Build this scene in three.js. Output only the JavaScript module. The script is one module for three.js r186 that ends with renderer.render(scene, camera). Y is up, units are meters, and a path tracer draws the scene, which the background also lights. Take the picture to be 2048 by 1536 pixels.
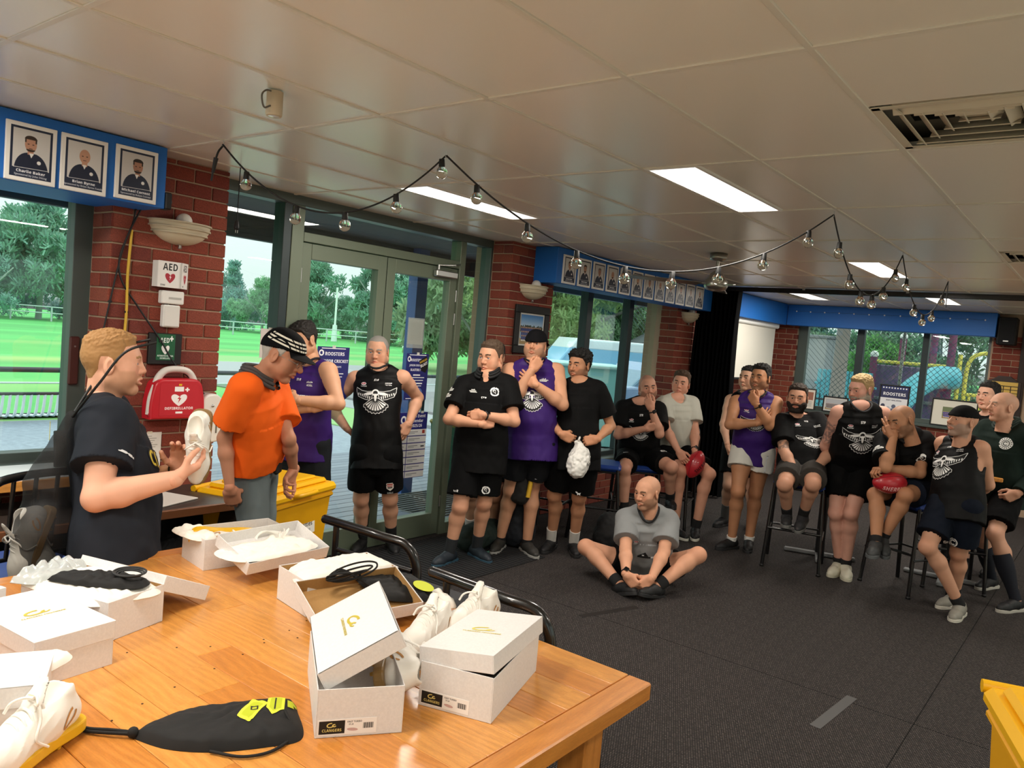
import * as THREE from 'three';
import { mergeGeometries, mergeVertices, toCreasedNormals } from 'three/addons/utils/BufferGeometryUtils.js';
import { RectAreaLightUniformsLib } from 'three/addons/lights/RectAreaLightUniformsLib.js';
import { ImprovedNoise } from 'three/addons/math/ImprovedNoise.js';

// ---------- camera (metres; x runs along the window wall, -z points out through it) ----------
const scene = new THREE.Scene();
const camera = new THREE.PerspectiveCamera(2 * Math.atan(768 / 1552.9) * 180 / Math.PI, 2048 / 1536, 0.05, 400);
const camBasis = new THREE.Matrix4().makeBasis(
  new THREE.Vector3(0.61722, 0.085237, 0.78216), new THREE.Vector3(-0.0041437, 0.994453, -0.105102), new THREE.Vector3(-0.78678, 0.06163, 0.614149));
camera.quaternion.setFromRotationMatrix(camBasis);
camera.position.set(0, 1.8, 0);
scene.add(camera);

const renderer = new THREE.WebGLRenderer({ antialias: true });
renderer.toneMapping = THREE.LinearToneMapping;
renderer.toneMappingExposure = 1.0;
renderer.shadowMap.enabled = true;
RectAreaLightUniformsLib.init();

// ---------- overcast sky: pale at the horizon, brighter overhead, faint cloud ----------
const noise = new ImprovedNoise();
{
  const W = 512, H = 256, d = new Float32Array(W * H * 4);
  for (let j = 0; j < H; j++) for (let i = 0; i < W; i++) {
    const el = (j + 0.5) / H * Math.PI - Math.PI / 2, az = i / W * 2 * Math.PI, s = Math.sin(el);
    const cx = Math.cos(az) * Math.cos(el), cz = Math.sin(az) * Math.cos(el);
    let L = s > 0 ? 0.9 + 1.5 * s : 0.9 * Math.max(0.12, 1 + s * 6);
    if (s > -0.05) L *= 1 + 0.05 * noise.noise(cx * 4, s * 9 + 3, cz * 4) + 0.03 * noise.noise(cx * 9, s * 20, cz * 9);
    const o = (j * W + i) * 4;
    d[o] = L * 0.92; d[o + 1] = L * 0.985; d[o + 2] = L * 1.0; d[o + 3] = 1;
  }
  const t = new THREE.DataTexture(d, W, H, THREE.RGBAFormat, THREE.FloatType);
  t.mapping = THREE.EquirectangularReflectionMapping; t.magFilter = THREE.LinearFilter; t.needsUpdate = true;
  scene.background = t;
  scene.backgroundIntensity = 1.2;
}
const LAMP = 42;          // radiance of the ceiling panels
const LAMP_COLOR = new THREE.Color().setRGB(1.0, 0.93, 0.83);

// ---------- helpers ----------
const V = (x, y, z) => new THREE.Vector3(x, y, z);
let seedv = 12345;
const rnd = () => { seedv = (seedv * 1664525 + 1013904223) >>> 0; return seedv / 4294967296; };
const rr = (a, b) => a + (b - a) * rnd();
const used = {};
const numbered = (n) => { const k = used[n] = (used[n] ?? -1) + 1; return k ? n + '_' + String(k).padStart(3, '0') : n; };
function M(color, rough = 0.8, o = {}) {
  const phys = ['transmission', 'clearcoat', 'sheen', 'anisotropy', 'ior', 'specularIntensity'].some((k) => k in o);
  return new (phys ? THREE.MeshPhysicalMaterial : THREE.MeshStandardMaterial)({ color, roughness: rough, ...o });
}
function add(parent, name, geo, mat, pos, rot) {
  const m = new THREE.Mesh(geo, mat); m.name = parent === scene ? numbered(name) : name; m.castShadow = m.receiveShadow = true;
  if (pos) m.position.set(...pos);
  if (rot) m.rotation.set(...rot);
  parent.add(m); return m;
}
function tag(o, label, category, group, kind) {
  if (label) o.userData.label = label;
  if (category) o.userData.category = category;
  if (group) o.userData.group = group;
  if (kind) o.userData.kind = kind;
  return o;
}
function thing(name, label, category, pos = [0, 0, 0], ry = 0, group) {
  const g = new THREE.Group(); g.name = numbered(name); g.position.set(...pos); g.rotation.y = ry; scene.add(g);
  return tag(g, label, category, group);
}
function struct(name) { const g = new THREE.Group(); g.name = numbered(name); scene.add(g); g.userData.kind = 'structure'; return g; }
function copyOf(o, label, pos, ry) { const c = o.clone(); c.name = numbered(o.name.replace(/_\d{3}$/, '')); c.userData = { ...o.userData, label }; c.position.set(...pos); if (ry !== undefined) c.rotation.y = ry; scene.add(c); return c; }
const gcache = {};
// chamfered box centred on the origin
function cb(w, h, d, c = 0.004) {
  const key = [w, h, d, c].map((x) => x.toFixed(4)).join();
  if (gcache[key]) return gcache[key];
  c = Math.min(c, w * 0.45, h * 0.45, d * 0.45);
  const P = [], N = [], U = [], hx = w / 2, hy = h / 2, hz = d / 2;
  const quad = (a, b, cc, e) => { for (const v of [a, b, cc, a, cc, e]) { P.push(...v); } const n = V(...b).sub(V(...a)).cross(V(...cc).sub(V(...a))); if (n.dot(V(...a).add(V(...cc))) < 0) { const k = P.length - 18; for (const t of [0, 9]) for (let q = 0; q < 3; q++) { const x = P[k + t + 3 + q]; P[k + t + 3 + q] = P[k + t + 6 + q]; P[k + t + 6 + q] = x; } n.negate(); } n.normalize(); for (let q = 0; q < 6; q++) N.push(n.x, n.y, n.z); };
  const hs = [hx, hy, hz];
  for (let ax = 0; ax < 3; ax++) for (const s of [-1, 1]) { // faces
    const u = (ax + 1) % 3, v = (ax + 2) % 3, mk = (a, b) => { const p = [0, 0, 0]; p[ax] = s * hs[ax]; p[u] = a * (hs[u] - c); p[v] = b * (hs[v] - c); return p; };
    quad(mk(-1, -1), mk(1, -1), mk(1, 1), mk(-1, 1));
  }
  for (let ax = 0; ax < 3; ax++) { const u = (ax + 1) % 3, v = (ax + 2) % 3; // edges along ax
    for (const s of [-1, 1]) for (const t of [-1, 1]) { const mk = (e, f) => { const p = [0, 0, 0]; p[ax] = e * (hs[ax] - c); p[u] = s * (hs[u] - (f ? c : 0)); p[v] = t * (hs[v] - (f ? 0 : c)); return p; }; quad(mk(-1, 0), mk(1, 0), mk(1, 1), mk(-1, 1)); } }
  for (const a of [-1, 1]) for (const b of [-1, 1]) for (const e of [-1, 1]) { // corners
    const p = [a * hx, b * (hy - c), e * (hz - c)], q = [a * (hx - c), b * hy, e * (hz - c)], r = [a * (hx - c), b * (hy - c), e * hz], n = V(a, b, e).normalize();
    const flip = V(...q).sub(V(...p)).cross(V(...r).sub(V(...p))).dot(n) < 0; for (const v of flip ? [p, r, q] : [p, q, r]) { P.push(...v); N.push(n.x, n.y, n.z); } }
  const L = w >= d && w >= h ? 0 : d >= h ? 2 : 1;     // uv in metres, u along the longest axis
  for (let i = 0; i < P.length; i += 3) { const n = [N[i], N[i + 1], N[i + 2]].map(Math.abs), ax = n.indexOf(Math.max(...n)); const o = [0, 1, 2].filter((k) => k !== ax); const ua = o.includes(L) ? L : o[0], va = o.find((k) => k !== ua); U.push(P[i + ua], P[i + va]); }
  const g = new THREE.BufferGeometry();
  g.setAttribute('position', new THREE.Float32BufferAttribute(P, 3)); g.setAttribute('normal', new THREE.Float32BufferAttribute(N, 3)); g.setAttribute('uv', new THREE.Float32BufferAttribute(U, 2));
  return gcache[key] = g;
}
function uvOff(g, u, v) { const c = g.clone(), a = c.attributes.uv; for (let i = 0; i < a.count; i++) a.setXY(i, a.getX(i) + u, a.getY(i) + v); return c; }
function box(parent, name, mat, x0, x1, y0, y1, z0, z1, c = 0.003) { return add(parent, name, cb(x1 - x0, y1 - y0, z1 - z0, c), mat, [(x0 + x1) / 2, (y0 + y1) / 2, (z0 + z1) / 2]); }
const at = (g, x = 0, y = 0, z = 0, rx = 0, ry = 0, rz = 0) => g.clone().applyMatrix4(new THREE.Matrix4().compose(V(x, y, z), new THREE.Quaternion().setFromEuler(new THREE.Euler(rx, ry, rz)), V(1, 1, 1)));
const strip = (g) => { const n = g.index ? g.toNonIndexed() : g.clone(); for (const k of Object.keys(n.attributes)) if (!['position', 'normal', 'uv'].includes(k)) n.deleteAttribute(k); if (!n.attributes.uv) n.setAttribute('uv', new THREE.Float32BufferAttribute(new Float32Array(n.attributes.position.count * 2), 2)); return n; };
const merge = (gs) => mergeGeometries(gs.map(strip));
function tube(pts, r, seg = 24, rad = 8, closed = false) { return new THREE.TubeGeometry(new THREE.CatmullRomCurve3(pts.map((p) => p.isVector3 ? p : V(...p)), closed, 'centripetal'), seg, r, rad, closed); }
function rod(a, b, r, r2 = r, rad = 8) { a = a.isVector3 ? a : V(...a); b = b.isVector3 ? b : V(...b); const g = new THREE.CylinderGeometry(r2, r, a.distanceTo(b), rad, 1); g.applyQuaternion(new THREE.Quaternion().setFromUnitVectors(V(0, 1, 0), b.clone().sub(a).normalize())); g.translate((a.x + b.x) / 2, (a.y + b.y) / 2, (a.z + b.z) / 2); return g; }
const lathe = (pts, seg = 24) => new THREE.LatheGeometry(pts.map((p) => new THREE.Vector2(...p)), seg);
function CT(w, h, draw, o = {}) {
  const c = document.createElement('canvas'); c.width = w; c.height = h; const x = c.getContext('2d'); draw(x, w, h);
  const t = new THREE.CanvasTexture(c); t.colorSpace = o.linear ? THREE.NoColorSpace : THREE.SRGBColorSpace; t.magFilter = THREE.LinearFilter;
  if (o.repeat) { t.wrapS = t.wrapT = THREE.RepeatWrapping; t.repeat.set(...o.repeat); }
  return t;
}
const plane = (w, h) => new THREE.PlaneGeometry(w, h);
// a printed sheet with real thickness: front face carries the print
function sheet(parent, name, w, h, t, tex, pos, rot, o = {}) {
  const g = cb(w, h, t, Math.min(0.0008, t / 3)).clone(), p = g.attributes.position, n = g.attributes.normal, u = g.attributes.uv;
  for (let i = 0; i < p.count; i++) { const f = n.getZ(i) > 0.9; u.setXY(i, f ? p.getX(i) / w + 0.5 : 0.01, f ? p.getY(i) / h + 0.5 : 0.01); }
  return add(parent, name, g, tex.isMaterial ? tex : M(0xffffff, o.rough ?? 0.6, { map: tex, ...o.m }), pos, rot);
}
function speckle(w, h, base, spread, grain, o = {}) { // fine two-scale noise map
  return CT(w, h, (x) => { const im = x.createImageData(w, h), d = im.data; for (let j = 0; j < h; j++) for (let i = 0; i < w; i++) { const a = i / w * 2 * Math.PI, b = j / h * 2 * Math.PI; const n = noise.noise(Math.cos(a) * grain, Math.sin(a) * grain + Math.cos(b) * grain, Math.sin(b) * grain) * 0.6 + (rnd() - 0.5) * 0.7; const k = (j * w + i) * 4; for (let c = 0; c < 3; c++) d[k + c] = Math.max(0, Math.min(255, base[c] + n * spread)); d[k + 3] = 255; } x.putImageData(im, 0, 0); }, o);
}
// ================= ROOM =================
const CY = 2.635, FZ = -4.35, GZ = -4.64, XB = 12.15, X0 = -3.4, Z1 = 3.4;
const mMortar = M(0xb59a82, 0.95), mFrame = M(0x6d7866, 0.45, { metalness: 0.25 }), mFrameDark = M(0x2e3a3c, 0.45, { metalness: 0.25 }), mFrameGrey = M(0x55605c, 0.45, { metalness: 0.25 });
const mGlass = M(0xf2faf6, 0.0, { transmission: 1, thickness: 0, ior: 1.5, side: THREE.DoubleSide });
const mBlue = M(0x1668bd, 0.55), mBlueDark = M(0x14395f, 0.6), mBlack = M(0x0b0b0d, 0.55), mBlackGloss = M(0x0c0c0e, 0.25), mWhite = M(0xeeeeea, 0.5), mCream = M(0xd9d0bd, 0.5), mSteel = M(0xb8bab8, 0.3, { metalness: 0.9 }), mGrey = M(0x7b7d7e, 0.6);
// floor: dark loop carpet
const carpetTex = CT(256, 256, (x, w, h) => { x.fillStyle = '#1d1a1a'; x.fillRect(0, 0, w, h); for (let j = 0; j < 16; j++) for (let i = 0; i < 16; i++) { const px = i * 16 + (j % 2) * 8, py = j * 16, b = 92 + rnd() * 60; x.fillStyle = `rgb(${b + 4},${b - 4},${b - 8})`; x.fillRect(px + 2, py + 4, 10, 6); if (px > 240) x.fillRect(px - 254, py + 4, 10, 6); x.fillStyle = 'rgba(0,0,0,.55)'; x.fillRect(px, py + 11, 16, 3); } }, { repeat: [5.2, 5.2] });
const carpetBump = CT(128, 128, (x, w, h) => { x.fillStyle = '#222'; x.fillRect(0, 0, w, h); for (let j = 0; j < 16; j++) for (let i = 0; i < 16; i++) { x.fillStyle = '#ddd'; x.fillRect(i * 8 + (j % 2) * 4 + 1, j * 8 + 2, 5, 4); } }, { repeat: [5.2, 5.2], linear: true });
const mCarpet = M(0xc8bfbd, 0.95, { map: carpetTex, bumpMap: carpetBump, bumpScale: 0.004 });
const floor = struct('floor');
for (let i = 0; i < 4; i++) for (let j = 0; j < 2; j++) { // carpet broadloom widths
  const x0 = X0 + i * 3.9, x1 = Math.min(x0 + 3.9, XB), z0 = -4.7 + j * 4.05, z1 = z0 + 4.05; const g = cb(x1 - x0 - 0.002, 0.1, z1 - z0 - 0.002, 0.002); add(floor, 'carpet_width', uvOff(g, i * 3.9, j * 4.05), mCarpet, [(x0 + x1) / 2, -0.05, (z0 + z1) / 2]);
}
// ceiling: tiles in exposed T-bars
const mTile = M(0xf1ebde, 0.27, { specularIntensity: 1, ior: 1.6 }), mTbar = M(0xe4ded0, 0.4);
const ceiling = struct('ceiling');
const gx = []; for (let x = 2.137 - 1.137 * 5; x < 9; x += 1.137) gx.push(+x.toFixed(3)); gx.push(9.65, 10.787, 11.92, 12.3);
const gz = []; for (let k = -7; k < 7; k++) gz.push(+(-0.752 + 0.5685 * k).toFixed(3)); gz[0] = -4.75;
const lampCells = [[3.274, -3.595], [3.274, -1.889], [6.685, -1.889], [9.65, -3.44], [9.65, -1.889], [-0.137, -3.595], [-0.137, -1.889], [-0.137, 0.385], [3.274, 0.953], [6.685, 0.953], [-2.4, -1.889]];
const isLamp = (x, z) => lampCells.some(([a, b]) => Math.abs(a - x) < 0.12 && Math.abs(b - z) < 0.16);
const ventCells = [[2.137, -0.752], [5.548, -0.752]];
for (let i = 0; i < gx.length - 1; i++) for (let k = 0; k < gz.length - 1; k++) {
  const x0 = gx[i], x1 = gx[i + 1]; let z0 = gz[k], z1 = gz[k + 1]; let xa = x0;
  if (isLamp(x0, z0)) z0 += 0.285;
  if (ventCells.some(([a, b]) => Math.abs(a - x0) < 0.02 && Math.abs(b - z0) < 0.02)) { add(ceiling, 'ceiling_tile', cb(x1 - x0 - 0.5685, 0.014, z1 - z0 - 0.006, 0.002), mTile, [(x0 + x1 - 0.5685) / 2, CY + 0.0135, (z0 + z1) / 2]); continue; }
  add(ceiling, 'ceiling_tile', cb(x1 - xa - 0.006, 0.014, z1 - z0 - 0.006, 0.002), mTile, [(xa + x1) / 2, CY + 0.0135 + rr(-0.001, 0.001), (z0 + z1) / 2]);
}
for (const x of gx) add(ceiling, 'ceiling_bar', cb(0.022, 0.03, gz[gz.length - 1] - gz[0], 0.002), mTbar, [x, CY + 0.0165, (gz[0] + gz[gz.length - 1]) / 2]);
for (const z of gz) add(ceiling, 'ceiling_bar', cb(16.2, 0.03, 0.022, 0.002), mTbar, [4.3, CY + 0.016, z]);
add(ceiling, 'slab', cb(16.6, 0.2, 9, 0.01), M(0x8a857a, 0.9), [4.2, CY + 0.2, -0.8]);
// lamps
{
  const mGlow = new THREE.MeshStandardMaterial({ color: 0xffffff, emissive: 0xfffaf2, emissiveIntensity: 1.6, roughness: 0.5 }), mRim = M(0xf4f2ec, 0.4);
  const wh = ['above the glass doors', 'in the middle of the room', 'by the hanging string lights toward the far end', 'beside the black curtain track end', 'near the far blue valance on the right', 'behind the viewer by the windows', 'above the wooden table', 'right of the viewer', 'right of the square vent', 'over the far right floor', 'at the back of the room'];
  lampCells.forEach(([x, z], i) => {
    const w = 1.137, d = 0.27, t = thing('ceiling_light', 'long white recessed ceiling light panel ' + wh[i], 'light', [x + w / 2, CY, z + 0.014 + d / 2]);
    add(t, 'diffuser', cb(w - 0.04, 0.006, d - 0.036, 0.001), mGlow, [0, 0.008, 0]);
    for (const [a, b, c, e] of [[w, 0.02, 0, d / 2 - 0.01], [w, 0.02, 0, -d / 2 + 0.01]]) add(t, 'frame', cb(a, 0.014, b, 0.002), mRim, [c, 0.006, e]);
    for (const s of [-1, 1]) add(t, 'frame', cb(0.02, 0.014, d - 0.04, 0.002), mRim, [s * (w / 2 - 0.01), 0.006, 0]);
    const L = new THREE.RectAreaLight(LAMP_COLOR, LAMP, w - 0.06, d - 0.05); L.name = 'lamp'; L.position.set(0, 0.002, 0); L.rotation.x = -Math.PI / 2; t.add(L);
  });
}
// air vents (four-way louvred diffusers)
ventCells.forEach(([x, z], i) => {
  const t = thing('air_vent', i ? 'far square cream ceiling air vent at the right edge' : 'near square cream four-way ceiling air vent with angled louvres', 'vent', [x + 1.137 - 0.284, CY, z + 0.284]);
  const mV = M(0xd8cdb8, 0.5);
  add(t, 'duct', cb(0.5, 0.02, 0.5), M(0x26241f, 0.9), [0, 0.11, 0]);
  for (let k = 0; k < 5; k++) { const s = 0.27 - k * 0.052, y = 0.005 + k * 0.008; for (let q = 0; q < 4; q++) { const h = new THREE.Group(); h.name = 'louvre_ring'; const g = cb(s * 2, 0.004, k ? 0.045 : 0.03, 0.001); const a = q * Math.PI / 2; add(t, 'louvre', at(g, 0, 0, 0, -(k ? 0.7 : 0), 0, 0), mV, [Math.sin(a) * (s - 0.012), y, Math.cos(a) * (s - 0.012)], [0, a, 0]); } }
  add(t, 'centre_plate', cb(0.09, 0.005, 0.09, 0.001), mV, [0, 0.04, 0]);
});
// ---------- brickwork ----------
const brickTex = speckle(256, 128, [205, 200, 196], 75, 7, { repeat: [4, 8] });
const brickMats = [0xa9523f, 0x9a473a, 0xb05c48, 0x8e453b, 0xa55645].map((c) => M(c, 0.9, { map: brickTex, bumpMap: brickTex, bumpScale: 0.0015 }));
const CO = 0.0815, BL = 0.227, BT = 0.1;
const brickBuckets = {};
// a face of bricks: origin o, unit u along the face, outward normal n
function brickFace(wall, o, u, n, len, y0, y1, phase = 0) {
  const rot = Math.atan2(n.x, n.z), rows = Math.ceil((y1 - y0) / CO);
  for (let r = 0; r < rows; r++) {
    const ya = y0 + r * CO + 0.0048, yb = Math.min(y1, y0 + (r + 1) * CO - 0.0048); if (yb - ya < 0.015) continue;
    let s = ((r + phase) % 2) ? 0 : -BL / 2;
    for (; s < len; s += BL) {
      const a = Math.max(0, s) + (s < 0 ? 0 : 0.0048), b = Math.min(len, s + BL) - (s + BL > len ? 0 : 0.0048); if (b - a < 0.02) continue;
      const m = brickMats[Math.floor(rnd() * 5)], w = b - a, p = o.clone().addScaledVector(u, (a + b) / 2).addScaledVector(n, -BT / 2 + 0.004 + rr(-0.0012, 0.0012));
      const g = cb(+w.toFixed(3), +(yb - ya).toFixed(4), BT, 0.003);
      const key = wall.name; brickBuckets[key] = (brickBuckets[key] ?? 0) + 1;
      if (brickBuckets[key] > 300) (wall.userData.rest ??= []).push(at(g, p.x, (ya + yb) / 2, p.z, 0, rot, 0));
      else add(wall, 'brick', g, m, [p.x, (ya + yb) / 2, p.z], [0, rot, 0]);
    }
  }
}
function restOf(wall) { if (wall.userData.rest) { const m = add(wall, 'brick', merge(wall.userData.rest), brickMats[0]); m.userData.kind = 'stuff'; m.userData.label = 'remaining bricks'; delete wall.userData.rest; } }
function pier(name, x0, x1, sides = true) {
  const w = struct(name);
  box(w, 'mortar', mMortar, x0 + 0.006, x1 - 0.006, 0, CY + 0.02, -4.78, FZ - 0.006, 0.001);
  brickFace(w, V(x0, 0, FZ), V(1, 0, 0), V(0, 0, 1), x1 - x0, 0, CY, 0);
  brickFace(w, V(x0, 0, -4.57), V(0, 0, 1), V(-1, 0, 0), 0.22, 0, CY, 1);
  restOf(w); return w;
}
pier('wall_left_pier', 1.96, 2.635);
pier('wall_left_pier', 5.42, 6.085);
pier('wall_left_pier', 8.74, 9.6);
// sill walls under the windows
{
  const w = struct('wall_left_sill'); box(w, 'mortar', mMortar, X0, 1.95, 0, 0.9, -4.78, -4.53, 0.001);
  brickFace(w, V(0.3, 0, -4.524), V(1, 0, 0), V(0, 0, 1), 1.64, 0, 0.86, 0); restOf(w);
  box(w, 'sill_board', mFrameGrey, X0, 1.98, 0.86, 0.905, -4.8, -4.45);
  const w2 = struct('wall_left_sill'); box(w2, 'mortar', mMortar, 6.08, 8.75, 0, 0.5, -4.78, -4.53, 0.001);
  brickFace(w2, V(6.09, 0, -4.524), V(1, 0, 0), V(0, 0, 1), 2.65, 0, 0.48, 0); restOf(w2);
  box(w2, 'sill_board', mFrameGrey, 6.08, 8.74, 0.48, 0.52, -4.8, -4.45);
  const w3 = struct('wall_left'); box(w3, 'mortar', mMortar, 9.6, XB, 0, CY + 0.02, -4.78, FZ - 0.006, 0.001); // behind curtain and screen
  brickFace(w3, V(9.6, 0, FZ), V(1, 0, 0), V(0, 0, 1), 2.5, 0, 2.33, 0); restOf(w3);
}
// far wall
{
  const w = struct('wall_far'), n = V(-1, 0, 0), u = V(0, 0, 1);
  box(w, 'mortar', mMortar, XB + 0.006, XB + 0.3, 0, CY + 0.02, -4.78, -4.0, 0.001); box(w, 'mortar', mMortar, XB + 0.006, XB + 0.3, 0, 1.03, -4.0, -1.42, 0.001);
  box(w, 'mortar', mMortar, XB + 0.006, XB + 0.3, 0, CY + 0.02, -1.42, 0.6, 0.001);
  brickFace(w, V(XB, 0, -4.4), u, n, 0.4, 0, 2.34, 0); brickFace(w, V(XB, 0, -4.0), u, n, 2.6, 0.49, 1.02, 0); brickFace(w, V(XB, 0, -1.4), u, n, 0.32, 0, 2.35, 1); brickFace(w, V(XB + 0.16, 0, -1.05), u, n, 0.75, 0.4, 2.6, 0); restOf(w);
  box(w, 'window_ledge', mFrameGrey, XB - 0.06, XB + 0.22, 1.03, 1.065, -4.0, -1.4);
  const p = struct('trim_1'); box(p, 'post', M(0x2a1a14, 0.6), XB - 0.03, XB + 0.12, 0, CY, -1.08, -1.0);
}
// room shell out of view: white walls, a pale vinyl floor at the bar end and two more windows
{
  const m = M(0xf2efe8, 0.85), w = struct('wall_right');
  box(w, 'plaster', m, X0, XB + 0.3, 0, 0.9, Z1, Z1 + 0.2); box(w, 'plaster', m, X0, XB + 0.3, 2.3, CY + 0.05, Z1, Z1 + 0.2);
  for (const [a, b] of [[X0, -2.2], [0.6, 2.2], [5, 6.6], [9.4, XB + 0.3]]) box(w, 'plaster', m, a, b, 0.9, 2.3, Z1, Z1 + 0.2);
  for (const [a, b] of [[-2.2, 0.6], [2.2, 5], [6.6, 9.4]]) box(w, 'pane', mGlass, a, b, 0.9, 2.3, Z1 + 0.1, Z1 + 0.106, 0.0005);
  box(w, 'plaster', m, XB + 0.02, XB + 0.3, 0, CY + 0.05, 0.6, Z1);
  const b = struct('wall_back'); box(b, 'plaster', m, X0 - 0.2, X0, 0, CY + 0.05, -4.78, Z1 + 0.2);
  const f = struct('floor_vinyl'); box(f, 'vinyl_sheet', M(0xd8d2c4, 0.4), X0, XB, 0.001, 0.006, 0.9, Z1, 0.001); box(f, 'vinyl_sheet', M(0xd8d2c4, 0.4), X0, -0.6, 0.001, 0.006, -4.4, 0.9, 0.001);
}
// ---------- windows ----------
function win(name, x0, x1, y0, y1, mullions, mat, o = {}) { // in the window wall
  const w = struct(name), f = o.f ?? 0.05, z0 = GZ - 0.05, z1 = GZ + 0.05;
  box(w, 'frame', mat, x0, x1, y0, y0 + f, z0, z1); box(w, 'frame', mat, x0, x1, y1 - f, y1, z0, z1);
  const xs = [x0, ...mullions.map((q) => q[0]), x1]; box(w, 'frame', mat, x0, x0 + f, y0 + f, y1 - f, z0, z1); box(w, 'frame', mat, x1 - (o.fr ?? f), x1, y0 + f, y1 - f, z0, z1);
  for (const [a, ww] of mullions) box(w, 'mullion', mat, a - ww / 2, a + ww / 2, y0 + f, y1 - f, z0, z1);
  for (let i = 0; i < xs.length - 1; i++) box(w, 'pane', mGlass, xs[i] + 0.02, xs[i + 1] - 0.02, y0 + 0.02, y1 - 0.02, GZ - 0.003, GZ + 0.003, 0.0005);
  return w;
}
win('window_1', X0, 2.0, 0.9, CY, [[-1.6, 0.08], [0.2, 0.08]], mFrameGrey, { f: 0.05, fr: 0.13 });
win('window_2', 6.05, 8.95, 0.52, CY, [[7.14, 0.1], [8.04, 0.1]], mFrameDark, { f: 0.05, fr: 0.14 });
// shopfront: sidelights, transoms and posts round the double door
{
  const w = struct('window_3'), z0 = GZ - 0.06, z1 = GZ + 0.06;
  box(w, 'frame', mFrameGrey, 2.6, 5.6, CY - 0.06, CY + 0.02, z0, z1); box(w, 'frame', mFrame, 3.27, 3.37, 0, CY - 0.06, z0, z1); box(w, 'frame', mFrame, 5.0, 5.07, 0, CY - 0.06, z0, z1); box(w, 'frame', mFrameGrey, 5.4, 5.47, 0, CY - 0.06, z0, z1); box(w, 'frame', mFrameGrey, 5.49, 5.56, 0, CY - 0.06, z0, z1);
  box(w, 'frame', mFrame, 3.37, 5.0, 2.335, 2.4, z0, z1); box(w, 'frame', mFrameGrey, 2.6, 3.27, 0, 0.1, z0, z1); box(w, 'frame', mFrame, 5.07, 5.4, 0, 0.1, z0, z1); box(w, 'frame', mFrameDark, 3.2, 3.265, 0, CY - 0.06, z0, z1);
  for (const [a, b, c, d] of [[2.6, 3.22, 0.08, CY - 0.05], [5.06, 5.42, 0.08, CY - 0.05], [3.36, 5.01, 2.38, CY - 0.05]]) box(w, 'pane', mGlass, a, b, c, d, GZ - 0.003, GZ + 0.003, 0.0005);
  for (let i = 0; i < 2; i++) { // door leaves
    const d = struct('door_' + (i + 1)), a = i ? 4.19 : 3.375, b = i ? 4.995 : 4.18, st = 0.085;
    box(d, 'stile', mFrame, a, a + st, 0.01, 2.33, GZ - 0.04, GZ + 0.04); box(d, 'stile', mFrame, b - st, b, 0.01, 2.33, GZ - 0.04, GZ + 0.04); box(d, 'rail', mFrame, a + st, b - st, 2.22, 2.33, GZ - 0.04, GZ + 0.04); box(d, 'rail', mFrame, a + st, b - st, 0.01, 0.2, GZ - 0.04, GZ + 0.04);
    box(d, 'pane', mGlass, a + st - 0.01, b - st + 0.01, 0.19, 2.23, GZ - 0.003, GZ + 0.003, 0.0005);
    for (const y of [0.3, 1.9, 2.1]) if (i || y > 2) add(d, 'hinge', rod([i ? b - 0.002 : a + 0.002, y - 0.05, GZ + 0.045], [i ? b - 0.002 : a + 0.002, y + 0.05, GZ + 0.045], 0.007), mSteel);
    const hx = i ? a + 0.045 : b - 0.045; add(d, 'handle', tube([[hx, 0.95, GZ + 0.04], [hx, 0.95, GZ + 0.09], [hx, 1.25, GZ + 0.09], [hx, 1.25, GZ + 0.04]], 0.011, 30), mSteel);
    if (i) { const c = add(d, 'door_closer', cb(0.26, 0.055, 0.05, 0.008), mSteel, [4.82, 2.27, GZ + 0.07]); add(c, 'closer_arm', merge([rod([-0.1, 0.03, 0.01], [-0.1, 0.07, 0.01], 0.012), rod([-0.1, 0.065, 0.01], [0.0, 0.075, 0.1], 0.008), rod([0.0, 0.075, 0.1], [0.17, 0.1, 0.0], 0.008)]), mSteel); }
  }
}
// far window
{
  const w = struct('window_4'), mk = (n, m, z0, z1, y0, y1) => box(w, n, m, XB + 0.07, XB + 0.17, y0, y1, z0, z1);
  mk('frame', mFrameGrey, -4.0, -1.4, 1.065, 1.13); mk('frame', mFrameGrey, -4.0, -1.4, CY - 0.1, CY); mk('frame', mFrameGrey, -4.0, -3.86, 1.13, CY - 0.1); mk('frame', mFrameGrey, -1.46, -1.4, 1.13, CY - 0.1); mk('mullion', mFrameDark, -3.14, -3.04, 1.13, CY - 0.1); mk('mullion', mFrameDark, -2.26, -2.18, 1.13, CY - 0.1);
  for (const [a, b] of [[-3.88, -3.12], [-3.06, -2.24], [-2.2, -1.44]]) box(w, 'pane', mGlass, XB + 0.117, XB + 0.123, 1.11, CY - 0.08, a, b, 0.0005);
}
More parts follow.
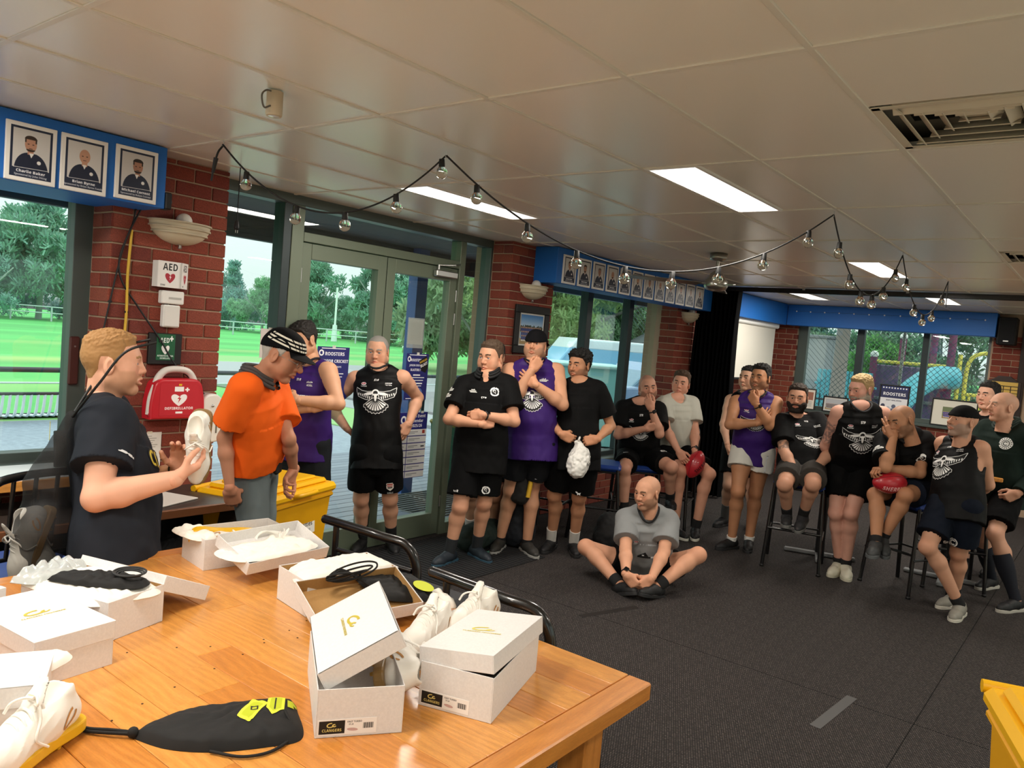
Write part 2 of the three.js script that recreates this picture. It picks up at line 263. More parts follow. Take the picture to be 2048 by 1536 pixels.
// ---------- blue valance boxes ----------
function valance(x0, x1, z0, z1, y0) { const s = struct('trim_2'); box(s, 'fascia', mBlue, x0, x1, y0, CY, z0, z1, 0.004); return s; }
{ const VZ = -4.09; valance(X0, 2.11, FZ - 0.2, VZ, 2.315); valance(5.75, 9.12, FZ + 0.003, VZ, 2.31); valance(9.62, 11.88, FZ + 0.003, VZ, 2.32); const s = struct('trim_2'); box(s, 'fascia', mBlue, 11.88, XB - 0.01, 2.325, CY, VZ + 0.002, -1.36, 0.004);
  const bt = thing('fairy_light_string', 'row of tiny clear fairy lights along the far blue valance', 'lights', [11.872, 0, 0]);
  const cz = []; for (let i = 0; i <= 24; i++) cz.push([0, 2.545 - 0.012 * Math.abs(Math.sin(i * Math.PI / 2)), -4.0 + i * 0.105]); add(bt, 'wire', tube(cz, 0.0025, 60, 4), M(0x3c6ea4, 0.5));
  for (let i = 0; i < 13; i++) add(bt, 'bulb', new THREE.SphereGeometry(0.011, 8, 6), new THREE.MeshStandardMaterial({ color: 0xf2f6ff, roughness: 0.1 }), [-0.006, 2.535, -3.95 + i * 0.205]); }
// curtain track across the ceiling
{ const s = thing('curtain_track', 'dark curtain track crossing the ceiling beyond the fan', 'track'); add(s, 'rail', cb(0.05, 0.055, 5.2, 0.004), mBlackGloss, [9.2, CY - 0.03, -1.75]); for (let i = 0; i < 5; i++) add(s, 'bracket', cb(0.07, 0.03, 0.03), mSteel, [9.2, CY - 0.005, -4.1 + i * 1.1]); }
// ================= OUTSIDE =================
{
  const grassTex = CT(512, 512, (x, w, h) => { const im = x.createImageData(w, h), d = im.data; for (let j = 0; j < h; j++) for (let i = 0; i < w; i++) { const n = noise.noise(i / 60, j / 14, 1) * 0.5 + noise.noise(i / 20, j / 9, 4) * 0.25 + (rnd() - 0.5) * 0.2, stripe = Math.sin(j / h * Math.PI * 24) * 0.12, tan = Math.max(0, noise.noise(i / 90, j / 22, 9) * 1.3 - 0.1) * Math.max(0, 1 - Math.abs(j / h - 0.88) * 6); const k = (j * w + i) * 4; const r = [92 + 150 * tan, 178 + 12 * tan, 96 + 36 * tan]; for (let c = 0; c < 3; c++) d[k + c] = Math.max(0, Math.min(255, r[c] * (1 + (n + stripe) * 0.22))); d[k + 3] = 255; } x.putImageData(im, 0, 0); });
  const f = struct('field'); const g = new THREE.PlaneGeometry(240, 110, 1, 1); g.rotateX(-Math.PI / 2); tag(add(f, 'turf', g, M(0xffffff, 0.95, { map: grassTex }), [60, -0.22, -14.3 - 55]));
  add(f, 'verge', cb(240, 0.1, 110, 0.01), M(0x6f9a5a, 0.95), [60, -0.33, -64]);
  const concTex = speckle(256, 256, [205, 208, 212], 40, 5, { repeat: [0.5, 0.5] });
  const p = struct('path'); for (let i = 0; i < 10; i++) add(p, 'slab', uvOff(cb(2.98, 0.1, 4.7, 0.01), i * 1.3, 0), M(0xaeb6c4, 0.5, { map: concTex }), [-4 + i * 3, -0.2, -10.9]);
  const deckTex = CT(256, 64, (x, w, h) => { x.fillStyle = '#a9adb8'; x.fillRect(0, 0, w, h); for (let i = 0; i < 160; i++) { const v = 140 + rnd() * 70; x.fillStyle = `rgba(${v},${v + 2},${v + 10},.35)`; x.fillRect(rnd() * w, rnd() * h, 40 + rnd() * 120, 1); } }, { repeat: [1, 6] });
  const dk = struct('floor_deck'), mD = [0xb4b7c4, 0xa6aab8, 0xbfc2cc].map((c) => M(c, 0.42, { map: deckTex }));
  for (let i = 0; i < 26; i++) { const z = -4.86 - i * 0.142; add(dk, 'deck_board', uvOff(cb(14, 0.03, 0.136, 0.004), rr(0, 5), 0), mD[i % 3], [4.2, -0.055, z]); }
  add(dk, 'deck_frame', cb(14, 0.1, 3.7, 0.01), M(0x3a3a3c, 0.9), [4.2, -0.125, -6.65]);
  const gr = thing('floor_grate', 'perforated steel boot grate lying on the grey deck outside the door', 'grate', [6.0, -0.038, -5.6]);
  for (let i = 0; i < 14; i++) add(gr, 'bar', cb(1.1, 0.012, 0.018, 0.002), mGrey, [0, 0.006, -0.45 + i * 0.07]); for (let i = 0; i < 3; i++) add(gr, 'cross_bar', cb(0.02, 0.012, 0.95, 0.002), mGrey, [-0.54 + i * 0.54, 0.0, 0]);
  // verandah
  const v = struct('roof_verandah'); box(v, 'soffit', M(0x4a5050, 0.8), X0 - 2, XB + 1, 2.66, 2.78, -6.2, -4.66); box(v, 'fascia', M(0x39424a, 0.6), X0 - 2, XB + 1, 2.46, 2.8, -6.28, -6.2);
  box(v, 'post', M(0x3f5f9e, 0.5), 6.0, 6.16, -0.05, 2.66, -6.24, -6.1);
  // boundary fence of the oval
  const fe = thing('boundary_fence', 'dark steel rail fence with a thin white lower rail along the oval', 'fence', [0, -0.22, -14.2]);
  add(fe, 'top_rail', rod([-8, 0.78, 0], [40, 0.78, 0], 0.045), M(0x23303a, 0.5)); add(fe, 'lower_rail', rod([-8, 0.56, 0], [40, 0.56, 0], 0.018), M(0xd8e2e2, 0.5)); for (let i = 0; i < 17; i++) add(fe, 'post', rod([-8 + i * 3, 0, 0], [-8 + i * 3, 0.8, 0], 0.035), M(0x8c989c, 0.5));
  const ff = thing('boundary_fence', 'pale distant wire fence at the far side of the oval', 'fence', [0, 0, 0]);
  const A = V(16, -0.2, -72), B = V(74, -0.2, -46); for (const y of [0.45, 0.95]) add(ff, 'rail', rod(A.clone().setY(y), B.clone().setY(y), 0.045), M(0xc9d6d6, 0.6)); for (let i = 0; i < 24; i++) { const p2 = A.clone().lerp(B, i / 23); add(ff, 'post', rod(p2, p2.clone().setY(1.0), 0.07), M(0xb9c6c6, 0.6)); }
  // slatted bench by the oval
  const be = thing('slatted_bench', 'long park bench with white vertical slats beside the oval', 'bench', [4.6, -0.15, -13.1]);
  for (let i = 0; i < 44; i++) { const x = -2.4 + i * 0.095; add(be, 'slat', tube([[x, 0.09, -0.1], [x, 0.12, 0.1], [x, 0.2, 0.14], [x, 0.45, 0.2]], 0.022, 10, 5), M(0xe6edf0, 0.5)); }
  add(be, 'rail', rod([-2.45, 0.46, 0.2], [1.75, 0.46, 0.2], 0.025), M(0x1d2830, 0.5)); add(be, 'rail', rod([-2.45, 0.1, -0.1], [1.75, 0.1, -0.1], 0.025), M(0x1d2830, 0.5)); for (const x of [-2.3, -0.4, 1.6]) add(be, 'leg', rod([x, 0, 0], [x, 0.12, 0.1], 0.03), M(0x1d2830, 0.5));
  // hand rails of the ramp
  [[4.5, -6.9, 'near'], [6.35, -6.6, 'far']].forEach(([x, z, w], i) => { const h = thing('hand_rail', (i ? 'dark' : 'galvanised') + ' bent steel hand rail on the deck, ' + (i ? 'beside the blue post' : 'seen past the man with hands on hips'), 'rail', [x, -0.04, z]); add(h, 'tube', tube([[0, 0, 0], [0, 0.8, 0], [0.05, 0.92, 0], [0.2, 0.95, 0], [1.0, 0.95, -0.6], [1.05, 0.85, -0.65], [1.05, 0, -0.65]], 0.024, 50), i ? M(0x2d3a3a, 0.4, { metalness: 0.5 }) : M(0xb9c2c4, 0.35, { metalness: 0.7 })); });
  const gb = thing('wheelie_bin', 'green wheelie bin out on the deck past the right door', 'bin', [6.55, -0.04, -5.9]); add(gb, 'body', at(new THREE.CylinderGeometry(0.26, 0.2, 0.75, 4, 1), 0, 0.4, 0, 0, Math.PI / 4), M(0x2f6a55, 0.5)); add(gb, 'lid', cb(0.4, 0.05, 0.42, 0.02), M(0x9a8f2f, 0.5), [0, 0.8, 0]);
  // goal posts
  [[48.4, -60, 5.2], [50.8, -57, 4.6], [50.6, -52.4, 4.0]].forEach(([x, z, h], i) => { const g2 = thing('goal_post', ['tall white goal post left of the tall gum', 'white goal post by the door meeting stile', 'white goal post right of the door stile'][i], 'goal post', [x, -0.2, z]); add(g2, 'pole', rod([0, 0, 0], [0, h, 0], 0.1), M(0xeef4f4, 0.6)); add(g2, 'padding', rod([0, 0, 0], [0, 1.6, 0], 0.3, 0.22, 10), M(0xe4eeee, 0.7)); });
  // ----- trees -----
  const leafG = (() => { const gs = []; for (let i = 0; i < 9; i++) { const g3 = new THREE.PlaneGeometry(0.11, 0.4, 1, 1); g3.translate(0, 0.24, 0); g3.applyMatrix4(new THREE.Matrix4().makeRotationFromEuler(new THREE.Euler(rr(-1.5, 1.5), rr(0, 6.3), rr(-1.5, 1.5)))); g3.translate(rr(-0.18, 0.18), rr(-0.15, 0.15), rr(-0.18, 0.18)); gs.push(g3); } return merge(gs); })();
  const leafMs = {};
  function tree(x, z, h, w, trunkH, col, label, o = {}) {
    const y0 = o.y ?? -0.3, t = thing(o.name ?? 'gum_tree', label, 'tree', [x, y0, z], 0, o.group); const mB = M(o.bark ?? 0x9aa49e, 0.9);
    const gs = [rod([0, 0, 0], [0.1 * w * 0.1, trunkH, 0], h * 0.03, h * 0.022, 8)], tips = [];
    for (let i = 0; i < (o.br ?? 6); i++) { const a = i * 2.4 + rnd(), l = w * rr(0.25, 0.42), yy = trunkH * rr(0.7, 1), e = V(Math.cos(a) * l, trunkH + (h - trunkH) * rr(0.25, 0.75), Math.sin(a) * l); gs.push(tube([[0, yy, 0], [e.x * 0.5, yy + (e.y - yy) * 0.6, e.z * 0.5], e], h * 0.009, 8, 5)); tips.push(e); }
    add(t, 'trunk', merge(gs), mB);
    const clumps = []; const n = o.cl ?? 22; for (let i = 0; i < n; i++) { const u = rnd(), yy = trunkH * (o.low ?? 0.8) + (h - trunkH * (o.low ?? 0.8)) * u, rad = (o.cone ? (1 - u * 0.95) : Math.sin(Math.min(1, 0.18 + u * 0.9) * Math.PI) ** 0.6) * w / 2, a = rnd() * 6.283, r2 = Math.sqrt(rnd()) * rad; clumps.push([V(Math.cos(a) * r2, yy, Math.sin(a) * r2), w * rr(0.09, 0.16)]); }
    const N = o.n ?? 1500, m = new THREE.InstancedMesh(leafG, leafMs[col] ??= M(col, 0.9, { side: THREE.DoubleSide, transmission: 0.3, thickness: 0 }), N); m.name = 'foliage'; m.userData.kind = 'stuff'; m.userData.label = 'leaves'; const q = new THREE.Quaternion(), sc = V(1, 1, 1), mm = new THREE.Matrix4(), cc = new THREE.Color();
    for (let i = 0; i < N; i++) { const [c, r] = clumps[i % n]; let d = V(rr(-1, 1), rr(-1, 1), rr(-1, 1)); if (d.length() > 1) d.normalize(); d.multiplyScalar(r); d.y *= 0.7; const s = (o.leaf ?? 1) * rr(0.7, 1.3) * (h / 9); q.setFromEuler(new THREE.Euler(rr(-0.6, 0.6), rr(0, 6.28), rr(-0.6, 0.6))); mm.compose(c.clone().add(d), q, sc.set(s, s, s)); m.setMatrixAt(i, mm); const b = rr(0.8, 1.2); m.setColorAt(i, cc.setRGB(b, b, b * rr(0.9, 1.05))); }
    m.castShadow = true; t.add(m); return t;
  }
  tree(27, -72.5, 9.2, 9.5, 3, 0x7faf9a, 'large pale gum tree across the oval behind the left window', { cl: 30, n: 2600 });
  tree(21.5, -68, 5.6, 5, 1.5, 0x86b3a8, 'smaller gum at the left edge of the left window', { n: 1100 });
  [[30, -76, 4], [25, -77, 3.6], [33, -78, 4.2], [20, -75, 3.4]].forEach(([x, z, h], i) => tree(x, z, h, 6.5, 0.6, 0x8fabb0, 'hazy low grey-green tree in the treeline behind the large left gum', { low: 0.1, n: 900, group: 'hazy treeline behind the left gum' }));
  tree(48.2, -77.5, 7.2, 3.6, 1.2, 0x86b4ae, 'thin pointed conifer beside the brick pier', { cone: true, low: 0.3, n: 900, name: 'conifer_tree' });
  tree(48.4, -72, 5.2, 6.6, 1.8, 0x88b892, 'round low tree behind the left sidelight', { n: 1500 });
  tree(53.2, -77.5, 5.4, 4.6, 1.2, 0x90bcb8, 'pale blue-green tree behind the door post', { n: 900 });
  tree(54, -70.5, 8.0, 8.8, 2, 0x84b89e, 'broad domed tree seen through the left door', { low: 0.4, cl: 30, n: 2400 });
  tree(58.5, -71, 4.6, 6, 1, 0x86b8a0, 'low tree behind the white goal post', { low: 0.2, n: 1100 });
  tree(55, -61.5, 8.6, 5.4, 3.6, 0x7fb09a, 'tall narrow gum left of the door meeting stile', { n: 1500 });
  tree(58, -64, 4.6, 6, 0.8, 0x7fa892, 'bushy tree under the tall narrow gum', { low: 0.2, n: 1100 });
  tree(54.5, -56.5, 7.4, 6.4, 2.6, 0x7daf98, 'leafy gum seen through the right door', { low: 0.35, n: 1700 });
  tree(60.8, -60, 12, 7, 5.4, 0x779f8c, 'tall gum with forked pale trunk behind the right door', { cl: 28, n: 2300, bark: 0xb9bdb4 });
  tree(60.2, -54, 11, 7, 4.4, 0x6f9484, 'dense dark gum behind the right door glass', { low: 0.35, cl: 30, n: 2600, bark: 0xbcbfb8 });
  tree(65.5, -54.5, 11.5, 7.5, 4, 0x74998a, 'tall gum with leaning white trunk beyond the right sidelight', { low: 0.4, cl: 30, n: 2500, bark: 0xc9ccc6 });
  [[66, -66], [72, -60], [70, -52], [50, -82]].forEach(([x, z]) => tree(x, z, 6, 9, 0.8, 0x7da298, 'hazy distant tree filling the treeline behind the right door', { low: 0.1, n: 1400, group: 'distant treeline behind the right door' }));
  // ----- car park side, behind the second window -----
  tree(23.2, -16, 6.2, 7.2, 2.1, 0x8fae72, 'spreading yellow-green tree with a dark forked trunk behind the second window', { y: 0, bark: 0x5c5f58, low: 0.95, n: 2600, cl: 34, leaf: 0.7, name: 'spreading_tree' });
  tree(30.4, -18, 6.5, 6.5, 2.3, 0x7fa27e, 'leafy tree behind the parked van', { y: 0, bark: 0x6a6a62, low: 0.7, n: 2200, cl: 30, leaf: 0.7, name: 'spreading_tree' });
  tree(31.5, -17, 6.0, 5.5, 2, 0x76a07e, 'green tree at the right of the second window', { y: 0, bark: 0x6a6a62, low: 0.7, n: 2000, cl: 26, leaf: 0.7, name: 'spreading_tree' });
  tree(36, -26, 7.5, 9, 1.5, 0x8aa884, 'far tree filling the gap above the paling fence', { y: 0, low: 0.4, n: 1800, name: 'spreading_tree' });
  tree(27.5, -23.5, 7, 8, 1.5, 0x8fae88, 'far tree behind the dark forked trunk', { y: 0, low: 0.4, n: 1800, name: 'spreading_tree' });
  const pf = thing('paling_fence', 'grey vertical paling fence across the car park', 'fence', [0, 0, 0]), fa = V(24.5, 0, -20.4), fb = V(34, 0, -16.2);
  for (let i = 0; i < 90; i++) { const p3 = fa.clone().lerp(fb, i / 89); add(pf, 'paling', cb(0.105, 1.55, 0.02, 0.003), M(0x8f9690, 0.9), [p3.x, 0.78 + (i % 3) * 0.01, p3.z], [0, -Math.atan2(fb.z - fa.z, fb.x - fa.x), 0]); }
  const ap = struct('road'); add(ap, 'asphalt', cb(36, 0.08, 6.4, 0.01), M(0x9a9c9e, 0.9), [29, -0.12, -7.9]); const lw = struct('lawn'); add(lw, 'turf', cb(40, 0.06, 22, 0.01), M(0x8fb878, 0.95), [33, -0.16, -20]); add(lw, 'turf', cb(8, 0.06, 5, 0.01), M(0x8fb878, 0.95), [13.4, -0.155, -13.2]); 
  // shed with a gable roof
  const sh = thing('garden_shed', 'grey garden shed with a dark gable roof right of the parked car', 'shed', [28.9, 0, -15.4], -0.7);
  add(sh, 'wall', cb(2.2, 1.7, 1.6, 0.02), M(0x9aa39f, 0.8), [0, 0.85, 0]); const rs = new THREE.Shape([[-1.3, 0], [1.3, 0], [0, 0.75]].map((p4) => new THREE.Vector2(...p4))); add(sh, 'roof', at(new THREE.ExtrudeGeometry(rs, { depth: 1.8, bevelEnabled: false }), 0, 1.65, -0.9), M(0x5c6468, 0.8));
  const hs = thing('brick_house', 'distant pinkish brick house with a tiled roof', 'house', [45, 0, -25], -0.7);
  add(hs, 'wall', cb(9, 3.6, 6, 0.05), M(0xa87b76, 0.9), [0, 1.8, 0]); for (const x of [-2.5, 0.6, 3]) { const w5 = add(hs, 'window', cb(1.2, 1.2, 0.1, 0.02), M(0xe6ebea, 0.5), [x, 2, 3.02]); add(w5, 'pane', cb(1, 1, 0.04, 0.01), M(0x4c5a62, 0.2), [0, 0, 0.05]); } const rs2 = new THREE.Shape([[-5, 0], [5, 0], [3.4, 1.9], [-3.4, 1.9]].map((p4) => new THREE.Vector2(...p4))); add(hs, 'roof', at(new THREE.ExtrudeGeometry(rs2, { depth: 6.6, bevelEnabled: false }), 0, 3.6, -3.3), M(0x9c6a60, 0.9));
  // teal storage container close to the glass
  const ct = thing('storage_container', 'pale teal steel storage container outside the second window', 'container', [12.25, -0.1, -7.9], 0.75);
  const mT = M(0x8fd0cf, 0.5); for (const [w6, d6, x6, z6, r6] of [[1.25, 0.05, 0, 0.6, 0], [1.25, 0.05, 0, -0.6, 0], [1.2, 0.05, 0.6, 0, Math.PI / 2], [1.2, 0.05, -0.6, 0, Math.PI / 2]]) { const pn = add(ct, 'panel', cb(w6, 1.4, d6, 0.01), mT, [x6, 0.75, z6], [0, r6, 0]); for (let i = 0; i < 7; i++) add(pn, 'rib', cb(0.035, 1.3, 0.03, 0.008), mT, [-0.52 + i * 0.173, 0, 0.035]); }
  add(ct, 'lid', cb(1.36, 0.07, 1.36, 0.02), M(0xb4e2e0, 0.5), [0, 1.48, 0]); add(ct, 'edge_strip', cb(0.9, 0.03, 0.02), M(0x4c6a70, 0.5), [0.1, 1.42, 0.69]);
  const lp = thing('light_pole', 'pale blue steel pole left of the teal container', 'pole', [10.98, -0.05, -7.12]); add(lp, 'shaft', rod([0, 0, 0], [0, 4.2, 0], 0.055), M(0xb6d4e6, 0.5)); add(lp, 'base_plate', cb(0.24, 0.03, 0.24), M(0x9fb6c2, 0.5), [0, 0.015, 0]);
  // vehicles
  function car(name, label, pos, ry, col, o) {
    const c = thing(name, label, 'car', pos, ry), m = M(col, 0.25, { clearcoat: 1 }), mg = M(o.glass ?? 0x6f8fa6, 0.08), prof = (p5, d5, mat, nm, x) => { const s5 = new THREE.Shape(p5.map((q5) => new THREE.Vector2(...q5))); const g5 = new THREE.ExtrudeGeometry(s5, { depth: d5 - 0.1, bevelEnabled: true, bevelSize: 0.05, bevelThickness: 0.05, bevelSegments: 2 }); g5.translate(0, 0, -d5 / 2 + 0.05); return add(c, nm, g5, mat); };
    prof(o.body, 1.75, m, 'body'); if (o.cabin) prof(o.cabin, 1.5, mg, 'window_band'); if (o.top) prof(o.top, 1.52, m, 'cabin_roof');
    for (const [wx, wz] of [[-1.3, 0.8], [1.3, 0.8], [-1.3, -0.8], [1.3, -0.8]]) { const w7 = add(c, 'wheel', at(new THREE.CylinderGeometry(0.33, 0.33, 0.2, 20), wx, 0.33, wz, Math.PI / 2), M(0x17181a, 0.8)); add(w7, 'hub_cap', at(new THREE.CylinderGeometry(0.18, 0.2, 0.22, 12), wx, 0.33, wz, Math.PI / 2), mSteel); }
    for (const z8 of [-0.6, 0.6]) add(c, 'head_lamp', cb(0.06, 0.16, 0.3, 0.03), M(0xf0f4f6, 0.1), [o.front, 0.72, z8]);
    if (o.extra) o.extra(c); return c;
  }
  car('parked_van', 'white and blue van with a wide windscreen beyond the teal container', [17.6, -0.08, -10.9], 2.5, 0xdfeef4, { body: [[-2.1, 0.35], [2.1, 0.35], [2.15, 1.05], [1.5, 1.2], [-2.1, 1.2]], cabin: [[-1.9, 1.2], [1.45, 1.2], [1.0, 1.78], [-1.9, 1.78]], top: [[-2.0, 1.74], [1.05, 1.74], [0.9, 1.92], [-2.0, 1.92]], front: 2.15, glass: 0x86bfe2 });
  car('parked_car', 'light blue parked ute with a white roll frame right of the teal container', [15.4, -0.08, -8.1], 2.6, 0x7c9cc4, { body: [[-2.2, 0.35], [2.1, 0.35], [2.15, 0.85], [1.0, 1.0], [-2.2, 1.0]], cabin: [[-0.2, 1.0], [0.95, 1.0], [0.5, 1.42], [-0.1, 1.42]], top: [[-0.2, 1.4], [0.55, 1.4], [0.45, 1.5], [-0.2, 1.5]], front: 2.15, extra: (c) => add(c, 'roll_frame', merge([tube([[-0.5, 1.0, -0.7], [-0.5, 1.5, -0.65], [-0.5, 1.5, 0.65], [-0.5, 1.0, 0.7]], 0.04, 30), rod([-0.5, 1.45, 0.65], [-1.5, 1.0, 0.7], 0.035), rod([-0.5, 1.45, -0.65], [-1.5, 1.0, -0.7], 0.035)]), mWhite) });
  // ----- playground behind the far window -----
  const gy = struct('ground_playground'); add(gy, 'surface', cb(16, 0.1, 26, 0.01), M(0x8f8d90, 0.9), [20.6, -0.1, -3]);
  const mP = M(0x7a3a5c, 0.5), mY = M(0xe6d45a, 0.45), mTq = M(0x5fb6c6, 0.45), mPu = M(0x6d5a7e, 0.6);
  const pg = thing('playground', 'playground tower with maroon posts, yellow rails, purple panels and a turquoise slide', 'playground', [0, -0.05, 0]);
  for (const [x, z, h] of [[20.4, -4.8, 2.15], [21.4, -3.7, 3.1], [20.4, -3.15, 3.3], [22.4, -4.6, 2.7]]) { const p8 = add(pg, 'post', rod([x, 0, z], [x, h, z], 0.085, 0.085, 12), mP); add(p8, 'post_cap', new THREE.SphereGeometry(0.1, 12, 8), mWhite, [x, h, z]); }
  add(pg, 'rail', rod([20.4, 2.0, -4.8], [20.4, 2.0, -3.15], 0.04), mY); add(pg, 'rail', rod([20.35, 2.3, -2.95], [20.35, 0.1, -2.95], 0.045), mY); add(pg, 'arch', tube([[20.4, 0.1, -2.75], [20.4, 2.2, -2.75], [20.4, 2.35, -2.55], [20.4, 2.3, -2.2], [20.4, 0.2, -2.0]], 0.045, 50), mY); for (const y of [0.7, 1.05, 1.4]) add(pg, 'rail', rod([20.4, y, -2.75], [20.4, y, -1.6], 0.04), mY); for (let i = 0; i < 6; i++) add(pg, 'baluster', rod([20.4, 0.7, -2.7 + i * 0.2], [20.4, 1.4, -2.7 + i * 0.2], 0.03), mY);
  add(pg, 'panel', cb(0.06, 1.75, 1.6, 0.02), mPu, [20.6, 1.05, -3.98]); add(pg, 'deck', cb(1.9, 0.08, 1.7, 0.02), mGrey, [21.4, 1.1, -3.95]);
  add(pg, 'slide', tube([[20.3, 1.75, -3.0], [20.0, 1.72, -3.35], [19.4, 1.45, -3.65], [18.8, 0.95, -3.9], [18.2, 0.5, -4.1]], 0.26, 50, 14), mTq);
  const tp = thing('turquoise_fence', 'turquoise fence panel left of the maroon playground posts', 'panel', [19.4, 0, -5.15]); for (let i = 0; i < 12; i++) add(tp, 'paling', cb(0.09, 1.65, 0.03, 0.01), mTq, [0.0, 0.82, -0.6 + i * 0.105], [0, Math.PI / 2, 0]); add(tp, 'rail', rod([0.03, 1.3, -0.7], [0.03, 1.3, 0.7], 0.03), mTq); const nt = add(tp, 'notice', cb(0.015, 0.32, 0.26, 0.003), mWhite, [-0.08, 1.25, 0.42]);
  tree(17.9, -4.9, 6, 5, 3.6, 0x7c9a7e, 'leaning pale trunk tree in the playground behind the far window', { y: 0, bark: 0x9a8f88, low: 0.9, n: 1600, leaf: 0.6, name: 'playground_tree' });
  [[25, -7.5, 4], [26, -4.2, 4.4], [25.5, -1.4, 4.2], [24.5, -10, 4.8]].forEach(([x, z, h], i) => tree(x, z, h, 4.6, 0.6, 0x6f9a7c, ['leafy hedge tree behind the purple panel', 'dense leafy tree at the back of the playground', 'leafy tree at the right of the playground', 'leafy tree left behind the pale trunk'][i], { y: 0, low: 0.1, n: 1700, leaf: 0.8, cl: 30, name: 'hedge_tree' }));
  tree(23.8, -5.6, 2.5, 2.8, 0.3, 0x6cab5e, 'bright green bush behind the turquoise panel', { y: 0, low: 0.1, n: 1300, leaf: 1.2, name: 'bush' });
  const gwl = thing('grey_wall', 'plain grey rendered wall beyond the left far window pane', 'wall', [20.2, 0, -7.4]); add(gwl, 'panel', cb(0.2, 2.4, 3.4, 0.02), M(0xa6a9ac, 0.9), [0, 1.2, 0]); add(gwl, 'capping', cb(0.3, 0.08, 3.5, 0.02), M(0x8c9094, 0.9), [0, 2.44, 0]);
  // chain link screen in front of the far window and low black pool-style fence
  const cl = thing('chain_link_fence', 'chain link wire fence just outside the far window', 'fence', [XB + 1.0, 0, -2.7]); const ws = []; for (let i = -30; i < 34; i++) for (const s of [-1, 1]) { const zz = i * 0.085; const a = V(0, 0.1, zz), b = V(0, 2.9, zz + s * 2.8); ws.push(rod(a, b, 0.0035, 0.0035, 4)); } const net = add(cl, 'wire_net', merge(ws), M(0x4c5c60, 0.5, { metalness: 0.4 })); net.userData.kind = 'stuff'; net.userData.label = 'diamond wire netting'; for (const z of [-2.6, 0, 2.6]) add(cl, 'post', rod([0.04, 0, z], [0.04, 2.95, z], 0.025), mSteel);
  const pk = thing('picket_fence', 'low black tubular fence outside the left far window pane', 'fence', [XB + 2.2, 0, -4.2]); for (let i = 0; i < 18; i++) add(pk, 'picket', rod([0, 0, -1.0 + i * 0.11], [0, 1.25, -1.0 + i * 0.11], 0.012), M(0x20303a, 0.5)); for (const y of [0.15, 1.15]) add(pk, 'rail', rod([0, y, -1.05], [0, y, 0.95], 0.016), M(0x20303a, 0.5));
  add(struct('ground_apron'), 'surface', cb(12, 0.1, 30, 0.01), M(0xa3a5a8, 0.9), [17.5, -0.16, -12]);
}
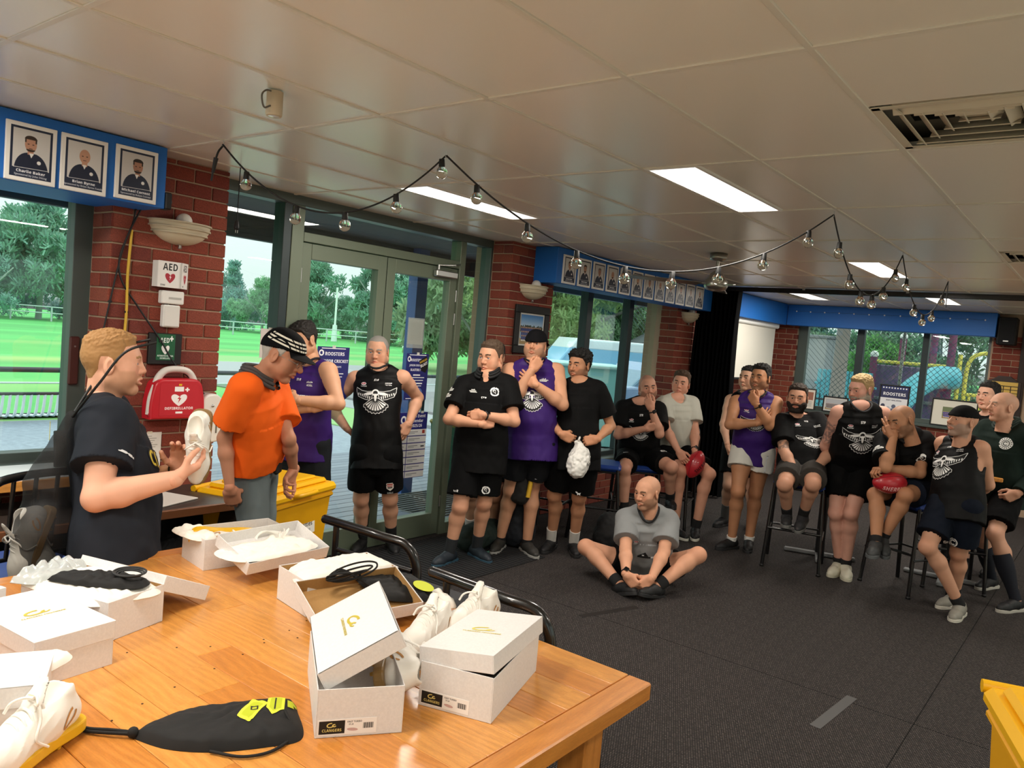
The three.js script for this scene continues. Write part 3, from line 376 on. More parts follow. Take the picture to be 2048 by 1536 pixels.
// joints in centimetres: pelvis, chest, head, right arm (shoulder elbow wrist knuckles), left arm, right leg (hip knee ankle toe), left leg; then gaze and head tilt
const SK = {
  p1: { j: [[140.5,89,-292.3],[142.5,134.9,-312.3],[143.8,155.8,-311.6],[136.3,134.7,-296.1],[129.9,110.1,-284],[148.1,117.3,-269.7],[157.4,120.3,-270.5],[149.3,133.9,-327.8],[156.5,103.8,-317.8],[156.2,115,-295.7],[162.9,122.3,-291.7],[135.4,89,-285.2],[146.1,53,-300.3],[147.9,8.3,-304],[160.6,3.5,-306.9],[145.6,89,-299.5],[153.4,48.2,-310.1],[156.8,8.3,-317.2],[159.1,3.5,-300.5]], g: [0.88,0.03,0.48], roll: 0, h: 1.76, hs: 1 },
  p2: { j: [[238.9,98.4,-353.9],[229.5,144.4,-340.8],[236.4,160.1,-332.3],[215.8,143.4,-331.4],[218.6,117.8,-343.4],[220.4,92.5,-341.3],[222.3,83.2,-343.5],[243.9,143,-349.7],[238.4,118,-335.4],[248.9,99,-345.7],[247.2,93.1,-337.9],[232.3,98.4,-348.2],[234.6,55.7,-339.9],[238.7,8.2,-344.2],[238.9,3.5,-328.1],[245.4,98.4,-359.6],[243.7,52.8,-349.7],[248.3,8.2,-354.8],[248.3,3.5,-338.4]], g: [0.53,-0.37,0.76], roll: 0, h: 1.74, hs: 1 },
  p3: { j: [[340.2,92.6,-447.4],[341.1,144.7,-447.6],[338.3,164.6,-452.9],[336.1,139.6,-463.3],[323.8,117.6,-449.4],[329.2,120.2,-424.8],[335.8,124.6,-418.3],[344.9,145,-430.9],[340.6,124.2,-412.6],[317.9,125.4,-427.6],[314.9,126.1,-436.7],[334.2,92.6,-453.9],[333.9,49.5,-457.2],[349.3,8.3,-477.9],[334.5,3.5,-469.6],[346.1,92.6,-441],[350.2,50.9,-444.6],[365.7,8.3,-464.3],[354.1,3.5,-451.9]], g: [-0.94,-0.34,0.05], roll: 0, h: 1.76, hs: 1 },
  p4: { j: [[399.3,83.4,-436.2],[404,142.3,-445.2],[410,159,-454.9],[394.5,136.8,-460.7],[385.9,114,-477.4],[387,99.6,-457.5],[393.9,93,-448.2],[417.1,140.7,-431.8],[438.6,125,-435.5],[423,106.3,-427.5],[413.8,95.8,-430],[392.8,83.4,-442.1],[400.7,44.6,-450.8],[415.1,8.2,-462.4],[399.6,3.5,-453.3],[405.7,83.4,-430.3],[417.7,45.5,-436.5],[433,8.2,-447.4],[423.9,3.5,-432]], g: [-0.80,-0.14,0.58], roll: 0, h: 1.74, hs: 1 },
  p5: { j: [[462.2,87.2,-386.6],[469.2,143.8,-391],[478.1,161,-396.7],[461.7,137.3,-407.3],[449.4,112,-401.5],[456.8,112,-377.1],[462.6,115.1,-369.7],[477,140.6,-376.6],[471.6,114.7,-365],[449.9,118.8,-379.5],[441.7,116.2,-389.7],[457.5,87.2,-394.1],[446.4,45.8,-388.8],[446.1,8.4,-395.4],[428.3,3.5,-393.9],[466.9,87.2,-379],[466.7,47.9,-382.1],[474.9,8.4,-392.4],[470.3,3.5,-376.1]], g: [-0.99,-0.07,0.13], roll: 0, h: 1.78, hs: 1.08 },
  p6: { j: [[505.1,95.3,-369.6],[509.7,155.9,-376.6],[519.2,173.3,-384],[500.7,151.2,-394.1],[490.2,129.4,-376.2],[493,154.5,-366.1],[496.7,162.9,-361.8],[522.6,154.5,-363],[512.8,128.8,-352.4],[495.2,143.6,-367.5],[489.7,150.9,-378.1],[500.7,95.3,-377.7],[504.6,53.3,-385.5],[509.7,8.7,-396.4],[493.5,3.5,-390.2],[509.4,95.3,-361.5],[519.1,55.9,-374.9],[521.3,8.7,-376.6],[513.4,3.5,-362.2]], g: [-0.92,0.17,0.36], roll: 0, h: 1.84, hs: 1 },
  p7: { j: [[529,89.1,-340.1],[534.3,143.9,-347.5],[542.3,160.3,-354.1],[534.1,138.7,-364.3],[525.8,113.2,-362.3],[519.4,105.9,-340.3],[517.8,100.6,-332.9],[541,141.7,-333.1],[546.9,113.5,-330.9],[524.5,104.6,-331.1],[516.6,100.5,-334.1],[526,89.1,-348],[530.3,51.4,-359.3],[546.5,8.1,-369.6],[532.2,3.5,-366],[532,89.1,-332.1],[541.9,51.7,-342.5],[556.6,8.1,-353],[545.7,3.5,-343.1]], g: [-1.00,-0.05,-0.03], roll: 0, h: 1.71, hs: 1 },
  p8: { j: [[681.4,74.5,-366.3],[670.7,122.8,-364],[681.1,141,-363.3],[664.8,118.2,-378.5],[650.7,93.9,-373.8],[659.5,103.1,-350.3],[663.7,106.7,-341.2],[685,120.1,-351.6],[669.9,98.9,-339.9],[661.6,122.3,-346.5],[658.2,133.6,-351.8],[676.6,74.5,-373.8],[638.6,64.8,-356.5],[641.7,23.8,-354.8],[625.2,20,-347],[686.3,74.5,-358.9],[665.5,70.5,-322],[685.3,35.2,-329.7],[670,33.4,-319.2]], g: [-0.73,-0.07,0.68], roll: 8, h: 1.78, hs: 1 },
  p9: { j: [[717.7,79.2,-348],[714.6,128.7,-346.8],[724.2,146.1,-349],[701.8,124.4,-354.8],[690.7,102.3,-344],[689.3,83.2,-327.9],[688.4,73.5,-319.1],[729.5,126.9,-338.5],[720.7,100.2,-328.2],[703.6,83.8,-317.9],[706.9,70.6,-313.3],[715.2,79.2,-356.5],[691.1,64,-324.6],[691,9,-324.6],[684.8,3.5,-312.8],[720.1,79.2,-339.4],[707,63.7,-302.2],[706.3,9,-309.9],[694.5,3.5,-305]], g: [-0.96,0.03,0.27], roll: -4, h: 1.78, hs: 1 },
  p10: { j: [[545.5,6.7,-277.4],[529,53.3,-271.3],[522.8,71.5,-270.4],[525.8,47.2,-287.2],[506.9,29.6,-275.7],[489.3,16.4,-263.7],[491.6,9.9,-256.2],[542.1,49.2,-260.8],[522.2,30.5,-251.9],[501.7,15.4,-249.7],[494.7,9,-254.5],[542.2,6.7,-285.7],[508,22.6,-310.6],[498.3,5.3,-273.6],[490.8,6.9,-257],[548.8,6.7,-269.2],[542.8,29,-234.2],[511,8,-248.6],[493.1,7.1,-251.8]], g: [-0.97,-0.14,-0.18], roll: 0, h: 1.78, hs: 1 },
  p11: { j: [[775.7,85.8,-299.5],[779.6,137.3,-301.8],[778.9,157.1,-301],[777.8,132.9,-317.8],[764.9,108.2,-316.9],[754.9,88.6,-306.3],[759.1,76,-302.9],[778.3,135.2,-285.3],[789.8,109.8,-283.7],[777.4,88.6,-281],[776,78,-283.5],[774,85.8,-308],[762.4,47.2,-303.3],[783.6,8.2,-313.1],[766.7,3.5,-315.1],[777.4,85.8,-291],[782.4,45.8,-286.1],[804,8.2,-292],[787.8,3.5,-286.6]], g: [-0.97,0.00,-0.24], roll: 0, h: 1.74, hs: 1 },
  p12: { j: [[703.9,93,-260.6],[698.8,141.6,-260.1],[706,160.4,-261.5],[694.2,136.8,-277.8],[675.2,117,-274],[680.2,121.4,-250.4],[688.7,131.5,-243.2],[707.8,139.5,-245.4],[688.7,119.5,-242],[676.3,138.3,-252.1],[675.7,147,-258.3],[702,93,-269.1],[687,56,-264.3],[696.9,8.2,-269.4],[682.9,3.5,-274.5],[705.7,93,-252.1],[711,54,-256.7],[711.6,8.2,-258.4],[696.6,3.5,-253.5]], g: [-0.99,0.05,-0.13], roll: 0, h: 1.74, hs: 1 },
  p13: { j: [[692.9,85.6,-211.4],[713.7,127.2,-225.6],[704,146.1,-225.4],[698.4,122.8,-235.3],[686.1,100.5,-223.8],[670.8,85.9,-210.3],[670.7,76.3,-206.3],[719.4,127.2,-211.4],[703.9,105,-199.2],[685.7,86.3,-205.8],[680.5,75.6,-209.3],[690.7,85.6,-220],[649.8,76.6,-211.1],[676.7,46.9,-214.9],[659.6,39.9,-209.7],[695,85.6,-202.8],[655.5,80,-189.9],[678.4,48.5,-202],[662,39,-200.3]], g: [-0.98,-0.03,0.20], roll: 0, h: 1.78, hs: 1 },
  p14: { j: [[705,94.8,-172.6],[689.3,142.4,-168.5],[700.7,159.6,-172.3],[682.6,138.9,-183.9],[693.3,114.5,-190],[707.7,95.3,-194.6],[704.3,84.7,-193.3],[700.8,141.6,-153.1],[714.2,115.5,-147.8],[699,95.8,-145.5],[698,85.3,-145.7],[703.6,94.8,-181.5],[686.9,54.3,-177.7],[703.1,8.5,-174.8],[687.1,3.5,-175.8],[706.3,94.8,-163.7],[686.3,56.9,-165.7],[701.6,8.5,-168.9],[689.8,3.5,-164.9]], g: [-0.87,-0.17,-0.47], roll: 0, h: 1.8, hs: 1 },
  p15: { j: [[707.3,84.1,-124.7],[684.1,124.7,-130.8],[672.4,139.4,-132.6],[675.6,120.8,-143.8],[654.5,103,-136.8],[664.1,126.2,-135.6],[666.2,135.4,-139.9],[697.4,122.3,-120.3],[677.6,100.2,-116.5],[660,102,-137.5],[651.1,100.9,-143.4],[709.2,84.1,-133.3],[667.6,78.3,-144.5],[646.1,44.8,-135.6],[628.8,37.9,-134.3],[705.5,84.1,-116.1],[663.1,83.2,-122.2],[663.6,46.2,-135],[648.1,37.5,-128.8]], g: [-0.79,-0.31,-0.53], roll: 10, h: 1.76, hs: 1 },
  p16: { j: [[664.5,81.5,-87.3],[681,126.9,-91.5],[671.8,144.7,-91.1],[689.2,124.4,-104.8],[688.3,97,-98.3],[708.5,86.5,-90.1],[715.1,84.2,-83.8],[673.1,125.8,-77.1],[683.3,98.7,-70.9],[703,88.7,-82],[707.3,84.7,-89.7],[667.1,81.5,-95.5],[644.7,50.4,-100.1],[663.1,8.1,-77],[654.6,3.5,-77.8],[661.9,81.5,-79.1],[673,45.1,-83.3],[687.8,8.1,-84.6],[671.7,3.5,-91.7]], g: [-0.76,0.14,-0.64], roll: 0, h: 1.72, hs: 1 },
  p17: { j: [[827.9,87.7,-89.8],[838,141,-93.8],[839.2,162.2,-95.4],[844.3,136.8,-109.2],[833.2,110.1,-107.3],[829.1,85.2,-102.9],[826.9,74.1,-100.6],[831.9,139.6,-78.4],[842,112.6,-73.5],[845.3,87.2,-71.1],[845.8,75.7,-69.9],[830,87.7,-98.4],[816.9,43.9,-94.8],[823.2,8.4,-95.6],[805.2,3.5,-98.4],[825.8,87.7,-81.1],[815.9,45.6,-77.2],[827.2,8.4,-76.4],[810.3,3.5,-79.3]], g: [-0.88,0.00,-0.48], roll: 0, h: 1.78, hs: 1 },
  p18: { j: [[753.5,87.7,-70.1],[750.4,138.7,-69.9],[741.8,156.6,-73.4],[758.1,135.5,-84.3],[750.7,106.5,-83.5],[737.2,85.1,-81.4],[733.7,75.2,-81],[742,135.4,-55.4],[750.1,107.6,-53.1],[733.5,90.3,-60.7],[727.6,83.3,-64.8],[758.5,87.7,-77.3],[754.2,46.3,-77.6],[777.6,8.3,-69.8],[761.9,3.5,-77],[748.5,87.7,-62.8],[721.6,56.4,-66.1],[719.4,8.3,-46.7],[705.3,3.5,-55]], g: [-0.61,0.05,-0.79], roll: 0, h: 1.76, hs: 1 },
  p19: { j: [[508,85.7,-417.3],[511,141.1,-420.3],[515.4,160.7,-423.8],[503,135.2,-435.4],[491.3,111.6,-426.5],[504.6,90.6,-429],[502.6,82.9,-423.6],[521.2,137.7,-404.5],[530.6,112.4,-405.8],[536,91,-415.5],[530.4,82.9,-413],[503.6,85.7,-424.9],[499.4,44.4,-423.4],[517.8,8.3,-437.7],[501.2,3.5,-431.2],[512.3,85.7,-409.6],[510.7,44.3,-406.7],[529.4,8.3,-421.4],[514.8,3.5,-411.4]], g: [-0.94,0.00,0.33], roll: 0, h: 1.76, hs: 1 },
};
// ================= signed-distance modelling of bodies =================
const smin = (a, b, k) => { if (k <= 0) return Math.min(a, b); const h = Math.max(k - Math.abs(a - b), 0) / k; return Math.min(a, b) - h * h * k * 0.25; };
const smax = (a, b, k) => -smin(-a, -b, k);
// tapered capsule
function cone(a, b, ra, rb, k = 0.02) {
  const dx = b.x - a.x, dy = b.y - a.y, dz = b.z - a.z, L2 = dx * dx + dy * dy + dz * dz + 1e-12;
  return { k, c: a.clone().add(b).multiplyScalar(0.5), R: Math.sqrt(L2) / 2 + Math.max(ra, rb), f: (x, y, z) => { let t = ((x - a.x) * dx + (y - a.y) * dy + (z - a.z) * dz) / L2; t = t < 0 ? 0 : t > 1 ? 1 : t; const ex = x - a.x - dx * t, ey = y - a.y - dy * t, ez = z - a.z - dz * t; return Math.sqrt(ex * ex + ey * ey + ez * ez) - ra - (rb - ra) * t; } };
}
const ball = (c, r, k) => cone(c, c, r, r, k);
function ell(c, r, k = 0.02, q) { // ellipsoid with optional rotation
  const iq = q ? q.clone().invert() : null, v = V(0, 0, 0);
  return { k, c, R: Math.max(r.x, r.y, r.z), f: (x, y, z) => { v.set(x - c.x, y - c.y, z - c.z); if (iq) v.applyQuaternion(iq); const a = v.x / r.x, b = v.y / r.y, d = v.z / r.z, k0 = Math.sqrt(a * a + b * b + d * d), k1 = Math.sqrt((a / r.x) ** 2 + (b / r.y) ** 2 + (d / r.z) ** 2); return k1 > 1e-9 ? k0 * (k0 - 1) / k1 : -Math.min(r.x, r.y, r.z); } };
}
// a field: groups of primitives; group g joins the first with blend kj near joint J
function field(groups, o = {}) {
  const F = (x, y, z, sel) => {
    let D = 1e9;
    for (let gi = 0; gi < groups.length; gi++) {
      const G = groups[gi], P = sel ? sel[gi] : G.p; let d = 1e9;
      for (let i = 0; i < P.length; i++) d = smin(d, P[i].f(x, y, z), P[i].k);
      if (G.clip) d = Math.max(d, G.clip(x, y, z));
      if (gi === 0) D = d; else { const J = G.joint; const kk = J ? 0.003 + (G.kj ?? 0.05) * Math.max(0, 1 - Math.hypot(x - J.x, y - J.y, z - J.z) / (G.rj ?? 0.16)) : G.kj ?? 0.01; D = smin(D, d, kk); }
    }
    if (o.sub) for (const s of o.sub) D = smax(D, -s.f(x, y, z), s.k);
    if (o.clip) for (const c of o.clip) D = Math.max(D, c(x, y, z));
    if (o.disp && Math.abs(D) < 0.06) D -= o.disp(x, y, z);
    return D;
  };
  F.groups = groups; return F;
}
// surface nets on the blocks of the grid near the surface
function polygonise(F, lo, hi, cell) {
  const nx = Math.ceil((hi.x - lo.x) / cell) + 2, ny = Math.ceil((hi.y - lo.y) / cell) + 2, nz = Math.ceil((hi.z - lo.z) / cell) + 2, B = 6;
  const val = new Float32Array(nx * ny * nz).fill(NaN), id = (i, j, k) => (k * ny + j) * nx + i, act = [], bl = B * cell * 0.9;
  for (let bk = 0; bk < nz - 1; bk += B) for (let bj = 0; bj < ny - 1; bj += B) for (let bi = 0; bi < nx - 1; bi += B) {
    const cx = lo.x + (bi + B / 2) * cell, cy = lo.y + (bj + B / 2) * cell, cz = lo.z + (bk + B / 2) * cell;
    let sel = null;
    if (F.groups) { let best = 1e9; for (const G of F.groups) for (const p of G.p) { const u = Math.hypot(cx - p.c.x, cy - p.c.y, cz - p.c.z); if (u + p.R < best) best = u + p.R; }
      sel = F.groups.map((G) => G.p.filter((p) => Math.hypot(cx - p.c.x, cy - p.c.y, cz - p.c.z) - p.R < bl * 1.5 + 0.09)); if (!sel.some((s) => s.length)) continue; }
    const c = F(cx, cy, cz, sel); if (Math.abs(c) > bl * 1.45 + 0.012) continue;
    act.push([bi, bj, bk]);
    for (let k = bk; k <= Math.min(bk + B, nz - 1); k++) for (let j = bj; j <= Math.min(bj + B, ny - 1); j++) for (let i = bi; i <= Math.min(bi + B, nx - 1); i++) { const q = id(i, j, k); if (val[q] !== val[q]) val[q] = F(lo.x + i * cell, lo.y + j * cell, lo.z + k * cell, sel); }
  }
  const vid = new Int32Array(nx * ny * nz).fill(-1), P = [], I = [], E = [[0, 1], [2, 3], [4, 5], [6, 7], [0, 2], [1, 3], [4, 6], [5, 7], [0, 4], [1, 5], [2, 6], [3, 7]], v = new Float32Array(8);
  for (const [bi, bj, bk] of act) for (let k = bk; k < Math.min(bk + B, nz - 1); k++) for (let j = bj; j < Math.min(bj + B, ny - 1); j++) for (let i = bi; i < Math.min(bi + B, nx - 1); i++) {
    let m = 0, bad = false; for (let c = 0; c < 8; c++) { v[c] = val[id(i + (c & 1), j + (c >> 1 & 1), k + (c >> 2))]; if (v[c] !== v[c]) { bad = true; break; } if (v[c] < 0) m |= 1 << c; }
    if (bad || m === 0 || m === 255) continue;
    let x = 0, y = 0, z = 0, n = 0;
    for (const [a, b] of E) if ((v[a] < 0) !== (v[b] < 0)) { const t = v[a] / (v[a] - v[b]); x += (a & 1) + t * ((b & 1) - (a & 1)); y += (a >> 1 & 1) + t * ((b >> 1 & 1) - (a >> 1 & 1)); z += (a >> 2) + t * ((b >> 2) - (a >> 2)); n++; }
    vid[id(i, j, k)] = P.length / 3; P.push(lo.x + (i + x / n) * cell, lo.y + (j + y / n) * cell, lo.z + (k + z / n) * cell);
  }
  const quad = (a, b, c, d, flip) => { if (a < 0 || b < 0 || c < 0 || d < 0) return; flip ? I.push(a, c, b, a, d, c) : I.push(a, b, c, a, c, d); };
  for (const [bi, bj, bk] of act) for (let k = Math.max(1, bk); k < Math.min(bk + B, nz - 1); k++) for (let j = Math.max(1, bj); j < Math.min(bj + B, ny - 1); j++) for (let i = Math.max(1, bi); i < Math.min(bi + B, nx - 1); i++) {
    const a = val[id(i, j, k)]; let b = val[id(i + 1, j, k)];
    if ((a < 0) !== (b < 0)) quad(vid[id(i, j - 1, k - 1)], vid[id(i, j, k - 1)], vid[id(i, j, k)], vid[id(i, j - 1, k)], !(a < 0));
    b = val[id(i, j + 1, k)]; if ((a < 0) !== (b < 0)) quad(vid[id(i - 1, j, k - 1)], vid[id(i - 1, j, k)], vid[id(i, j, k)], vid[id(i, j, k - 1)], !(a < 0));
    b = val[id(i, j, k + 1)]; if ((a < 0) !== (b < 0)) quad(vid[id(i - 1, j - 1, k)], vid[id(i, j - 1, k)], vid[id(i, j, k)], vid[id(i - 1, j, k)], !(a < 0));
  }
  const N = new Float32Array(P.length), e = cell * 0.35;
  for (let q = 0; q < P.length; q += 3) {
    let x = P[q], y = P[q + 1], z = P[q + 2]; const d = F(x, y, z);
    let gx2 = F(x + e, y, z) - F(x - e, y, z), gy = F(x, y + e, z) - F(x, y - e, z), gz2 = F(x, y, z + e) - F(x, y, z - e); const l = Math.hypot(gx2, gy, gz2) || 1; gx2 /= l; gy /= l; gz2 /= l;
    const s = Math.max(-cell * 0.5, Math.min(cell * 0.5, d)); P[q] -= gx2 * s; P[q + 1] -= gy * s; P[q + 2] -= gz2 * s; N[q] = gx2; N[q + 1] = gy; N[q + 2] = gz2;
  }
  const g = new THREE.BufferGeometry(); g.setAttribute('position', new THREE.Float32BufferAttribute(P, 3)); g.setAttribute('normal', new THREE.BufferAttribute(N, 3)); g.setIndex(I); return g;
}
function subset(g, keep, move) { // triangles whose vertices pass keep(); move(p, n) may shift vertices and return a uv
  const p = g.attributes.position, n = g.attributes.normal, ix = g.index.array, map = new Int32Array(p.count).fill(-1), ok = new Uint8Array(p.count), P = [], N = [], U = [], I = [], a = V(0, 0, 0), b = V(0, 0, 0);
  for (let i = 0; i < p.count; i++) { a.fromBufferAttribute(p, i); b.fromBufferAttribute(n, i); ok[i] = keep(a, b, i) ? 1 : 0; }
  const all = move && move.any;
  for (let t = 0; t < ix.length; t += 3) { const s = ok[ix[t]] + ok[ix[t + 1]] + ok[ix[t + 2]]; if (all ? s === 0 : s < 3) continue; for (let c = 0; c < 3; c++) { const i = ix[t + c]; if (map[i] < 0) { map[i] = P.length / 3; a.fromBufferAttribute(p, i); b.fromBufferAttribute(n, i); const uv = move ? move(a, b, i) : null; P.push(a.x, a.y, a.z); N.push(b.x, b.y, b.z); U.push(uv ? uv[0] : 0, uv ? uv[1] : 0); } I.push(map[i]); } }
  const r = new THREE.BufferGeometry(); r.setAttribute('position', new THREE.Float32BufferAttribute(P, 3)); r.setAttribute('normal', new THREE.Float32BufferAttribute(N, 3)); r.setAttribute('uv', new THREE.Float32BufferAttribute(U, 2)); r.setIndex(I); return r;
}
const bounds = (prims, m) => { const lo = V(1e9, 1e9, 1e9), hi = V(-1e9, -1e9, -1e9); for (const p of prims) { lo.min(p.c.clone().subScalar(p.R + m)); hi.max(p.c.clone().addScalar(p.R + m)); } return [lo, hi]; };
// ---- head: y up from the middle of the head, z forward, x to its own left; 23.5 cm crown to chin ----
function headGeo(o = {}) {
  const W = o.w ?? 1, J = o.jaw ?? 1, NZ = o.nose ?? 1, fat = o.fat ?? 0, S = (f) => [f(1), f(-1)], h = o.cell ?? 0.0034, mo = o.open ?? 0;
  const prims = [ell(V(0, 0.031, -0.014), V(0.077, 0.086, 0.098), 0.02), ell(V(0, 0.03, 0.02), V(0.066, 0.07, 0.072), 0.02), ell(V(0, -0.03, 0.026), V(0.06 + fat * 0.006, 0.082, 0.064), 0.03),
    ...S((s) => cone(V(s * 0.05 * J, -0.055, -0.008), V(s * 0.02 * J, -0.101, 0.06), 0.026 + fat * 0.006, 0.017 + fat * 0.004, 0.022)), ball(V(0, -0.1, 0.066), 0.019 + fat * 0.004, 0.018),
    ...S((s) => ball(V(s * 0.046, -0.016, 0.051), 0.023, 0.025)), ...S((s) => ball(V(s * 0.043, -0.05, 0.045), 0.026 + fat * 0.006, 0.03)),
    cone(V(-0.036, 0.026, 0.073), V(0.036, 0.026, 0.073), 0.0105, 0.0105, 0.022), ball(V(0, 0.026, 0.079), 0.0095, 0.02),
    ...S((s) => ell(V(s * 0.032, 0.004, 0.0745), V(0.0165, 0.0125, 0.0135), 0.006)),
    cone(V(0, 0.02, 0.084), V(0, -0.026, 0.103 * (0.6 + 0.4 * NZ)), 0.0088, 0.0122 * NZ, 0.012), ...S((s) => ball(V(s * 0.0125, -0.0305, 0.094), 0.0088, 0.008)), cone(V(0, -0.04, 0.088), V(0, -0.05, 0.087), 0.01, 0.01, 0.012),
    ...S((s) => cone(V(0, -0.0575, 0.0945), V(s * 0.024, -0.0635, 0.082), 0.0058, 0.0036, 0.007)), ...S((s) => cone(V(0, -0.0705 - mo, 0.092), V(s * 0.021, -0.066 - mo * 0.6, 0.081), 0.0068, 0.0036, 0.007)),
    ...S((s) => ell(V(s * 0.079 * W, -0.006, -0.01), V(0.0085, 0.033, 0.0205), 0.006, new THREE.Quaternion().setFromEuler(new THREE.Euler(0.12, s * 0.42, 0)))),
    cone(V(0, -0.055, -0.028), V(0, -0.19, -0.036), 0.054 + fat * 0.008, 0.06 + fat * 0.008, 0.03)];
  const sub = [...S((s) => ({ ...ell(V(s * 0.032, 0.0035, 0.092), V(0.0148, o.squint ? 0.0045 : 0.006, 0.0125), 0), k: 0.002 })), { ...cone(V(-0.019, -0.0645 - mo * 0.5, 0.098), V(0.019, -0.0645 - mo * 0.5, 0.098), 0.0026 + mo * 0.6, 0.0026 + mo * 0.6), k: 0.004 },
    ...S((s) => ({ ...ell(V(s * 0.09 * W, -0.001, -0.004), V(0.007, 0.021, 0.011), 0, new THREE.Quaternion().setFromEuler(new THREE.Euler(0.12, s * 0.42, 0))), k: 0.004 })), ...S((s) => ({ ...ball(V(s * 0.006, -0.0385, 0.1), 0.0035, 0), k: 0.004 })), ...S((s) => ({ ...ball(V(s * 0.0165, 0.009, 0.094), 0.006, 0), k: 0.012 }))];
  const F = field([{ p: prims }], { sub }); return polygonise(F, V(-0.11, -0.2, -0.13), V(0.11, 0.135, 0.13), h);
}
// ---- right hand: wrist at the origin, fingers along +y, palm facing +z, thumb on +x ----
const handCache = {};
function handGeo(o = {}) {
  const key = JSON.stringify(o); if (handCache[key]) return handCache[key];
  const cu = o.curl ?? [0.35, 0.4, 0.45, 0.5], sp = o.spread ?? 0.06, th = o.thumb ?? 0.4, thc = o.thumbCurl ?? 0.3;
  const bx = [0.028, 0.0095, -0.0095, -0.027], by = [0.09, 0.094, 0.089, 0.08], len = [[0.043, 0.026, 0.021], [0.047, 0.03, 0.022], [0.044, 0.028, 0.021], [0.034, 0.021, 0.019]], rs = [0.0096, 0.0098, 0.0092, 0.0082];
  const palm = [cone(V(0, -0.012, 0), V(0, 0.012, 0), 0.026, 0.027, 0.012), ...bx.map((x, i) => cone(V(x * 0.75, 0.012, 0), V(x, by[i], 0.001), 0.0148, 0.0128, 0.014)), cone(V(0.016, 0.016, 0.008), V(0.032, 0.05, 0.012), 0.0165, 0.0135, 0.014), cone(V(-0.022, 0.018, 0.006), V(-0.027, 0.06, 0.006), 0.0135, 0.0125, 0.014)];
  const groups = [{ p: palm }];
  bx.forEach((x, i) => { const P = []; let p = V(x, by[i], 0.001), ang = 0.08 + cu[i] * 1.05, side = (1.5 - i) * sp; const J = p.clone(); for (let s = 0; s < 3; s++) { const d = V(Math.sin(side) * Math.cos(ang), Math.cos(ang) * Math.cos(side), Math.sin(ang)), q = p.clone().addScaledVector(d, len[i][s]); P.push(cone(p, q, rs[i] * (1 - s * 0.1), rs[i] * (0.92 - s * 0.1), 0.005)); p = q; ang += cu[i] * (s ? 0.95 : 1.35) + 0.06; } groups.push({ p: P, joint: J, kj: 0.008, rj: 0.025 }); });
  { const a = V(0.026, 0.028, 0.008), d1 = V(0.75 * Math.cos(th), 0.85, 0.25 + th).normalize(), b = a.clone().addScaledVector(d1, 0.042), d2 = V(0.45 - thc * 0.9, 1, 0.15 + thc * 0.7 + th * 0.3).normalize(), c = b.clone().addScaledVector(d2, 0.033), d3 = V(0.25 - thc * 1.3, 1, 0.1 + thc * 0.8).normalize(), e = c.clone().addScaledVector(d3, 0.026); groups.push({ p: [cone(a, b, 0.0145, 0.0118, 0.006), cone(b, c, 0.0115, 0.0102, 0.005), cone(c, e, 0.0102, 0.0082, 0.005)], joint: a, kj: 0.012, rj: 0.04 }); }
  const F = field(groups), all = groups.flatMap((G) => G.p), [lo, hi] = bounds(all, 0.008);
  return handCache[key] = polygonise(F, lo, hi, o.cell ?? 0.0042);
}
// ---- shoe: heel to toe along +z, ankle above the origin, sole on y = 0 ----
function shoeGeo(o = {}) {
  const h = o.cell ?? 0.006, up = [cone(V(0, 0.05, -0.045), V(0, 0.052, 0.0), 0.036, 0.038, 0.02), cone(V(0, 0.045, 0.02), V(0.004, 0.036, 0.13), 0.041, 0.036, 0.03), cone(V(0.004, 0.034, 0.12), V(0.001, 0.03, 0.175), 0.038, 0.026, 0.03), cone(V(0, 0.06, -0.035), V(0, o.high ?? 0.085, -0.03), 0.034, 0.033, 0.02), cone(V(0, 0.07, 0.01), V(0, 0.062, 0.06), 0.034, 0.028, 0.03)];
  const F = field([{ p: up }], { sub: [{ ...ell(V(0, (o.high ?? 0.085) + 0.028, -0.012), V(0.027, 0.05, 0.05), 0), k: 0.006 }], clip: [(x, y, z) => 0.018 - y] });
  const upper = polygonise(F, V(-0.06, 0.01, -0.1), V(0.06, 0.14, 0.22), h);
  const outline = new THREE.Shape(); const L = [[-0.036, -0.06], [-0.036, 0.02], [-0.039, 0.1], [-0.036, 0.15], [-0.018, 0.19], [0.004, 0.2], [0.026, 0.188], [0.04, 0.15], [0.043, 0.1], [0.035, 0.02], [0.036, -0.06], [0.02, -0.084], [-0.02, -0.084]]; outline.setFromPoints(new THREE.SplineCurve([...L, L[0]].map((p) => new THREE.Vector2(p[0], -p[1]))).getPoints(48));
  const sole = new THREE.ExtrudeGeometry(outline, { depth: 0.018, bevelEnabled: true, bevelSize: 0.004, bevelThickness: 0.004, bevelSegments: 2 }); sole.rotateX(-Math.PI / 2); sole.translate(0, 0.004, 0);
  const laces = merge([0, 1, 2, 3, 4].map((i) => { const z = 0.04 + i * 0.019, y = 0.093 - i * 0.0065; return tube([[-0.024, y - 0.014, z], [0, y + 0.001, z + 0.004], [0.024, y - 0.014, z + 0.008]], 0.0032, 8, 5); }));
  return { upper, sole, laces };
}
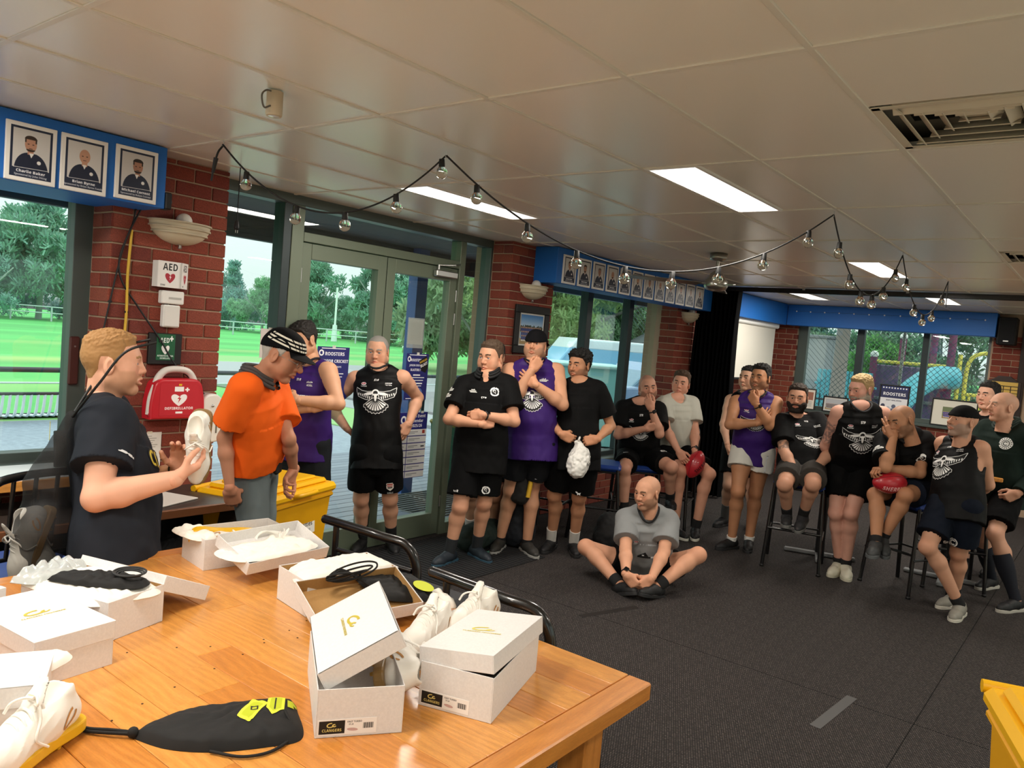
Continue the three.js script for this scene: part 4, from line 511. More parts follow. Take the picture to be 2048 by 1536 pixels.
// ================= people =================
const HEADS = { mid: headGeo(), wide: headGeo({ jaw: 1.14, fat: 1 }), lean: headGeo({ jaw: 0.92, nose: 1.15 }), talk: headGeo({ open: 0.004, jaw: 1.05, fat: 0.4, cell: 0.0028 }), old: headGeo({ jaw: 0.95, nose: 1.2, squint: 1 }) };
const SHOE = shoeGeo();
const eyeGeo = (iris) => { const g = new THREE.SphereGeometry(0.0122, 20, 14).rotateX(Math.PI / 2), p = g.attributes.position, c = new Float32Array(p.count * 3), ic = new THREE.Color(iris); for (let i = 0; i < p.count; i++) { const r = Math.hypot(p.getX(i), p.getY(i)), f = p.getZ(i) > 0; const k = f && r < 0.0025 ? [0.01, 0.01, 0.01] : f && r < 0.0062 ? [ic.r, ic.g, ic.b] : [0.62, 0.58, 0.55]; c.set(k, i * 3); } g.setAttribute('color', new THREE.BufferAttribute(c, 3)); return g; };
const EYES = { brown: eyeGeo(0x3a2416), blue: eyeGeo(0x5d7f94) }, mEye = M(0xffffff, 0.12, { vertexColors: true });
const mSkin = M(0xffffff, 0.55, { vertexColors: true, specularIntensity: 0.6 });
const sm01 = (a, b, x) => { const t = Math.max(0, Math.min(1, (x - a) / (b - a))); return t * t * (3 - 2 * t); };
// height of the hairline by direction round the head (0 front, pi back)
function hairline(p, st) {
  const a = Math.atan2(Math.abs(p.x), p.z + 0.012), rec = st.recede ?? 0; const keys = [[0, 0.078 + rec], [0.45, 0.076 + rec * 1.3], [0.8, 0.07 + rec * 1.6], [1.02, 0.04 + rec * 0.8], [1.2, st.side ?? 0.005], [1.42, st.side ?? 0.0], [1.55, 0.03], [1.9, 0.03], [2.1, -0.02], [2.5, -0.055], [3.2, -0.062]];
  for (let i = 1; i < keys.length; i++) if (a <= keys[i][0]) { const t = (a - keys[i - 1][0]) / (keys[i][0] - keys[i - 1][0]); return keys[i - 1][1] + (keys[i][1] - keys[i - 1][1]) * t; }
  return -0.06;
}
function shellOn(head, th, nAmp = 0.35, nf = 110) {
  const mv = (p, n) => { const t = th(p); const k = t <= 0 ? -0.0012 : t * (1 + nAmp * noise.noise(p.x * nf, p.y * nf, p.z * nf * 0.6)) + nAmp * 0.4 * t * noise.noise(p.x * nf * 2.3, p.y * nf * 1.4, p.z * nf * 2); p.addScaledVector(n, k); return [0, 0]; };
  mv.any = true; const g = subset(head, (p) => th(p) > 0, mv); g.computeVertexNormals(); return g;
}
const HAIRS = {
  short: (p) => { const h = hairline(p, {}); if (Math.abs(p.x) > 0.079 && p.y < 0.04) return 0; return sm01(0, 0.012, p.y - h) * (0.004 + 0.014 * sm01(0.045, 0.1, p.y)); },
  textured: (p) => { const h = hairline(p, { recede: -0.002 }); if (Math.abs(p.x) > 0.079 && p.y < 0.04) return 0; return sm01(0, 0.016, p.y - h) * (0.0025 + 0.015 * sm01(0.05, 0.1, p.y)); },
  curly: (p) => { const h = hairline(p, { recede: -0.006 }); if (Math.abs(p.x) > 0.079 && p.y < 0.03) return 0; return sm01(0, 0.014, p.y - h) * (0.009 + 0.018 * sm01(0.03, 0.09, p.y)); },
  swept: (p) => { const h = hairline(p, { recede: 0.002 }); if (Math.abs(p.x) > 0.079 && p.y < 0.04) return 0; return sm01(0, 0.012, p.y - h) * (0.005 + 0.019 * sm01(0.05, 0.1, p.y) * (1 + 3 * Math.max(0, p.z))); },
  buzz: (p) => { const h = hairline(p, { recede: 0.008 }); if (Math.abs(p.x) > 0.079 && p.y < 0.04) return 0; return sm01(0, 0.02, p.y - h) * 0.0032; },
};
const BEARD = (top, t) => (p) => { // jaw, chin and lip, leaving the mouth and the cheeks free
  if (p.z < -0.025) return 0; const ax = Math.abs(p.x), line = top - 0.022 * sm01(0.062, 0.03, ax) + (p.z < 0.03 ? 0.05 * sm01(0.03, -0.01, p.z) : 0); if (ax > 0.078 && p.y > -0.04) return 0;
  const mouth = p.z > 0.07 && Math.hypot(p.x / 0.027, (p.y + 0.066) / 0.0125) < 1 ? 0 : 1, lip = p.z > 0.07 && ax < 0.032 && p.y > -0.06 && p.y < -0.043 ? 1 : sm01(line + 0.004, line - 0.01, p.y);
  return mouth * lip * sm01(-0.13, -0.108, p.y) * t; };
const BROW = (p) => { const x = Math.abs(p.x); return p.z > 0.05 && x > 0.014 && x < 0.05 && Math.abs(p.y - 0.027 - 0.003 * Math.sin((x - 0.013) / 0.039 * 3)) < 0.0042 ? 0.0016 : 0; };

function makePerson(key, label, o) {
  const D = SK[key], s = D.h / 1.8, base = V(D.j[0][0] / 100, 0, D.j[0][2] / 100);
  const [P, C, Hd, RS, RE, RW, RF, LS, LE, LW, LF, RH, RK, RA, RT, LH, LK, LA, LT] = D.j.map((a) => V(a[0] / 100, a[1] / 100, a[2] / 100).sub(base));
  const t = thing('person', label, 'person', [base.x, 0, base.z]);
  const e = C.clone().sub(P), Ls = e.length(); e.normalize();
  const shL = LS.clone().sub(RS).normalize(), hpL = LH.clone().sub(RH).normalize();
  const fwd = shL.clone().cross(e).normalize(), fwdH = hpL.clone().cross(e).normalize();
  const bel = o.belly ?? 0.3, wd = o.width ?? 1;
  // torso of ellipses along the spine; grow widens it for clothing
  function torso(grow = 0, hang = 0, t0 = -0.16, t1 = 1.03, k = 0.03) {
    const T = [-0.2, -0.05, 0.08, 0.3, 0.5, 0.7, 0.85, 0.95, 1.04], w0 = [0.1, 0.163, 0.172, 0.152 + bel * 0.02, 0.157 + bel * 0.012, 0.17, 0.176, 0.162, 0.11], d0 = [0.085, 0.114, 0.115, 0.099 + bel * 0.03, 0.105 + bel * 0.02, 0.114, 0.106, 0.082, 0.05], of = [-0.012, -0.014, -0.008, bel * 0.03, bel * 0.022, 0.004, -0.006, -0.018, -0.022];
    const q = V(0, 0, 0), rg = V(0, 0, 0), fw = V(0, 0, 0), mx = P.clone().add(C).multiplyScalar(0.5);
    return { k, c: mx, R: Ls * 0.7 + 0.2 + grow, f: (x, y, z) => {
      q.set(x - P.x, y - P.y, z - P.z); const tt = q.dot(e) / Ls, tc = Math.max(t0, Math.min(t1, tt)); let i = 0; while (i < 7 && tc > T[i + 1]) i++;
      const u = Math.max(0, Math.min(1, (tc - T[i]) / (T[i + 1] - T[i]))), uu = u * u * (3 - 2 * u); let w = (w0[i] + (w0[i + 1] - w0[i]) * uu) * wd * s + grow, d = (d0[i] + (d0[i + 1] - d0[i]) * uu) * wd * s + grow; const off = (of[i] + (of[i + 1] - of[i]) * uu) * s;
      if (hang && tc < 0.66) { w = Math.max(w, (0.154 + hang * 0.006 + (tc < 0.15 ? 0.018 : 0.018 * Math.max(0, 1 - (tc - 0.15) / 0.3))) * wd * s + grow); d = Math.max(d, (0.103 + bel * 0.026 + hang * 0.005) * wd * s + grow); }
      const m = Math.max(0, Math.min(1, tc)); rg.copy(hpL).lerp(shL, m).normalize(); fw.copy(rg).cross(e).normalize();
      const yy = (tt - tc) * Ls; q.addScaledVector(e, -tc * Ls).addScaledVector(e, -yy); const a = q.dot(rg), b = q.dot(fw) - off; const r = 0.07;
      const k0 = Math.sqrt((a / w) ** 2 + (b / d) ** 2 + (yy / r) ** 2), k1 = Math.sqrt((a / w / w) ** 2 + (b / d / d) ** 2 + (yy / r / r) ** 2); return k1 > 1e-6 ? k0 * (k0 - 1) / k1 : -Math.min(w, d);
    } };
  }
  if (!o.noPush) { const tf = torso((o.top.grow ?? 0.014) + 0.002, o.top.hang ?? 1, -0.5, 1.0), g = V(0, 0, 0); const val = (p) => tf.f(p.x, p.y, p.z), shove = (p, ref, r) => { const f = val(ref); if (f >= r) return; const h = 0.004; g.set(tf.f(ref.x + h, ref.y, ref.z) - tf.f(ref.x - h, ref.y, ref.z), 0, tf.f(ref.x, ref.y, ref.z + h) - tf.f(ref.x, ref.y, ref.z - h)); if (g.length() < 1e-7) g.copy(fwd); g.normalize(); p.addScaledVector(g, Math.min(0.05, r - f)); };
    for (let k = 0; k < 6; k++) for (const [E, W, F] of [[RE, RW, RF], [LE, LW, LF]]) { shove(E, E, 0.026); shove(W, W, 0.034); shove(F, F, 0.026); for (const u of [0.35, 0.7]) { const m = E.clone().lerp(W, u); shove(W, m, 0.036); shove(E, m, 0.03); } const tip = W.clone().addScaledVector(F.clone().sub(W).normalize(), 0.15); shove(F, tip, 0.014); } }
  const lerp = (a, b, u) => a.clone().lerp(b, u), mus = (o.arm ?? 1) * s, lm = (o.leg ?? 1) * s * 1.07;
  // head frame
  const hf = V(...D.g).normalize(); let hl = V(0, 1, 0).cross(hf).normalize(), hu = hf.clone().cross(hl).normalize();
  if (D.roll) { const q = new THREE.Quaternion().setFromAxisAngle(hf, D.roll * Math.PI / 180); hl.applyQuaternion(q); hu.applyQuaternion(q); }
  const hs = D.hs * (o.head ?? 1) * (0.5 + 0.5 * s) * 1.04, HM = new THREE.Matrix4().makeBasis(hl, hu, hf).scale(V(hs * (o.fw ?? 1), hs, hs)).setPosition(Hd);
  const hb = V(0, -0.09, -0.03).applyMatrix4(HM), nb = C.clone().addScaledVector(e, 0.015).addScaledVector(fwd, -0.024);
  const arm = (S, E, W, g = 0) => [cone(S, lerp(S, E, 0.35), 0.058 * mus + g, 0.05 * mus + g, 0.02), cone(lerp(S, E, 0.35), E, 0.05 * mus + g, 0.039 * mus + g, 0.02), cone(E, lerp(E, W, 0.3), 0.039 * mus + g, 0.043 * mus + g, 0.02), cone(lerp(E, W, 0.3), W, 0.043 * mus + g, 0.0265 * mus + g, 0.02)];
  const leg = (H, K, A) => { const back = V(0, 0, 0).copy(K).sub(H).normalize(), sh = A.clone().sub(K).normalize(); let bk = back.clone().addScaledVector(sh, -back.dot(sh)); if (bk.length() < 0.15) bk = fwdH.clone().negate(); else bk.negate(); bk.normalize(); if (back.dot(sh) > 0.97) bk = fwdH.clone().negate(); const cf = lerp(K, A, 0.28).addScaledVector(bk, 0.02); return [cone(H, lerp(H, K, 0.4), 0.09 * lm, 0.079 * lm, 0.03), cone(lerp(H, K, 0.4), K, 0.079 * lm, 0.054 * lm, 0.03), ball(K.clone().addScaledVector(bk, -0.008), 0.05 * lm, 0.035), cone(K, cf, 0.05 * lm, 0.055 * lm, 0.02), cone(cf, A, 0.055 * lm, 0.034 * lm, 0.025), cone(A, A.clone().addScaledVector(V(0, -1, 0), 0.01), 0.034 * lm, 0.034 * lm, 0.01)]; };
  const neckP = [cone(nb, hb, 0.056 * s * (o.neck ?? 1), 0.051 * s * (o.neck ?? 1), 0.03), cone(lerp(nb, hb, 0.2), lerp(nb, LS, 0.75), 0.034 * s, 0.046 * s, 0.04), cone(lerp(nb, hb, 0.2), lerp(nb, RS, 0.75), 0.034 * s, 0.046 * s, 0.04)];
  const groups = [{ p: [torso(), ...neckP] }, { p: arm(RS, RE, RW), joint: RS, kj: 0.07, rj: 0.17 }, { p: arm(LS, LE, LW), joint: LS, kj: 0.07, rj: 0.17 }, { p: leg(RH, RK, RA), joint: RH, kj: 0.06, rj: 0.22 }, { p: leg(LH, LK, LA), joint: LH, kj: 0.06, rj: 0.22 }];
  const body = field(groups), all = groups.flatMap((G) => G.p), cell = o.cell ?? 0.0115;
  // ---- shirt ----
  const noiseAmp = o.fold ?? 0.006, disp = (x, y, z) => noiseAmp * noise.noise(x * 11 + base.x * 7, y * 6, z * 11) + noiseAmp * 0.5 * noise.noise(x * 24, y * 15 + base.z * 5, z * 24);
  const tk = o.top, sl = tk.sleeve ?? 0, gS = (tk.grow ?? 0.014) + 0.004, hem = P.clone().addScaledVector(e, (tk.hem ?? -0.1) * s);
  const sg = [{ p: [torso(gS, tk.hang ?? 1, -0.5, 1.03), ...(sl || tk.shoulder ? [] : []), cone(lerp(nb, hb, 0.08), lerp(nb, LS, 0.8), 0.042 * s + gS * 0.6, 0.05 * s + gS * 0.6, 0.05), cone(lerp(nb, hb, 0.08), lerp(nb, RS, 0.8), 0.042 * s + gS * 0.6, 0.05 * s + gS * 0.6, 0.05)], clip: (x, y, z) => (hem.x - x) * e.x + (hem.y - y) * e.y + (hem.z - z) * e.z }];
  if (sl) for (const [S, E, W] of [[RS, RE, RW], [LS, LE, LW]]) {
    const full = sl > 1, end = full ? lerp(E, W, Math.min(0.97, sl - 1)) : lerp(S, E, sl), ax = (full ? W.clone().sub(E) : E.clone().sub(S)).normalize(); const pr = full ? [cone(S, E, 0.064 * mus + gS, 0.05 * mus + gS, 0.02), cone(E, W, 0.05 * mus + gS * 0.8, 0.036 * mus + gS * 0.7, 0.02)] : [cone(S, E, 0.062 * mus + gS, 0.062 * mus + gS * (1.1 + sl * 0.5), 0.02)];
    const lim = full ? E : S; sg.push({ p: pr, joint: S, kj: 0.07, rj: 0.18, clip: (x, y, z) => { const c = (x - end.x) * ax.x + (y - end.y) * ax.y + (z - end.z) * ax.z; return full && (x - lim.x) * ax.x + (y - lim.y) * ax.y + (z - lim.z) * ax.z < 0 ? -1 : c; } });
  }
  const nk = tk.neck ?? 'crew', sub = [nk === 'v' ? { ...cone(C.clone().addScaledVector(e, 0.1).addScaledVector(fwd, 0.02), C.clone().addScaledVector(e, -0.02).addScaledVector(fwd, 0.13), 0.074 * s, 0.03), k: 0.01 } : { ...ell(C.clone().addScaledVector(e, (nk === 'deep' ? 0.072 : 0.09) * s).addScaledVector(fwd, nk === 'deep' ? 0.04 : 0.026), V(0.078 * s, nk === 'deep' ? 0.085 * s : 0.072 * s, 0.092 * s)), k: 0.01 }];
  if (!sl) for (const [S, m] of [[RS, -1], [LS, 1]]) sub.push({ ...cone(S.clone().addScaledVector(e, 0.09).addScaledVector(shL, m * 0.03), S.clone().addScaledVector(e, -0.125).addScaledVector(shL, m * 0.055), 0.064 * s, 0.06 * s), k: 0.012 });
  const shirtF = field(sg, { sub, disp });
  const [slo, shi] = bounds(sg.flatMap((G) => G.p.slice(G === sg[0] ? 1 : 0)), 0.03); slo.min(P.clone().addScaledVector(e, -0.2).subScalar(0.34)); shi.max(C.clone().addScalar(0.3)); slo.min(P.clone().subScalar(0.34)); shi.max(P.clone().addScalar(0.34));
  const shirtG = polygonise(shirtF, slo, shi, cell);
  // ---- shorts / trousers ----
  const bt = o.bottom, waist = P.clone().addScaledVector(e, 0.06 * s), lo2 = bt.len ?? 0.68, gB = bt.grow ?? 0.014;
  const bg = [{ p: [torso(gB * 0.25, 0, -0.2, 0.4)], clip: (x, y, z) => (x - waist.x) * e.x + (y - waist.y) * e.y + (z - waist.z) * e.z }];
  for (const [H, K, A] of [[RH, RK, RA], [LH, LK, LA]]) {
    const th = K.clone().sub(H), ax = th.clone().normalize(), full = lo2 > 1, end = full ? lerp(K, A, Math.min(1, lo2 - 1)) : lerp(H, K, lo2), ax2 = full ? A.clone().sub(K).normalize() : ax;
    const pr = full ? [cone(H, K, 0.094 * lm + gB, 0.06 * lm + gB, 0.03), cone(K, A, 0.06 * lm + gB, 0.05 * lm + gB, 0.03)] : [cone(H, lerp(H, K, lo2 + 0.1), 0.094 * lm + gB, (bt.flare ?? 0.104) * lm, 0.03)];
    bg.push({ p: pr, joint: H, kj: 0.06, rj: 0.25, clip: (x, y, z) => (x - end.x) * ax2.x + (y - end.y) * ax2.y + (z - end.z) * ax2.z - (full ? 0 : 0) });
  }
  if (lo2 > 1) for (const G of bg.slice(1)) { const c0 = G.clip, K0 = G.p[1].c; G.clip = (x, y, z) => c0(x, y, z); }
  const shortsF = field(bg, { disp: (x, y, z) => 1.1 * disp(x + 3, y, z) });
  const [blo, bhi] = bounds(bg.slice(1).flatMap((G) => G.p), 0.03); blo.min(P.clone().subScalar(0.3)); bhi.max(P.clone().addScalar(0.3));
  const shortsG = polygonise(shortsF, blo, bhi, cell);
  // ---- skin ----
  const [lo, hi] = bounds(all.slice(1), 0.02); lo.min(P.clone().subScalar(0.28)); hi.max(C.clone().addScalar(0.25));
  let skinG = polygonise(body, lo, hi, cell); skinG = subset(skinG, (p) => shirtF(p.x, p.y, p.z) > -0.006 && shortsF(p.x, p.y, p.z) > -0.006);
  const sk = new THREE.Color(o.skin), parts = [];
  const paint = (g, fn) => { const p = g.attributes.position, c = new Float32Array(p.count * 3); for (let i = 0; i < p.count; i++) { const k = fn(p.getX(i), p.getY(i), p.getZ(i)); c[i * 3] = k[0]; c[i * 3 + 1] = k[1]; c[i * 3 + 2] = k[2]; } g.setAttribute('color', new THREE.BufferAttribute(c, 3)); g.deleteAttribute('uv'); return g; };
  const kneeC = [RK, LK];
  const tat = o.tattoo ? (o.tattoo === 'R' ? [RS, RE] : [LS, LE]) : null;
  parts.push(paint(skinG, (x, y, z) => { const n = 1 + 0.07 * noise.noise(x * 18, y * 18, z * 18); let r = sk.r * n, g = sk.g * n, b = sk.b * n; const kd = Math.min(...kneeC.map((k) => Math.hypot(x - k.x, y - k.y, z - k.z))); const w = 1 - sm01(0.03, 0.09, kd) * 1; g *= 1 - 0.12 * w; b *= 1 - 0.14 * w; if (tat) { const q = V(x, y, z), ab = tat[1].clone().sub(tat[0]), u = q.clone().sub(tat[0]).dot(ab) / ab.lengthSq(); if (u > 0.3 && u < 1.02 && q.distanceTo(tat[0].clone().addScaledVector(ab, u)) < 0.09 && noise.noise(x * 45, y * 45, z * 45) > -0.12) { r *= 0.42; g *= 0.5; b *= 0.58; } } return [r, g, b]; }));
  const H0 = HEADS[o.face ?? 'mid'], hg = H0.clone(); const stub = o.stubble ? new THREE.Color(o.stubble) : null, scalp = o.scalp ? new THREE.Color(o.scalp) : null;
  paint(hg, (x, y, z) => { let n = 1 + 0.05 * noise.noise(x * 60, y * 60, z * 60), r = sk.r * n, g = sk.g * n, b = sk.b * n; const lip = (1 - sm01(0.55, 1, Math.hypot(x / 0.027, (y + 0.065) / 0.0125))) * (z > 0.07 ? 1 : 0); g *= 1 - 0.34 * lip; b *= 1 - 0.3 * lip; r *= 1 - 0.08 * lip; const ch = Math.exp(-(((Math.abs(x) - 0.042) / 0.02) ** 2 + ((y + 0.025) / 0.02) ** 2)) * (z > 0.03 ? 1 : 0) + Math.exp(-((x / 0.014) ** 2 + ((y + 0.026) / 0.014) ** 2)) * (z > 0.09 ? 1 : 0); g *= 1 - 0.13 * ch; b *= 1 - 0.15 * ch;
    if (stub) { const w = BEARD(-0.02, 1)({ x, y, z }) * 0.55; r += (stub.r - r) * w; g += (stub.g - g) * w; b += (stub.b - b) * w; } if (scalp) { const w = sm01(0, 0.02, y - hairline({ x, y, z }, { recede: o.recede ?? 0.004 })) * (o.scalpAmt ?? 0.5) * (Math.abs(x) > 0.079 && y < 0.035 ? 0 : 1); r += (scalp.r - r) * w; g += (scalp.g - g) * w; b += (scalp.b - b) * w; } return [r, g, b]; });
  hg.applyMatrix4(HM); parts.push(hg);
  const mat = (W, F, palm, m) => { const y = F.clone().sub(W).normalize(), z = palm.clone().addScaledVector(y, -palm.dot(y)).normalize(), x = y.clone().cross(z); return new THREE.Matrix4().makeBasis(m < 0 ? x : x, y, z); };
  const inFrame = (a) => V(0, 0, 0).addScaledVector(shL, a[0]).addScaledVector(V(0, 1, 0), a[1]).addScaledVector(fwd, a[2]);
  const hand = (W, F, spec, m) => { if (!spec) return; const hc = spec.g ?? {}; const g0 = handGeo(o.cell ? { ...hc, cell: 0.0034 } : hc).clone(); const hsz = s * (spec.size ?? 1.03); if (m > 0) { const p = g0.attributes.position, n = g0.attributes.normal, ix = g0.index.array; for (let i = 0; i < p.count; i++) { p.setX(i, -p.getX(i)); n.setX(i, -n.getX(i)); } const id = Array.from(ix); for (let i = 0; i < id.length; i += 3) { const q = id[i]; id[i] = id[i + 1]; id[i + 1] = q; } g0.setIndex(id); }
    const M4 = mat(W, F, inFrame(spec.p), m).scale(V(hsz, hsz, hsz)).setPosition(W); g0.applyMatrix4(M4); parts.push(paint(g0, (x, y, z) => { const n = 1 + 0.05 * noise.noise(x * 40, y * 40, z * 40); return [sk.r * n, sk.g * n * 0.95, sk.b * n * 0.93]; })); };
  hand(RW, RF, o.rh, -1); hand(LW, LF, o.lh, 1);
  const ok = parts.map((g) => { const c = g.index ? g : g; c.deleteAttribute('uv'); return c; }); const bodyM = add(t, 'body', mergeGeometries(ok), mSkin);
  // eyes, hair, beard, brows
  const put = (g) => g.applyMatrix4(HM);
  for (const m of [-1, 1]) add(t, 'eye', put(EYES[o.eyes ?? 'brown'].clone().rotateY((o.look ?? 0) * 0.5).translate(m * 0.032, 0.0037, 0.0745)), mEye);
  const mHair = M(o.hairCol ?? 0x2a1d15, 0.75);
  if (o.hair) add(t, 'hair', put(shellOn(H0, HAIRS[o.hair], o.hair === 'curly' ? 0.75 : o.hair === 'buzz' ? 0.1 : 0.45, o.hair === 'curly' ? 75 : 95)), mHair);
  add(t, 'eyebrow', put(shellOn(H0, BROW, 0.3)), o.browCol ? M(o.browCol, 0.8) : mHair);
  if (o.beard) add(t, 'beard', put(shellOn(H0, BEARD(o.beard.top ?? -0.03, o.beard.t ?? 0.005), 0.5, 160)), M(o.beard.c ?? o.hairCol, 0.85));
  const patch = (src, O, U, Vv, Nn, rect, m, nm, par) => { const [u0, u1, v0, v1] = rect, mv = (p, n) => { const q = p.clone().sub(O), u = q.dot(U), v = q.dot(Vv); p.addScaledVector(n, 0.0022); return [(u - u0) / (u1 - u0), (v - v0) / (v1 - v0)]; }; const g = subset(src, (p, n) => { const q = p.clone().sub(O), u = q.dot(U), v = q.dot(Vv), d = q.dot(Nn); return n.dot(Nn) > 0.12 && u > u0 && u < u1 && v > v0 && v < v1 && d > -0.3 && d < 0.35; }, mv); if (g.index.count) { const mm = add(par, nm, g, m); return mm; } };
  if (o.cap) { const k = o.cap.back ? -1 : 1, cap = o.cap.beanie, mc = M(o.cap.c ?? 0x0b0b0d, 0.85, { specularIntensity: 0.3 }); const c = add(t, cap ? 'beanie' : 'cap', put(shellOn(H0, (p) => p.y > (cap ? 0.036 - p.z * 0.12 : 0.042 + (p.z * k > 0 ? p.z * k * 0.12 : p.z * k * 0.3)) + (Math.abs(p.x) > 0.079 ? 0.02 : 0) ? (cap ? 0.0085 : 0.012 + 0.008 * sm01(0.06, 0.11, p.y)) : 0, 0.06, 30)), mc);
    if (!cap) { const P2 = [], I2 = [], n = 18, m = 6; for (const top of [1, 0]) for (let i = 0; i <= n; i++) for (let j = 0; j <= m; j++) { const a = (i / n - 0.5) * 2.1, r0 = 0.098, ext = 0.072 * Math.cos(a * 0.62), r = r0 + ext * j / m, z = Math.cos(a) * (r + 0.004), x = Math.sin(a) * (r0 * 0.82 + ext * 0.55 * j / m); P2.push(x, 0.05 - 0.16 * x * x / 0.09 * 0.35 - 0.018 * j / m + (top ? 0.003 : 0), k * (z - 0.008)); } const w = m + 1, off = (n + 1) * w; for (let i = 0; i < n; i++) for (let j = 0; j < m; j++) { const a = i * w + j; for (const [o2, f] of [[0, k > 0], [off, k < 0]]) { const q = [a + o2, a + w + o2, a + w + 1 + o2, a + 1 + o2]; f ? I2.push(q[0], q[2], q[1], q[0], q[3], q[2]) : I2.push(q[0], q[1], q[2], q[0], q[2], q[3]); } } for (let i = 0; i < n; i++) { const a = i * w + m, b2 = a + w; I2.push(a, b2, a + off, b2, b2 + off, a + off); } const bg2 = new THREE.BufferGeometry(); bg2.setAttribute('position', new THREE.Float32BufferAttribute(P2, 3)); bg2.setIndex(I2); bg2.computeVertexNormals(); add(c, 'brim', put(bg2), mc); }
    if (o.cap.text) patch(c.geometry, V(0, 0.06, 0).applyMatrix4(HM), hl.clone().multiplyScalar(1), hu, hf.clone().multiplyScalar(0.7).addScaledVector(hl, -0.7), [-0.1, 0.02, -0.005, 0.05], o.cap.text, 'embroidery', c); }
  if (o.glasses) { const gs = []; for (const m of [-1, 1]) { gs.push(new THREE.TorusGeometry(0.021, 0.0014, 5, 22).scale(1.1, 0.85, 1).translate(m * 0.032, 0.001, 0.102)); gs.push(rod([m * 0.055, 0.006, 0.1], [m * 0.079, 0.01, 0.0], 0.0014)); } gs.push(rod([-0.01, 0.006, 0.104], [0.01, 0.006, 0.104], 0.0013)); add(t, 'glasses', put(merge(gs)), mSteel); }
  // clothes
  const mTop = M(tk.c, tk.rough ?? 0.8, { specularIntensity: 0.35 }), mBot = M(bt.c, bt.rough ?? 0.85, { specularIntensity: 0.3, ...(bt.map ? { map: bt.map } : {}) });
  const shirt = add(t, tk.name ?? 'shirt', shirtG, mTop), shorts = add(t, bt.name ?? 'shorts', shortsG, mBot);
  for (const [m, u0, u1, v0, v1, nm] of tk.logos ?? []) patch(shirtG, C, shL, e, fwd, [u0, u1, v0, v1], m, nm ?? 'emblem', shirt);
  for (const [m, side, u0, u1, v0, v1] of tk.sleeveLogos ?? []) { const [S, E] = side < 0 ? [RS, RE] : [LS, LE], ax = E.clone().sub(S).normalize(), out = shL.clone().multiplyScalar(side * 0.75).addScaledVector(fwd, 0.7), nn = out.addScaledVector(ax, -out.dot(ax)).normalize(), uu = ax.clone().negate().cross(nn); patch(shirtG, S, uu, ax.clone().negate(), nn, [u0, u1, v0, v1], m, 'sleeve_patch', shirt); }
  for (const [m, side, u0, u1, v0, v1] of bt.logos ?? []) { const [H, K] = side < 0 ? [RH, RK] : [LH, LK], ax = K.clone().sub(H).normalize(); let nn = ax.y < -0.6 ? fwdH.clone() : V(0, 1, 0); nn.addScaledVector(ax, -nn.dot(ax)).normalize(); const uu = ax.clone().negate().cross(nn); patch(shortsG, H, uu, ax.clone().negate(), nn, [u0, u1, v0, v1], m, 'emblem', shorts); }
  if (tk.collar) { // folded collar lying round the neck
    const cc = C.clone().addScaledVector(e, 0.062 * s).addScaledVector(fwd, 0.005), gs = []; for (const m of [-1, 1]) { const pts = []; for (let i = 0; i <= 10; i++) { const a = m * (Math.PI - i / 10 * (Math.PI - 0.32)), r = 0.081 * s; pts.push(cc.clone().addScaledVector(shL, Math.sin(a) * r * 1.04).addScaledVector(fwd, Math.cos(a) * r * 1.02).addScaledVector(e, 0.012 - 0.052 * Math.max(0, Math.cos(a)))); } const flap = []; for (const [k, dy] of [[0, 0.022], [1, 0.006], [2, -0.014]]) flap.push(tube(pts.map((p, i) => p.clone().addScaledVector(e, dy).addScaledVector(p.clone().sub(cc).normalize(), k * 0.007)), 0.011, 24, 6)); gs.push(...flap); }
    add(shirt, 'collar', merge(gs), M(tk.collar, 0.75)); }
  if (tk.trim) { const cc = C.clone().addScaledVector(e, 0.05 * s).addScaledVector(fwd, 0.016); const pts = []; for (let i = 0; i < 24; i++) { const a = i / 24 * 6.2832, r = 0.079 * s; pts.push(cc.clone().addScaledVector(shL, Math.sin(a) * r).addScaledVector(fwd, Math.cos(a) * r * 1.06).addScaledVector(e, (nk === 'v' ? -0.075 : -0.038) * Math.max(0, Math.cos(a)) ** 2 + 0.022)); } add(shirt, 'neck_band', tube(pts, 0.0085, 48, 6, true), M(tk.trim, 0.8)); }
  // shoes and socks
  const so = o.shoes ?? {}; const mU = M(so.c ?? 0x151517, 0.6), mSo = M(so.sole ?? 0x1d1d1f, 0.7), mLa = M(so.lace ?? 0x2a2a2c, 0.8);
  [[RA, RT, RK, o.rAnk], [LA, LT, LK, o.lAnk]].forEach(([A, T, K]) => {
    const v0 = V(0, -0.05, 0.19).normalize(), d = T.clone().sub(A); if (Math.abs(d.y + 0.05) < 0.03) d.y = -0.05 * d.length() / 0.196; d.normalize();
    const q1 = new THREE.Quaternion(), yaw = Math.atan2(d.x, d.z), dh = Math.hypot(d.x, d.z), pitch = Math.atan2(d.y, dh) - Math.atan2(v0.y, v0.z); q1.setFromEuler(new THREE.Euler(-pitch, yaw, 0, 'YXZ'));
    const k = s * (so.size ?? 1.02), M4 = new THREE.Matrix4().compose(A.clone().add(V(0, -0.085 * s, 0).applyQuaternion(q1)), q1, V(k, k, k)); const sh = new THREE.Mesh(SHOE.upper, mU); sh.name = 'shoe'; sh.applyMatrix4(M4); t.add(sh); add(sh, 'sole', SHOE.sole, mSo); add(sh, 'laces', SHOE.laces, mLa);
